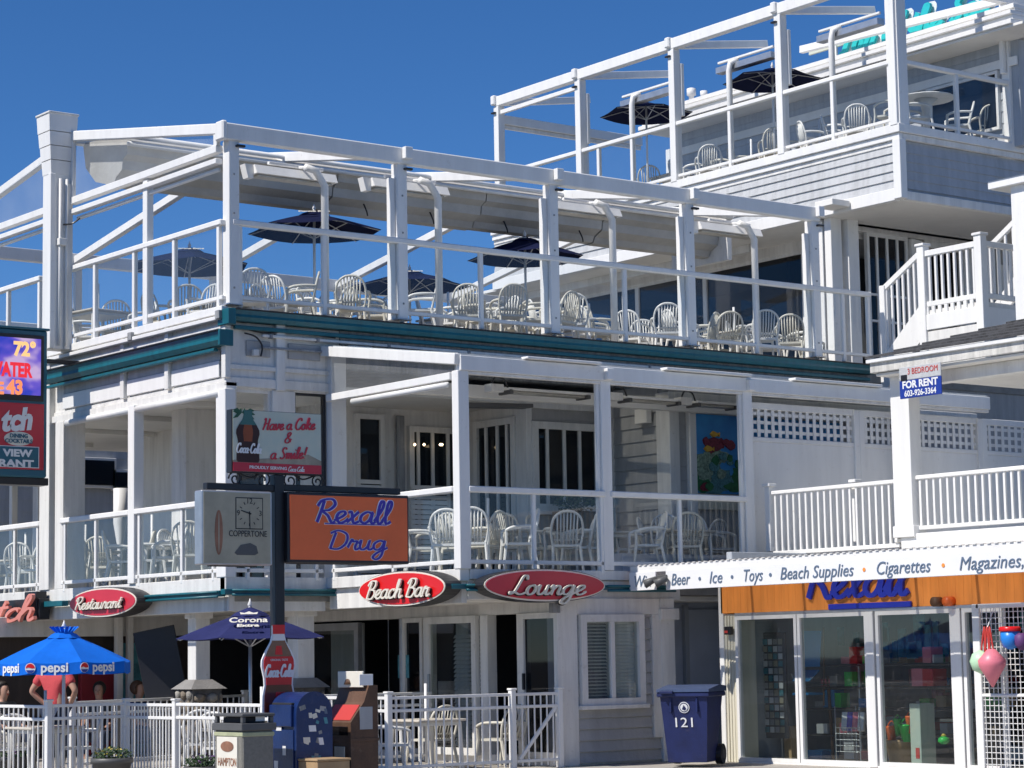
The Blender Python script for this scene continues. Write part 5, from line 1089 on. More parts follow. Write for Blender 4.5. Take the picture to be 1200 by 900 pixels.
t = umbrella('faded navy beer parasol behind the black pole on the patio', cx, cy, FZ, u.z, .30, .88, 8, 'plum', None, CA+R(22.5), .0, 'alu')
tl = math.atan(.88/.34)
logo_band(t, 'Corona', cx, cy, CA-R(2), .53, u.z-.113, tl*.92, .17, 'offwhite', .42); logo_band(t, 'Extra', cx, cy, CA-R(2), .68, u.z-.173, tl*.92, .09, 'offwhite', .24); o = flat([(-.09, 0), (-.1, .05), (-.05, .03), (0, .07), (.05, .03), (.1, .05), (.09, 0)], 'offwhite', 'crown_emblem', t, Vector((cx, cy, u.z-.045))+Vector((math.cos(CA-R(2)), math.sin(CA-R(2)), 0))*.37, (R(90)-tl*.92, 0, CA+R(88)), .004)
# middle terrace
G3 = 'navy parasols of the middle terrace'
for px, py, Y, r_, dr, lab, rot_ in ((368, 250, 28.0, .98, .27, 'open navy parasol nearest the front in the second bay of the middle terrace', .3), (222, 293, 31.5, .98, .27, 'navy parasol seen beneath the left gable of the middle terrace', .1),
        (480, 319, 32.5, 1.05, .25, 'low navy parasol at the rear of the middle terrace behind the second post', .5), (615, 280, 28.4, .93, .30, 'navy parasol partly behind the third post of the middle terrace', .2)):
    u = ony(px, py, Y); t = umbrella(lab, u.x, Y, Z3, u.z, dr, r_, 6, 'navy', G3, rot_, .0)
    CA = math.atan2(-Y, -u.x); logo_band(t, 'Corona Extra', u.x, Y, CA, .44, u.z-.055, R(66), .10, 'offwhite', .45)
G4 = 'navy parasols of the highest deck'
for px, py, X, lab in ((757, 122, 27.9, 'navy parasol on the highest deck, the left one'), (905, 82, 27.9, 'navy parasol on the highest deck in front of the grey penthouse wall')):
    u = onx(px, py, X); umbrella(lab, X, u.y, Z4, u.z, .20, .88, 6, 'navy', G4, .2)

# ================================================================== CHAIRS AND TABLES
def make_chair():
    t = thing('plastic_chair', 'x', 'chair', (0, 0, 0))
    MB().prism([(-.235, -.24), (.235, -.24), (.22, .22), (-.22, .22)], 2, .40, .435).obj('seat', 'plastic', t)
    arc = smooth_pts([(-.23, .20, .40), (-.27, .25, .62), (-.23, .30, .80), (-.12, .325, .885), (0, .33, .905), (.12, .325, .885), (.23, .30, .80), (.27, .25, .62), (.23, .20, .40)], 4)
    mb = MB().tube(arc, .021, 6)
    for k in range(7):
        x_ = -.165+.055*k; zt_ = .895-.9*x_*x_*1.6; mb.tube([(x_*.9, .205, .43), (x_, .265, .64), (x_*1.05, .322, zt_)], [.017, .014, .014], 4)
    mb.tube([(-.22, .215, .50), (.22, .215, .50)], .015, 5); mb.obj('backrest', 'plastic', t, True)
    for s_ in (-1, 1):
        MB().tube(smooth_pts([(s_*.262, .27, .66), (s_*.305, .10, .665), (s_*.305, -.12, .65), (s_*.285, -.245, .60)], 3), .024, 6).obj('armrest', 'plastic', t, True)
        MB().tube([(s_*.285, -.235, .61), (s_*.26, -.235, .42), (s_*.29, -.29, 0)], [.022, .026, .02], 6).obj('leg', 'plastic', t)
        MB().tube([(s_*.225, .19, .45), (s_*.26, .30, 0)], [.028, .02], 6).obj('leg', 'plastic', t)
    return t
def copy_tree(o, parent=None):
    c = o.copy(); col.objects.link(c); c.parent = parent
    for ch in list(o.children): copy_tree(ch, c)
    return c
chair0 = make_chair(); used = [False]; crn = random.Random(9)
def chair(label, px, ytop, z, rot, group, at=None):
    if used[0]: c = copy_tree(chair0)
    else: c = chair0; used[0] = True
    sc_ = .82 if at else .77
    rot += crn.uniform(-9, 9)
    p = at or onz(px, ytop, z+.91*.88)
    if not at:
        lo = {round(Z2, 1): (X0+.42, Y1+.42), round(Z3, 1): (X0+.42, Y0+.42), round(Z4, 1): (X4+.42, Y0+.42)}[round(z+.01, 1)]
        if p.x < lo[0]: p = onx(px, ytop, lo[0])
        if p.y < lo[1]: p = ony(px, ytop, lo[1])
        if z < 3 and p.x < X1+.35 and p.y < Y0+.4: p = ony(px, ytop, Y0+.45) if p.x < X1-.2 else onx(px, ytop, X1+.4)
    c.scale = (sc_, sc_, .88 if not at else .84)
    c.location = (p[0], p[1], z); c.rotation_euler = (0, 0, R(rot)); c['label'] = label; c['group'] = group
    if crn.random() < .3:
        for ch in c.children: ch.material_slots[0].link = 'OBJECT'; ch.material_slots[0].material = M['plastic2']
def make_table(zt_=.72, stub=True):
    t = thing('cafe_table', 'x', 'table', (0, 0, 0))
    bx('tabletop', 'tabletop', t, -.42, .42, -.42, .42, zt_-.035, zt_, .012); bx('apron', 'plastic', t, -.36, .36, -.36, .36, zt_-.09, zt_-.036)
    for sx in (-1, 1):
        for sy in (-1, 1): MB().tube([(sx*.34, sy*.34, zt_-.05), (sx*.37, sy*.37, 0)], [.03, .022], 6).obj('leg', 'plastic', t)
    if stub: MB().tube([(0, 0, .1), (0, 0, 1.22)], .022, 8).obj('parasol_stub', 'white', t, True)
    return t
table0 = make_table(); table0.scale = (.84, .84, .84); tu = [False]
def table(label, x, y, z, group, rot=0):
    if tu[0]: c = copy_tree(table0)
    else: c = table0; tu[0] = True
    c.location = (x, y, z); c.rotation_euler = (0, 0, R(rot)); c['label'] = label; c['group'] = group
g3 = 'white armchairs on the middle terrace'
W3 = 'white plastic armchair '
for px, yt, ro, lab in [
  (137, 355, 150, W3+'seen from behind at the far left of the middle terrace'), (162, 352, -100, W3+'beside the left side post of the middle terrace'), (105, 362, 60, W3+'low beside the flared tower column'),
  (218, 337, 150, W3+'under the small left parasol, back to the street'), (243, 330, -60, W3+'turned sideways just left of the corner post'),
  (297, 318, 160, W3+'just right of the corner post of the middle terrace'), (318, 332, 20, W3+'facing the street beside the corner post'), (352, 319, 235, W3+'in profile with arms out under the big front parasol'),
  (413, 326, 145, W3+'seen from behind right of the front parasol pole'), (452, 343, 20, W3+'low one just left of the second post'), (492, 329, 235, W3+'in profile just right of the second post'), (508, 348, 60, W3+'facing right behind the second bay railing'),
  (548, 336, 150, W3+'with slatted back beside the bent heater post of the second bay'), (585, 346, -100, W3+'sideways left of the third parasol pole'), (626, 341, 235, W3+'in profile just left of the third post'), (607, 352, 40, W3+'facing inward behind the third parasol pole'),
  (671, 347, 150, W3+'with tall slatted back right of the third post'), (690, 360, 100, W3+'facing right in the third bay'), (705, 360, 60, W3+'beside the bent heater post of the third bay'),
  (781, 358, 145, W3+'seen from behind just left of the fourth post'), (757, 372, -20, W3+'low one left of the fourth post'), (822, 368, 200, W3+'partly hidden just right of the fourth post'), (838, 380, 0, W3+'facing the street in the fourth bay'),
  (893, 366, 150, W3+'beside the last bent heater post'), (926, 371, 140, W3+'last one before the right end of the terrace'), (902, 378, 60, W3+'facing right beside the last heater post')]:
    chair(lab, px, yt, Z3-.02, ro, g3)
T3 = 'cream square table '
for px, py, Y, lab in [(115, 352, 30.0, 'near the flared tower column'), (262, 322, 28.6, 'under the small left parasol'), (322, 322, 28.1, 'under the big front parasol'), (432, 334, 28.6, 'with bare pole stub left of the second post'), (525, 342, 28.0, 'behind the second bay railing'),
                       (610, 346, 28.3, 'under the third parasol'), (690, 348, 27.8, 'with pole stub right of the third post'), (772, 360, 27.6, 'with pole stub left of the fourth post'), (860, 372, 26.9, 'with pole stub in the fourth bay')]:
    u = ony(px, py, Y); table(T3+lab, u.x, Y, Z3-.02, 'tables on the middle terrace', 8)
g4 = 'white armchairs on the highest deck'
for px, yt, ro, lab in [(762, 197, 140, 'leftmost one below the left parasol of the highest deck'), (800, 188, 60, 'beside the second post of the highest deck, facing right'), (830, 173, 145, 'slatted back toward the street, third from the left on the highest deck'), (870, 173, 60, 'in profile beside the third post of the highest deck'),
                        (905, 153, 145, 'below the right parasol of the highest deck'), (952, 143, 60, 'in profile beside the third heater post, highest deck'), (1003, 126, 145, 'right of the third heater post on the highest deck'), (1042, 107, 200, 'tall one just left of the corner post of the highest deck')]:
    chair(W3+lab, px, yt, Z4, ro, g4)
for px, yt, ro, lab in [(1122, 124, 230, 'in profile beside the round table on the highest deck'), (1155, 130, 150, 'seen from behind at the shaded side of the highest deck'), (1072, 118, 60, 'behind the corner post next to the round table'), (1198, 145, 60, 'cut by the right edge on the highest deck')]: chair(W3+lab, px, yt, Z4, ro, g4, at=tuple(ony(px, yt, 25.75).xy))
for px, py, X, lab in [(790, 200, 28.6, 'left of the third post, highest deck'), (880, 165, 28.9, 'below the right parasol, highest deck'), (960, 140, 28.8, 'behind the third heater post, highest deck')]: u = onx(px, py, X); table(T3+lab, X, u.y, Z4, 'tables on the highest deck')
u = ony(1140, 138, 26.4); table(T3+'on the shaded side of the highest deck', u.x, 26.4, Z4, 'tables on the highest deck')
u = onz(1085, 119, Z4+.66); t = thing('round_table', 'white round pedestal table beside the corner post of the highest deck', 'table', (u.x, u.y, Z4))
MB().lathe([(.46, .69), (.48, .705), (.46, .72)], (u.x, u.y, Z4), 28).obj('tabletop', 'plastic', t); MB().lathe([(.06, .02), (.05, .3), (.09, .6), (.2, .69)], (u.x, u.y, Z4), 12).obj('pedestal', 'plastic', t, True)
for k in range(4): a_ = k*math.pi/2+.5; MB().tube([(u.x+.05*math.cos(a_), u.y+.05*math.sin(a_), Z4+.12), (u.x+.38*math.cos(a_), u.y+.38*math.sin(a_), Z4+.02)], [.04, .025], 6).obj('foot', 'plastic', t)
g2 = 'white armchairs on the lower deck'
for px, yt, ro, lab in [(26, 637, 145, 'at the far left behind the lower deck railing'), (45, 634, -60, 'far left, turned sideways beside the wide deck post'), (8, 642, 60, 'cut by the left edge on the lower deck'), (86, 628, 150, 'just right of the wide left deck post'), (105, 634, 240, 'in profile beside a table left of the slim post'),
                        (142, 622, 60, 'in profile just left of the slim deck post'), (160, 622, 235, 'half hidden by the slim deck post'), (196, 616, 240, 'in profile left of the clock sign'), (222, 612, 145, 'partly behind the clock sign'),
                        (494, 603, 60, 'in profile right of the orange pharmacy sign'), (525, 598, 145, 'hidden partly by the corner post of the projecting deck'), (552, 596, 150, 'just right of the corner post of the projecting deck'), (582, 607, 20, 'facing the street at the first table of the projecting deck'), (607, 597, 235, 'in profile left of the short rail post'),
                        (620, 612, 60, 'behind the short rail post of the left bay'), (660, 600, 150, 'slatted back right of the short rail post, left bay'), (692, 604, 190, 'just left of the middle deck post'), (735, 606, 60, 'just right of the middle deck post'), (757, 600, 235, 'in profile in the bay below the mural'),
                        (801, 602, 150, 'seen from behind next to the second short rail post'), (856, 614, 60, 'rightmost one on the projecting deck below the mural')]:
    chair(W3+lab, px, yt, Z2, ro, g2)
for px, py, Y, lab in [(100, 636, 31.0, 'behind the left railing of the lower deck'), (30, 640, 33.2, 'far left of the lower deck'), (178, 628, 28.6, 'between the slim post and the clock sign'), (572, 602, 24.0, 'in the left bay of the projecting deck'), (700, 604, 23.8, 'behind the middle deck post'), (795, 607, 23.2, 'in the bay below the reef mural')]:
    u = ony(px, py, Y); table(T3+lab, u.x, Y, Z2-.01, 'tables on the lower deck', 5)

for px, yt, ro, lab in [
  (330, 326, 120, 'behind the big front parasol pole, rear row'), (372, 334, 30, 'below the big front parasol, facing the street'), (392, 338, 200, 'small one left of the parasol pole, rear row'), (436, 336, 60, 'rear row left of the second post'), (470, 350, 100, 'half hidden by the second post'),
  (528, 346, 210, 'rear row behind the second bay railing'), (566, 342, 20, 'rear row in the second bay, facing the street'), (596, 336, 160, 'rear row left of the third parasol'), (640, 352, 70, 'half hidden by the third post'), (655, 344, 190, 'just right of the third post, rear row'),
  (740, 366, 120, 'rear row in the third bay'), (798, 364, 70, 'touching the fourth post on its left'), (850, 368, 150, 'rear row beside the last bay table'), (870, 376, 30, 'rear row left of the last heater post'), (940, 376, 200, 'tucked at the right end behind the glass'), (190, 344, 100, 'rear row below the small left parasol')]:
    chair(W3+lab, px, yt, Z3-.02, ro, g3)
for px, yt, ro, lab in [
  (540, 602, 100, 'second row behind the corner post of the projecting deck'), (566, 600, 200, 'second row at the first table of the projecting deck'), (596, 603, 120, 'second row left of the short rail post'), (642, 604, 40, 'second row right of the short rail post'), (676, 603, 230, 'second row near the middle deck post'),
  (512, 606, 200, 'second row beside the orange sign'), (770, 606, 40, 'second row in the bay below the mural'), (786, 604, 120, 'second row left of the second short rail post'), (826, 610, 200, 'second row right of the second short rail post'), (840, 606, 60, 'second row under the reef mural'),
  (70, 634, 30, 'second row at the wide deck post'), (122, 630, 120, 'second row left of the slim post'), (176, 620, 60, 'second row right of the slim post'), (210, 620, 30, 'second row beside the clock sign')]:
    chair(W3+lab, px, yt, Z2, ro, g2)
for px, yt, ro, lab in [(310, 340, 60, 'front row, second from the corner post'), (345, 342, 150, 'front row left of the first bent heater post'), (398, 346, 30, 'front row right of the first bent heater post'), (430, 352, 200, 'front row between heater post and second post'), (536, 356, 60, 'front row under the second bay handrail'), (575, 358, 150, 'front row right of the rail post in the second terrace bay'), (640, 362, 200, 'front row touching the third post'), (722, 372, 30, 'front row beside the third heater post'), (805, 378, 60, 'front row just left of the fourth post foot'), (865, 384, 150, 'front row beside the last heater post foot'), (950, 386, 60, 'front row at the terrace right end')]:
    chair(W3+lab, px, yt, Z3-.02, ro, g3)
for px, yt, ro, lab in [(548, 616, 30, 'front row at the projecting deck corner'), (632, 620, 150, 'front row at the short rail post, left bay'), (668, 618, 60, 'front row in the middle of the left bay'), (722, 620, 200, 'front row just right of the middle deck post'), (775, 618, 60, 'front row left of the second short rail post'), (822, 620, 150, 'front row right of the second short rail post'), (130, 636, 60, 'front row left of the slim deck post'), (188, 628, 200, 'front row right of the slim deck post'), (64, 646, 150, 'front row by the wide deck post')]:
    chair(W3+lab, px, yt, Z2, ro, g2)
for px, yt, ro, lab in [(815, 182, 220, 'rear row left of the third post'), (850, 176, 30, 'rear row below the right parasol'), (925, 155, 220, 'rear row right of the fourth post'), (980, 135, 30, 'rear row beside the third heater post')]: chair(W3+lab+', highest deck', px, yt, Z4, ro, g4)
gp = 'white armchairs on the street patio'
for x_, y_, ro, lab in [(12.25, 26.0, 160, 'behind the far left patio fence'), (12.9, 25.5, 240, 'large one just behind the patio fence gap'), (13.9, 23.8, 120, 'behind the sunlit patio fence left'), (14.0, 22.8, 60, 'behind the sunlit patio fence near the litter bin'), (12.6, 26.8, 20, 'by the red-shirted person'),
                        (15.45, 22.7, 70, 'left of the long table behind the bar fence'), (17.2, 22.85, 200, 'with rounded back behind the picket gate'), (16.7, 23.6, 180, 'behind the long table by the bar doors'), (14.4, 25.2, 150, 'beside the faded navy parasol pole')]:
    chair(W3+lab, 0, 0, FZ-.02, ro, gp, at=(x_, y_))
table('cream square table behind the bar fence', 16.15, 22.95, FZ, 'tables on the street patio'); table(T3+'in the patio gap by the blue parasol', 12.35, 25.3, FZ, 'tables on the street patio'); table(T3+'under the faded navy parasol', 14.3, 22.75+.9, FZ, 'tables on the street patio')

# ================================================================== DRUGSTORE
S = thing('drugstore_building', 'single-storey drugstore with orange fascia and tall shop windows at right', 'building', (22, 18, FZ))
def D(*a, **k): return bx(a[0], a[1], S, *a[2:], **k)
yS = lambda px, py=800: onx(px, py, X5).y
yc = yS(848)
D('wall', 'cream', X5, X5+.3, yS(866), yc, FZ, 2.08); D('corner_board', 'white', X5-.03, X5+.1, yc-.05, yc+.03, FZ, 2.69)
for k in range(4): y_ = yS(853+3.2*k); D('reveal', 'cream', X5-.02+.006*k, X5, y_-.02, y_+.01, FZ, 2.06)
D('side_wall', 'blue_and_shade_siding', X5+.1, 27, yc-.1, yc, FZ, 2.85)
def oband(z0_, z1_):
    y_ = yc-.02; k = 0
    while y_ > 14.5: MB().box(X5-.03, X5+.05, y_-.118, y_, z0_, z1_).obj('orange_board', 'orange', S) if y_ > 15.5 else None; y_ -= .12
oband(2.09, 2.685)
D('band_sill', 'alu', X5-.05, X5+.05, 14.5, yS(866), 2.05, 2.088)
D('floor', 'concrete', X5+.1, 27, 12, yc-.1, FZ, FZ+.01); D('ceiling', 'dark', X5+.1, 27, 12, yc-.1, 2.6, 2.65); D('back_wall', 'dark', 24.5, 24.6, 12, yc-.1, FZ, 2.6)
D('shop_shelf', 'darkwood', 22.2, 22.6, 13, 20.5, 1.1, 1.15); D('shop_shelf', 'darkwood', 22.2, 22.6, 13, 20.5, .7, .75); D('shop_shelf', 'bingrey', 22.6, 22.65, 13, 20.5, FZ, 1.6)
edges = [866, 937, 1019, 1031, 1121, 1135]
def shopwin(a, b): return opening('shop_window', yS(b), yS(a), X5-.01, FZ+.02, 2.05, 'white', 'shopglass', .045, parent=S)
w1_ = shopwin(866, 938); w2_ = shopwin(939, 1021); D('window_post', 'white', X5-.06, X5+.05, yS(1029), yS(1020), FZ, 2.05); w3_ = shopwin(1031, 1122); D('window_post', 'white', X5-.05, X5+.05, yS(1131), yS(1122), FZ, 2.05); w4_ = shopwin(1133, 1180)
D('base_sill', 'white', X5-.05, X5+.06, 14.5, yS(866), FZ-.03, FZ+.018)
# roof and canopy
D('roof', 'dirty', X5-.02, 27, 12, yc+.0, 2.69, 2.735)
XS_ = 18.7; ya, yb_ = onx(740, 680, XS_).y, 14.6
MB().add([(XS_-.03, yb_, 2.70), (XS_-.03, ya, 2.70), (X5, ya-.0, 2.745), (X5, yb_, 2.745)], [(0,1,2,3)]).obj('canopy_sheet', 'plasroof', S)
mb = MB(); y_ = yb_
while y_ < ya: mb.box(XS_-.035, XS_-.02, y_, y_+.05, 2.69, 2.698); y_ += .1
o = mb.obj('canopy_corrugation', 'trim', S); o['kind'] = 'stuff'
D('canopy_edge', 'white', XS_-.02, XS_+.02, yb_, ya, 2.60, 2.69)
y_ = ya-.3
while y_ > 15: bar('canopy_rafter', 'trim', S, (XS_, y_, 2.66), (X5, y_, 2.70), .04, .05); y_ -= .9
sb = thing('shop_canopy_sign', 'long white hanging board listing wine, beer, ice, toys and beach supplies', 'sign', (XS_-.04, 18.5, 2.38))
yq0 = onx(784, 690, XS_).y
bx('board', 'pure', sb, XS_-.05, XS_-.03, 14.6, yq0, 2.375, 2.61, .004); bx('end_board', 'pure', sb, XS_-.05, XS_-.03, onx(772, 690, XS_).y, onx(741, 690, XS_).y, 2.385, 2.61, .004)
XT = XS_-.052
def atext(s_, m, t, pa, pb, py_, X, size, **k):
    a_ = onx(pa, py_, X); b_ = onx(pb, py_, X); return text('lettering', s_, m, t, (X, (a_.y+b_.y)/2, k.pop('z', (a_.z+b_.z)/2)), ROT_A, size, width=abs(a_.y-b_.y), **k)
zt_ = 2.49
for s_, a, b in (('Win', 743, 762), ('Beer', 786, 808), ('Ice', 831, 846), ('Toys', 871, 893), ('Beach Supplies', 914, 1000), ('Cigarettes', 1027, 1090), ('Magazines,', 1125, 1200)):
    atext(s_, 'greytext', sb, a, b, 680, XT, .20, shear=.25, z=zt_)
for p in (820, 858, 903, 1013, 1106): y_ = onx(p, 678, XT).y; flat(ell(.022, .022, 16), 'orange' if p > 950 else 'greytext', 'dot', sb, (XT, y_, zt_), ROT_A, .004)
t = thing('floodlight', 'grey twin floodlight hanging in front of the white canopy board', 'lamp', (XS_-.1, onx(766, 678, XS_).y, 2.5)); yl = onx(781, 680, XS_).y
for dy in (.13, -.07): MB().tube([(XS_-.2, yl+dy+.05, 2.45), (XS_-.08, yl+dy-.04, 2.52)], [.055, .03], 12).obj('lamp_head', 'bingrey', t, True)
bx('bracket', 'bingrey', t, XS_-.08, XS_-.05, yl-.08, yl+.1, 2.5, 2.56)
# blue script on the orange band
t = thing('shop_name_sign', 'large blue script shop name half hidden behind the canopy board', 'sign', (X5-.05, yS(1014), 2.2))
ys0, ys1 = yS(955), yS(1075); script('lettering', 'Rexall', 'shopblue', t, (X5-.04, (ys0+ys1)/2, 2.46), ROT_A, .46, abs(ys0-ys1), .125, .03, slant=.12)
zu = onx(1015, 710, X5-.05).z; bx('underline', 'shopblue', t, X5-.07, X5-.035, ys1, yS(978), zu-.03, zu+.035)
t = thing('exterior_lamp', 'pair of rust-brown round lamps at the end of the orange band', 'lamp', (X5-.1, yS(1110), 2.2))
for p in (1104, 1118): y_ = yS(p, 705); MB().tube([(X5-.14, y_, onx(1110, 705, X5).z), (X5-.03, y_, onx(1110, 705, X5).z)], .055, 14).obj('lamp_head', 'toyorange' if p == 1118 else 'brown', t, True)
t = thing('alarm_box', 'small black box on the cream corner board of the drugstore', 'box', (X5-.03, yS(856), 1.95)); c_ = onx(855, 739, X5-.03); bx('case', 'black', t, X5-.08, X5-.02, c_.y-.06, c_.y+.05, c_.z-.05, c_.z+.05); bx('display', 'redprint', t, X5-.085, X5-.079, c_.y-.02, c_.y+.04, c_.z-.03, c_.z)
# display behind the shop windows
t = thing('postcard_rack', 'tall revolving rack of small cards behind the first shop window', 'rack', (20.3, onx(915, 820, 20.3).y, FZ)); yk = onx(915, 820, 20.3).y
MB().tube([(20.3, yk, FZ), (20.3, yk, 1.9)], .012, 8).obj('pole', 'alu', t)
for k in range(13):
    for j in range(4): bx('card', ('clockface', 'siding', 'pure', 'bluegreenprint')[(k*3+j*5) % 4], t, 20.18, 20.19, yk-.17+.09*j, yk-.10+.09*j, .62+.09*k, .69+.09*k, .002)
bx('spinner_frame', 'bingrey', t, 20.2, 20.24, yk-.2, yk+.2, .55, 1.85); MB().tube([(20.1, yk+.32, .5), (20.1, yk+.34, 1.8)], .015, 8).obj('frame_rod', 'tan', t)
t = thing('beach_chair', 'bright blue folding beach chair hanging behind the second window', 'chair', (20.3, onx(955, 790, 20.3).y, 1.2)); yk = onx(952, 790, 20.3).y
bar('fabric_back', 'toyblue2', t, (20.3, yk+.02, 1.42), (20.35, yk+.02, 1.86), .30, .015); bar('fabric_seat', 'toyblue2', t, (20.3, yk+.02, 1.38), (20.12, yk+.02, 1.25), .30, .015); bar('frame', 'brown', t, (20.3, yk-.18, .95), (20.33, yk-.19, 1.9), .02, .02); bar('frame', 'alu', t, (20.3, yk+.18, .95), (20.12, yk+.18, 1.35), .015, .015); bx('lower_seat', 'toyblue2', t, 20.1, 20.4, yk-.12, yk+.16, 1.08, 1.11)
t = thing('clothes_rail', 'chrome and timber stand with hanging goods behind the second window', 'rack', (20.6, onx(975, 840, 20.6).y, FZ)); yk = onx(975, 840, 20.6).y
MB().tube([(20.6, yk, FZ), (20.6, yk+.05, 1.3)], .02, 8).obj('upright', 'brown', t); MB().tube([(20.6, yk+.45, 1.2), (20.6, yk-.1, 1.2)], .012, 8).obj('rail', 'alu', t); MB().tube([(20.6, yk+.45, FZ), (20.6, yk+.45, 1.2)], .012, 8).obj('upright', 'alu', t); bx('stock', 'toyblue2', t, 20.5, 20.8, yk+.1, yk+.4, FZ+.01, FZ+.12); bx('carton', 'tan', t, 20.3, 20.5, yk+.42, yk+.55, FZ+.01, .7)
t = thing('wire_basket', 'wire basket stand of beach toys behind the second window', 'basket', (20.2, onx(1005, 860, 20.2).y, FZ)); yk = onx(1004, 860, 20.2).y
for k in range(5): z_ = .42+.07*k; mb = MB(); mb.tube([(20.05, yk-.2, z_), (20.05, yk+.2, z_)], .005, 4); mb.tube([(20.05, yk+.2, z_), (20.4, yk+.2, z_)], .005, 4); mb.obj('wire', 'alu', t)
for k in range(7): MB().tube([(20.05, yk-.2+.066*k, .42), (20.05, yk-.2+.066*k, .70)], .004, 4).obj('wire', 'alu', t)
for sx, sy in ((20.05, -.2), (20.05, .2), (20.4, -.2), (20.4, .2)): MB().tube([(sx, yk+sy, FZ), (sx, yk+sy, .95)], .007, 5).obj('upright', 'alu', t)
for k, m in enumerate(('pure', 'toypink', 'indigo', 'pure')): tt = thing('boxed_toy', ('white', 'pink', 'violet', 'small white')[k]+' boxed toy in the wire basket behind the shop window', 'toy', (20.2, yk-.12+.09*k, .72)); bar('packet', m, tt, (20.15, yk-.12+.09*k, .66), (20.2, yk-.1+.09*k, .88), .08, .05)
t = thing('wicker_basket', 'wicker basket behind the glass entrance door', 'basket', (20.0, onx(1055, 880, 20).y, FZ)); yk = onx(1055, 880, 20).y
MB().lathe([(.12, 0), (.17, .28), (.18, .3), (.15, .29)], (20, yk, FZ), 18).obj('basket', 'tan', t, True)
for (px, py, m, r_, lab) in ((1045, 857, 'toyorange', .07, 'orange'), (1062, 855, 'green', .085, 'green'), (1052, 848, 'green', .05, 'small dark green'), (1066, 845, 'toyorange', .05, 'small orange')):
    c_ = onx(px, py, 19.95); tt = thing('sand_bucket', lab+' toy sand bucket in the wicker basket', 'toy', (c_.x, c_.y, c_.z-.1)); MB().lathe([(r_*.55, -.14), (r_, .04), (r_*1.08, .05), (r_*.9, .06)], tuple(c_), 16).obj('bucket', m, tt, True)
    MB().tube(smooth_pts([(c_.x, c_.y-r_, c_.z+.05), (c_.x, c_.y, c_.z+.05+r_), (c_.x, c_.y+r_, c_.z+.05)]), .006, 5).obj('handle', m, tt)
c_ = onx(1075, 870, 19.9); t = thing('tall_carton', 'pale blue upright carton inside the entrance window', 'box', (19.9, c_.y, FZ)); bx('carton', 'sky_print', t, 19.85, 20.1, c_.y-.1, c_.y+.06, FZ+.012, 1.0); bx('print_stripe', 'redprint', t, 19.845, 19.849, c_.y-.08, c_.y-.02, FZ+.1, .5)
c_ = onx(1106, 868, 19.95); t = thing('toy_frog_bag', 'small bright green toy on a shelf behind the entrance window', 'toy', tuple(c_)); MB().lathe([(.03, -.04), (.07, -.01), (.06, .03), (.02, .05)], tuple(c_), 12).obj('body', 'green', t, True); MB().lathe([(.02, .04), (.03, .06), (.01, .08)], tuple(c_), 8).obj('cap', 'yellow', t)
rc = random.Random(21)
for nm, mt in (('red_stock', 'cokered'), ('blue_stock', 'toyblue2'), ('pale_stock', 'pure'), ('tan_stock', 'tan'), ('green_stock', 'green'), ('pink_stock', 'toypink'), ('grey_stock', 'siding')):
    mb = MB()
    for _ in range(26):
        x_ = rc.choice([20.7, 21.3, 22.3]); y_ = rc.uniform(14.5, 21.0); z_ = rc.choice([FZ+.02, .60, .92, 1.18, 1.45]); a_, b_, c_ = rc.uniform(.05, .12), rc.uniform(.03, .10), rc.uniform(.06, .22)
        mb.box(x_-a_, x_+a_, y_-b_, y_+b_, z_, z_+c_)
    o = mb.obj(nm, mt, S); o['kind'] = 'stuff'
for x_ in (20.7, 21.3):
    for z_ in (.59, .91, 1.17, 1.44): D('shop_shelf', 'bingrey', x_-.13, x_+.13, 14.2, 21.1, z_-.02, z_-.003)
for y_ in (15.2, 16.9, 18.6, 20.2): D('shelf_upright', 'alu', 20.66, 20.7, y_, y_+.03, FZ, 1.7)
mb = MB()
for _ in range(40): y_ = rc.uniform(17.2, 20.9); z_ = rc.uniform(1.45, 1.75); mb.box(21.0, 21.02, y_, y_+rc.uniform(.05, .2), z_, z_+rc.uniform(.1, .35))
o = mb.obj('hanging_stock', 'bluegreenprint', S); o['kind'] = 'stuff'
D('window_ledge', 'bingrey', 19.8, 20.2, yS(1122)+.02, yS(1085), .80, .83)
# white grid rack outside with hanging toys
XR = 19.25; t = thing('grid_rack', 'white wire grid display rack outside the drugstore door', 'rack', (XR, onx(1175, 850, XR).y, FZ))
ya, yb_ = onx(1143, 800, XR).y, 14.9; zt2 = onx(1143, 708, XR).z; zm = onx(1143, 815, XR).z
for a, b, c, d in ((ya-.10, ya, FZ, zt2), ): bx('frame', 'white', t, XR-.02, XR+.02, a, b, c, d)
bx('frame', 'white', t, XR-.02, XR+.02, yb_, ya-.062, zt2-.05, zt2); bx('mid_bar', 'white', t, XR-.015, XR+.015, yb_, ya-.062, zm-.015, zm+.015)
k = 0; y_ = ya-.13
while y_ > 16.3: bx('grid_wire', 'white', t, XR-.004, XR+.004, y_-.004, y_+.004, FZ+.02, zt2-.05, .001); y_ -= .062
z_ = FZ+.1
while z_ < zt2-.06: bx('grid_wire', 'white', t, XR+.004, XR+.012, 16.3, ya-.062, z_-.004, z_+.004, .001); z_ += .062
def hang(label, px, py, parts_):
    c_ = onx(px, py, XR-.22); t = thing('hanging_toy', label, 'toy', tuple(c_))
    for nm, m, prof_, dz, dy in parts_: MB().lathe(prof_, (c_.x, c_.y+dy, c_.z+dz), 14).obj(nm, m, t, True)
    return t, c_
t, c_ = hang('pink and pale green beach toy set in a red-handled net bag', 1158, 775, [('pink_bag', 'toypink', [(.01, -.27), (.14, -.05), (.15, .01), (.04, .13)], 0, -.05), ('green_ball', 'mint', [(.01, -.13), (.09, -.09), (.12, 0), (.09, .08), (.01, .12)], .0, .10)])
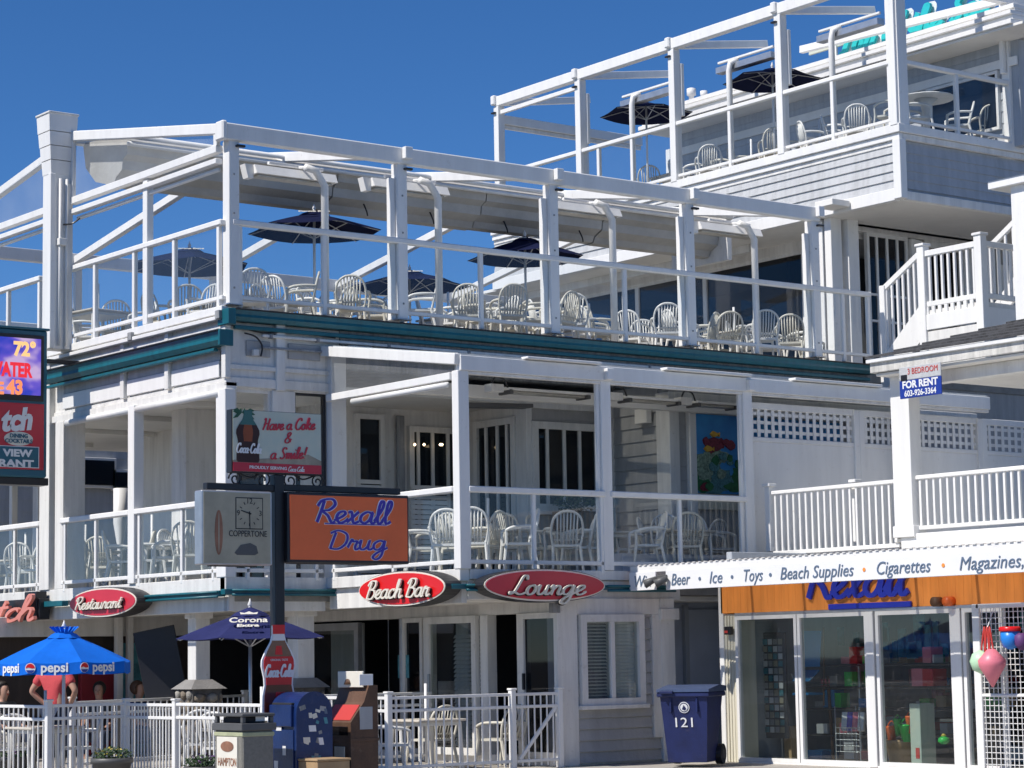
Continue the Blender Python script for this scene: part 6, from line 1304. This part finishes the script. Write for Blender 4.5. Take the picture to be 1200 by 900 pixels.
for dy in (-.06, .0, .06): MB().tube(smooth_pts([(c_.x, c_.y+dy-.02, c_.z+.1), (c_.x, c_.y+dy*.6, c_.z+.36), (c_.x, c_.y+dy+.03, c_.z+.1)]), .010, 6).obj('strap', 'redprint', t, True)
MB().tube([(c_.x, c_.y, c_.z+.34), (c_.x+.1, c_.y-.02, c_.z+.56)], .005, 5).obj('cord', 'white', t)
t, c_ = hang('blue bucket with red rim hanging on the wire grid', 1184, 750, [('bucket', 'toyblue', [(.02, -.10), (.08, -.07), (.10, .0), (.10, .09)], 0, 0), ('rim', 'cokered', [(.11, .09), (.115, .10), (.115, .13), (.1, .14)], 0, 0)])
t, c_ = hang('small purple toy behind the blue bucket on the grid', 1197, 752, [('body', 'purple', [(.02, -.09), (.07, -.03), (.07, .06), (.03, .09)], 0, 0)])

# ================================================================== BALCONY HOUSE above the drugstore
H = thing('balcony_house', 'white house with railed balcony and shingled porch roof above the drugstore', 'house', (23, 19, 2.9))
def HB(*a, **k): return bx(a[0], a[1], H, *a[2:], **k)
XH = 21.0; yH = lambda px, py=600: onx(px, py, XH).y
HB('balcony_floor', 'trim', XH-.05, 27, 14.5, yH(1050), 2.905, 2.96); HB('balcony_floor', 'trim', XH-.05, 27, yH(1050), 21.9, 2.77, 2.80); HB('balcony_fascia', 'white', XH-.08, XH-.05, 14.5, yH(1060), 2.80, 3.0)
HB('column', 'white', XH-.10, XH+.10, yH(1076), yH(1053)-.02, 2.96, 5.05)
HB('column_base', 'white', XH-.12, XH+.12, yH(1078), yH(1052)-.02, 2.96, 3.1)
def balrail(ya_, yb2, z0_, z1_, n, nm):
    r = thing('balcony_railing', nm, 'railing', (XH, (ya_+yb2)/2, z0_)); a_, b_ = min(ya_, yb2), max(ya_, yb2)
    bx('top_rail', 'white', r, XH-.035, XH+.035, a_, b_, z1_-.05, z1_, .008); bx('bottom_rail', 'white', r, XH-.025, XH+.025, a_, b_, z0_+.05, z0_+.10)
    me = boxmesh(.032, .032, z1_-z0_-.15, 'white', .003)
    for k in range(n): link('baluster', me, r, (XH, a_+(b_-a_)*(k+.5)/n, (z0_+.10+z1_-.05)/2))
    return r
r = balrail(yH(906), yH(1055), 2.80, 3.68, 20, 'left section of the balcony railing between the end post and the house column')
y_ = yH(902); bx('end_post', 'white', r, XH-.045, XH+.045, y_-.045, y_+.045, 2.9, 3.74); bx('post_cap', 'white', r, XH-.07, XH+.07, y_-.07, y_+.07, 3.74, 3.78); y_ = yH(995); bx('end_post', 'white', r, XH+.08, XH+.16, y_-.04, y_+.04, 2.96, 3.70); bx('post_cap', 'white', r, XH+.06, XH+.18, y_-.06, y_+.06, 3.70, 3.74)
balrail(yH(1076), 15.5, 2.99, 3.70, 36, 'right section of the balcony railing running out of the frame')
# porch roof with hip edge
xe, ye = XH-.35, onx(1019, 425, XH-.35).y; ze = onx(1019, 432, XH-.35).z
HB('fascia_board', 'dirty', xe, xe+.05, 14, ye, ze-.06, ze+.09); HB('fascia_lip', 'white', xe-.04, xe, 14, ye+.03, ze+.06, ze+.11); HB('end_fascia', 'dirty', xe+.05, 27, ye-.05, ye, ze-.06, ze+.09)
HB('porch_ceiling', 'ceiling', xe+.05, 27, 14, ye-.05, ze-.10, ze-.065); HB('porch_beam', 'trim', XH-.08, XH+.08, 14, ye-.2, ze-.25, ze-.102)
n_ = 9
for k in range(n_):
    a_, b_ = k/n_, (k+1)/n_; f = lambda u: (xe-.05+3.2*u, ze+.115+.85*u)
    (x0_, z0_), (x1_, z1_) = f(a_), f(b_); e0, e1 = ye+.03-1.3*a_, ye+.03-1.3*b_
    MB().add([(x0_, 14, z0_), (x0_, e0, z0_), (x1_, e1, z1_), (x1_, 14, z1_), (x0_, 14, z0_+.03), (x0_, e0, z0_+.03), (x1_, e1, z1_+.008), (x1_, 14, z1_+.008)], [(3,2,1,0),(4,5,6,7),(0,1,5,4),(1,2,6,5),(2,3,7,6),(3,0,4,7)]).obj('shingle_course', 'shingle', H)
HB('house_wall', 'blue_and_shade_siding', 25.5, 25.6, 14, 21.5, 2.96, 5.2)
# rental signs on the column
t = thing('rental_sign', 'blue for rent sign below a weathered white bedroom board on the house column', 'sign', (XH-.5, yH(1078, 455), 4.7)); XQ = XH-.46
a = onx(1054, 452, XQ); b = onx(1103, 452, XQ); zt_ = onx(1054, 447, XQ).z; zb_ = onx(1054, 470, XQ).z; zw = onx(1054, 433, XQ).z; sk = 0
bx('blue_board', 'bluesign', t, XQ, XQ+.02, b.y, a.y, zb_+.02, zt_); bx('white_board', 'pale_siding', t, XQ, XQ+.02, b.y, a.y, zt_+.003, zw+.02)
m_ = (a.y+b.y)/2; w_ = a.y-b.y; zz = (zb_+.02+zt_)/2
text('lettering', 'FOR RENT', 'pure', t, (XQ-.002, m_, zz+.05), ROT_A, .12, .003, width=.85*w_, bold=.004); text('lettering', '603-926-3364', 'pure', t, (XQ-.002, m_, zz-.055), ROT_A, .10, .003, width=.76*w_, bold=.002)
text('lettering', '3 BEDROOM', 'redprint', t, (XQ-.002, m_-.05, zw-.045), ROT_A, .10, .003, width=.72*w_); flat(rect(.1, .07), 'black', 'emblem', t, (XQ-.002, a.y-.08, zw-.11), ROT_A, .003)
# lattice privacy fence along the lower deck
YLt = 22.42
def lattice(label, xa_, xb_, zlo, zmid, ztop_, nx, nz):
    t = thing('lattice_fence', label, 'fence', ((xa_+xb_)/2, YLt, zlo))
    bx('panel', 'white', t, xa_, xb_, YLt-.02, YLt+.02, zlo, zmid-.03); bx('rail', 'white', t, xa_, xb_, YLt-.03, YLt+.03, zmid-.03, zmid+.03); bx('rail', 'white', t, xa_, xb_, YLt-.03, YLt+.03, ztop_-.06, ztop_+.03)
    for k in range(nx+1): x_ = xa_+(xb_-xa_)*k/nx; bx('lattice_slat', 'white', t, x_-.027, x_+.027, YLt-.012, YLt+.0, zmid+.03, ztop_-.06, .002)
    for k in range(1, nz): z_ = zmid+(ztop_-zmid)*k/nz; bx('lattice_slat', 'white', t, xa_, xb_, YLt+.001, YLt+.012, z_-.022, z_+.022, .002)
    for x_ in (xa_, xb_): bx('post', 'white', t, x_-.05, x_+.05, YLt-.05, YLt+.05, zlo, ztop_+.02)
    return t
lattice('grey-shaded vinyl privacy panel with lattice top left of the house column', 20.95, 23.0, 2.65, 4.40, 4.86, 16, 4); lattice('privacy panel with lattice top just left and behind the house column', 23.1, 24.0, 2.65, 4.40, 4.86, 8, 4); lattice('lattice-topped panel right of the house column under the porch', 24.1, 25.5, 2.65, 4.40, 4.86, 11, 4); lattice('last lattice panel at the right edge under the porch roof', 25.6, 27.6, 2.65, 4.40, 4.86, 14, 4)

# ================================================================== OUTSIDE STAIR (upper right)
ST = thing('outside_stair', 'white wooden stair and landing with square balusters beside the upper doors', 'stairs', (26.6, 24.5, 6.0)); XQ = 26.5
def SB(*a, **k): return bx(a[0], a[1], ST, *a[2:], **k)
p1 = onx(1081, 289, XQ); p2 = onx(1148, 276, XQ); p0 = onx(1036, 335, XQ)
zl = onx(1085, 362, XQ).z
for p, zt_ in ((p1, p1.z), (p2, p2.z)): SB('newel_post', 'white', XQ-.07, XQ+.07, p.y-.07, p.y+.07, zl-.9, zt_); SB('post_cap', 'white', XQ-.09, XQ+.09, p.y-.09, p.y+.09, zt_, zt_+.04)
SB('newel_post', 'white', XQ-.06, XQ+.06, p0.y-.05, p0.y+.06, Z3, p0.z+.0)
zr = p1.z-.08
SB('top_rail', 'white', XQ-.04, XQ+.04, p2.y+.07, p1.y-.07, zr-.09, zr); SB('bottom_rail', 'white', XQ-.03, XQ+.03, p2.y+.07, p1.y-.07, zl+.02, zl+.10)
n = 8; me = boxmesh(.04, .04, zr-zl-.15, 'white', .003)
for k in range(n): link('baluster', me, ST, (XQ, p2.y+.07+(p1.y-p2.y-.14)*(k+.5)/n, (zr-.09+zl+.08)/2))
SB('landing_skirt', 'white', XQ-.05, XQ+.0, p2.y, p1.y, zl-.34, zl-.10); SB('landing_floor', 'trim', XQ, 29.5, p2.y, p1.y, zl-.10, zl-.03)
n2 = 9; wv = (p1.y-p2.y)/n2
for k in range(n2): SB('skirt_block', 'white', XQ-.03, XQ+.01, p2.y+wv*k+.03, p2.y+wv*k+wv-.03, zl-.10, zl+.02)
for k in range(3): SB('clapboard', 'trim', XQ-.03+.004*k, XQ+.05, p2.y+.07, p1.y-.07, zl-.35-.2*(k+1), zl-.36-.2*k)
# stair flight descending away from the landing
A0 = Vector((XQ, p1.y+.05, zr-.02)); A1 = Vector((XQ, p0.y, p0.z-.05)); bar('stair_rail', 'white', ST, A0, A1, .07, .09)
zd = zl-zr+.1
mbp = MB().add([(XQ-.04, p1.y, zl-.42), (XQ-.04, p1.y, zl+.12), (XQ-.04, p0.y+.1, Z3+.05), (XQ-.04, p0.y+.1, Z3-.5), (XQ+.0, p1.y, zl-.42), (XQ+.0, p1.y, zl+.12), (XQ+.0, p0.y+.1, Z3+.05), (XQ+.0, p0.y+.1, Z3-.5)], [(3,2,1,0),(4,5,6,7),(0,1,5,4),(1,2,6,5),(2,3,7,6),(3,0,4,7)]); mbp.obj('stringer', 'white', ST)
n = 7
for k in range(n):
    f = (k+.6)/n; y_ = p1.y+(p0.y-p1.y)*f; zt_ = A0.z+(A1.z-A0.z)*f; zb_ = zl+.08+(Z3-zl)*f; SB('baluster', 'white', XQ-.02, XQ+.02, y_-.02, y_+.02, zb_-.1, zt_)
for k in range(5): f = (k+.5)/5; y_ = p1.y+(p0.y-p1.y)*f; SB('tread', 'trim', XQ, XQ+1.1, y_-.12, y_+.12, zl-(zl-Z3)*f-.04, zl-(zl-Z3)*f)
# street side rail of the landing
xe_ = 30.2; SB('top_rail', 'white', XQ+.07, xe_, p2.y-.04, p2.y+.04, zr-.09, zr+.001); SB('bottom_rail', 'white', XQ+.07, xe_, p2.y-.03, p2.y+.03, zl+.02, zl+.10)
x_ = XQ+.15
while x_ < xe_: link('baluster', me, ST, (x_, p2.y, (zr-.09+zl+.08)/2)); x_ += .13
SB('landing_skirt', 'white', XQ+.07, xe_, p2.y-.02, p2.y+.03, zl-.5, zl-.1); SB('landing_floor', 'deck', XQ+.05, xe_, p2.y+.03, p1.y, zl-.1-.04, zl-.101)
# second flight going up behind
u0 = onx(1160, 290, 28.6); u1 = onx(1196, 262, 28.6); bar('stair_rail', 'white', ST, u0, (28.6, u1.y-.5, u1.z+.42), .07, .09); bar('stringer', 'white', ST, (28.62, u0.y+.1, zl), (28.62, u1.y-.5, zl+1.1), .05, .28)
for k in range(8): f = k/7; y_ = u0.y+(u1.y-.5-u0.y)*f; SB('baluster', 'white', 28.58, 28.62, y_-.02, y_+.02, zl+1.1*f, u0.z+(u1.z+.42-u0.z)*f)
# neighbouring porch at upper right
NP = thing('upper_porch', 'small white porch roof and column at the upper right edge', 'porch', (26.5, 21, 5.9))
c_ = onx(1160, 215, 26); zq = c_.z; bx('eave_board', 'white', NP, 25.95, 26.0, 18, c_.y, zq-.10, zq+.02); bx('soffit', 'ceiling', NP, 26.0, 31, 18, c_.y, zq-.10, zq-.06)
for k in range(5): MB().add([(25.92+.5*k, 18, zq+.03+.14*k), (25.92+.5*k, c_.y+.03-.25*k, zq+.03+.14*k), (26.45+.5*k, c_.y-.24-.25*k, zq+.17+.14*k), (26.45+.5*k, 18, zq+.17+.14*k)], [(0,1,2,3)]).obj('shingle_course', 'grime', NP)
u = onx(1190, 300, 26.1); bx('column', 'white', NP, 26.05, 26.3, u.y-.35, u.y, 5.9, zq-.10)
# ================================================================== NEIGHBOUR BUILDING seen through the lower deck
NB = thing('neighbour_building', 'blue-grey clapboard building seen through the lower deck', 'building', (18, 39, 0))
bx('wall', 'blue_and_shade_siding', NB, 13, 26, 38, 44, 0, 5.7, .01)
zz = .3
while zz < 5.6: MB().prism([(37.975, zz), (38.0, zz), (38.0, zz+.2), (37.99, zz+.2)], 0, 13, 26).obj('clapboard', 'blue_and_shade_siding', NB); zz += .2
for a, b, c_, d in ((134, 142, 550, 575),): v = ony(a, c_, 37.9); w2 = ony(b, d, 37.9); o = bx('window', 'white', NB, v.x-.05, w2.x+.45, 37.88, 37.95, w2.z, v.z); bx('pane', 'darkglass', o, v.x, w2.x+.4, 37.86, 37.875, w2.z+.05, v.z-.05)
v = ony(95, 555, 37.9); o = bx('window', 'white', NB, v.x-.6, v.x+.7, 37.88, 37.95, v.z-.25, v.z+.3); bx('pane', 'darkglass', o, v.x-.55, v.x+.65, 37.86, 37.875, v.z-.2, v.z+.25)
v = ony(141, 560, 36); t = thing('closed_parasol', 'slim white closed parasol behind the lower deck railing', 'parasol', (v.x, 36, 2.6)); MB().tube([(v.x, 36, 2.6), (v.x, 36, 3.6), (v.x, 36, 4.0), (v.x, 36, 4.6)], [.03, .05, .12, .12], 10).obj('canopy', 'white', t, True); MB().tube([(v.x, 36, 0), (v.x, 36, 2.6)], .03, 8).obj('pole', 'white', t)

# ================================================================== PEOPLE
def skin_mesh(name, nodes, edges, m, parent, root=0, sub=2):
    me = bpy.data.meshes.new(name); off = wl(parent)
    me.from_pydata([tuple(Vector(n_[:3])) for n_ in nodes], edges, []); o = bpy.data.objects.new(name, me); col.objects.link(o); o.parent = parent
    sm = o.modifiers.new('skin', 'SKIN'); sm.use_smooth_shade = True
    sv = me.skin_vertices[0].data
    for i, n_ in enumerate(nodes): sv[i].radius = (n_[3], n_[4] if len(n_) > 4 else n_[3]); sv[i].use_root = (i == root)
    ss = o.modifiers.new('sub', 'SUBSURF'); ss.levels = sub; ss.render_levels = sub
    me.materials.append(M[m]); return o
def person(label, x, y, z, rot, seated, shirt, legs_m, hair_m, hip_arm=False, h=1.0):
    t = thing('person', label, 'person', (x, y, z)); t.rotation_euler = (0, 0, R(rot))
    # local frame: facing -Y ; pelvis height
    pz = .47 if seated else .92
    N = [(0, 0, pz, .14, .11), (0, 0, pz+.22, .13, .10), (0, .01, pz+.42, .16, .11), (0, .01, pz+.50, .07, .06), (0, 0, pz+.54, .052, .052), (0, -.01, pz+.61, .072, .088), (0, -.01, pz+.70, .078, .095), (0, 0, pz+.77, .05, .06)]
    E = [(0, 1), (1, 2), (2, 3), (3, 4), (4, 5), (5, 6), (6, 7)]
    def add(pr, n_): N.append(n_); E.append((pr, len(N)-1)); return len(N)-1
    for s_ in (-1, 1):
        a = add(2, (s_*.19, .01, pz+.44, .06)); 
        if hip_arm: b = add(a, (s_*.36, .04, pz+.22, .045)); c = add(b, (s_*.22, -.06, pz+.06, .033)); dirs = (-s_*.5, -.4, -.2)
        else: b = add(a, (s_*.24, .0, pz+.18, .045)); c = add(b, (s_*.20, -.22, pz+.12, .033)); dirs = (0, -1, -.1)
        hnd = add(c, (N[c][0]+dirs[0]*.07, N[c][1]+dirs[1]*.07, N[c][2]+dirs[2]*.07, .030, .018)); dv = Vector(dirs).normalized(); sd = dv.cross(Vector((0, 0, 1))).normalized()
        for f in range(4): q_ = Vector(N[hnd][:3])+sd*(.018*(f-1.5)); g1 = add(hnd, (*(q_+dv*.035), .009)); add(g1, (*(q_+dv*(.06+.008*(f in (1, 2)))+Vector((0, 0, -.015))), .007))
        add(hnd, (*(Vector(N[hnd][:3])+sd*.035*s_+dv*.01), .010))
        l = add(0, (s_*.10, 0, pz-.04, .09))
        if seated: k = add(l, (s_*.13, -.42, pz-.0, .065)); an = add(k, (s_*.13, -.44, .08, .04)); add(an, (s_*.13, -.58, .04, .04, .03))
        else: k = add(l, (s_*.11, -.02, .50, .062)); an = add(k, (s_*.12, .02, .09, .042)); add(an, (s_*.13, -.13, .04, .042, .03))
    skin_mesh('body', N, E, 'skin', t)
    k_ = 1.18
    Ns = [(0, 0, pz-.07, .16, .13), (0, 0, pz+.22, .15, .12), (0, .01, pz+.42, .185, .13), (0, .01, pz+.50, .09, .08)]
    Es = [(0, 1), (1, 2), (2, 3)]
    for s_ in (-1, 1): Ns.append((s_*.20, .01, pz+.44, .085)); Es.append((2, len(Ns)-1)); q_ = (s_*.30, .03, pz+.30, .068) if hip_arm else (s_*.225, .0, pz+.28, .066); Ns.append(q_); Es.append((len(Ns)-2, len(Ns)-1))
    skin_mesh('shirt', Ns, Es, shirt, t)
    Nl = [(0, 0, pz, .165, .135)]; El = []
    for s_ in (-1, 1):
        Nl.append((s_*.10, 0, pz-.06, .105)); El.append((0, len(Nl)-1))
        if seated: Nl.append((s_*.13, -.42, pz, .08)); El.append((len(Nl)-2, len(Nl)-1)); Nl.append((s_*.13, -.44, .14, .06)); El.append((len(Nl)-2, len(Nl)-1))
        else: Nl.append((s_*.11, -.02, .50, .078)); El.append((len(Nl)-2, len(Nl)-1)); Nl.append((s_*.12, .02, .12, .06)); El.append((len(Nl)-2, len(Nl)-1))
    skin_mesh('trousers', Nl, El, legs_m, t)
    bm = bmesh.new(); bmesh.ops.create_uvsphere(bm, u_segments=14, v_segments=10, radius=.115)
    for v in bm.verts: v.co = Vector((v.co.x*.92, v.co.y*1.08+.02, v.co.z*1.05)) if v.co.y > -.03 or v.co.z > .05 else Vector((v.co.x*.7, v.co.y*.5+.05, v.co.z*.6))
    me = bpy.data.meshes.new('hair'); bm.to_mesh(me); bm.free(); me.materials.append(M[hair_m])
    for p in me.polygons: p.use_smooth = True
    hr = bpy.data.objects.new('hair', me); col.objects.link(hr); hr.parent = t; hr.location = (0, .012, pz+.70)
    for s_ in (-1, 1): e_ = bx('eye', 'black', None, -.008, .008, -.004, .004, -.005, .005, .002); e_.parent = t; e_.location = (s_*.03, -.098, pz+.675)
    e_ = bx('mouth', 'redprint', None, -.02, .02, -.004, .004, -.004, .004, .001); e_.parent = t; e_.location = (0, -.095, pz+.61)
    e_ = MB().lathe([(.012, -.02), (.016, -.008), (.006, .025)], (0, 0, 0), 8); me = e_.mesh('skin', True); n_ = bpy.data.objects.new('nose', me); col.objects.link(n_); n_.parent = t; n_.location = (0, -.105, pz+.645)
    return t
u = onx(60, 800, 12.75); person('person in a coral red shirt standing with hands on hips under the blue parasol', 12.75, u.y-.1, FZ, 120, False, 'coral_shirt', 'jeans', 'hair', True).scale = (.88, .88, .88)
u = ony(116, 812, 30.3); person('seated dark-haired person in dark clothes at the left patio', u.x, 30.3, FZ-.08, -40, True, 'black', 'jeans', 'hair').scale = (.9, .9, .9)
u = ony(163, 812, 30.2); person('seated brown-haired person beside the leaning menu board', u.x, 30.2, FZ-.08, 40, True, 'plum', 'jeans', 'brownhair').scale = (.9, .9, .9)
u = ony(4, 815, 30.2); person('seated person in dark clothes at the left edge of the patio', u.x, 30.2, FZ-.05, 20, True, 'bingrey', 'jeans', 'hair').scale = (.9, .9, .9)
c_ = None
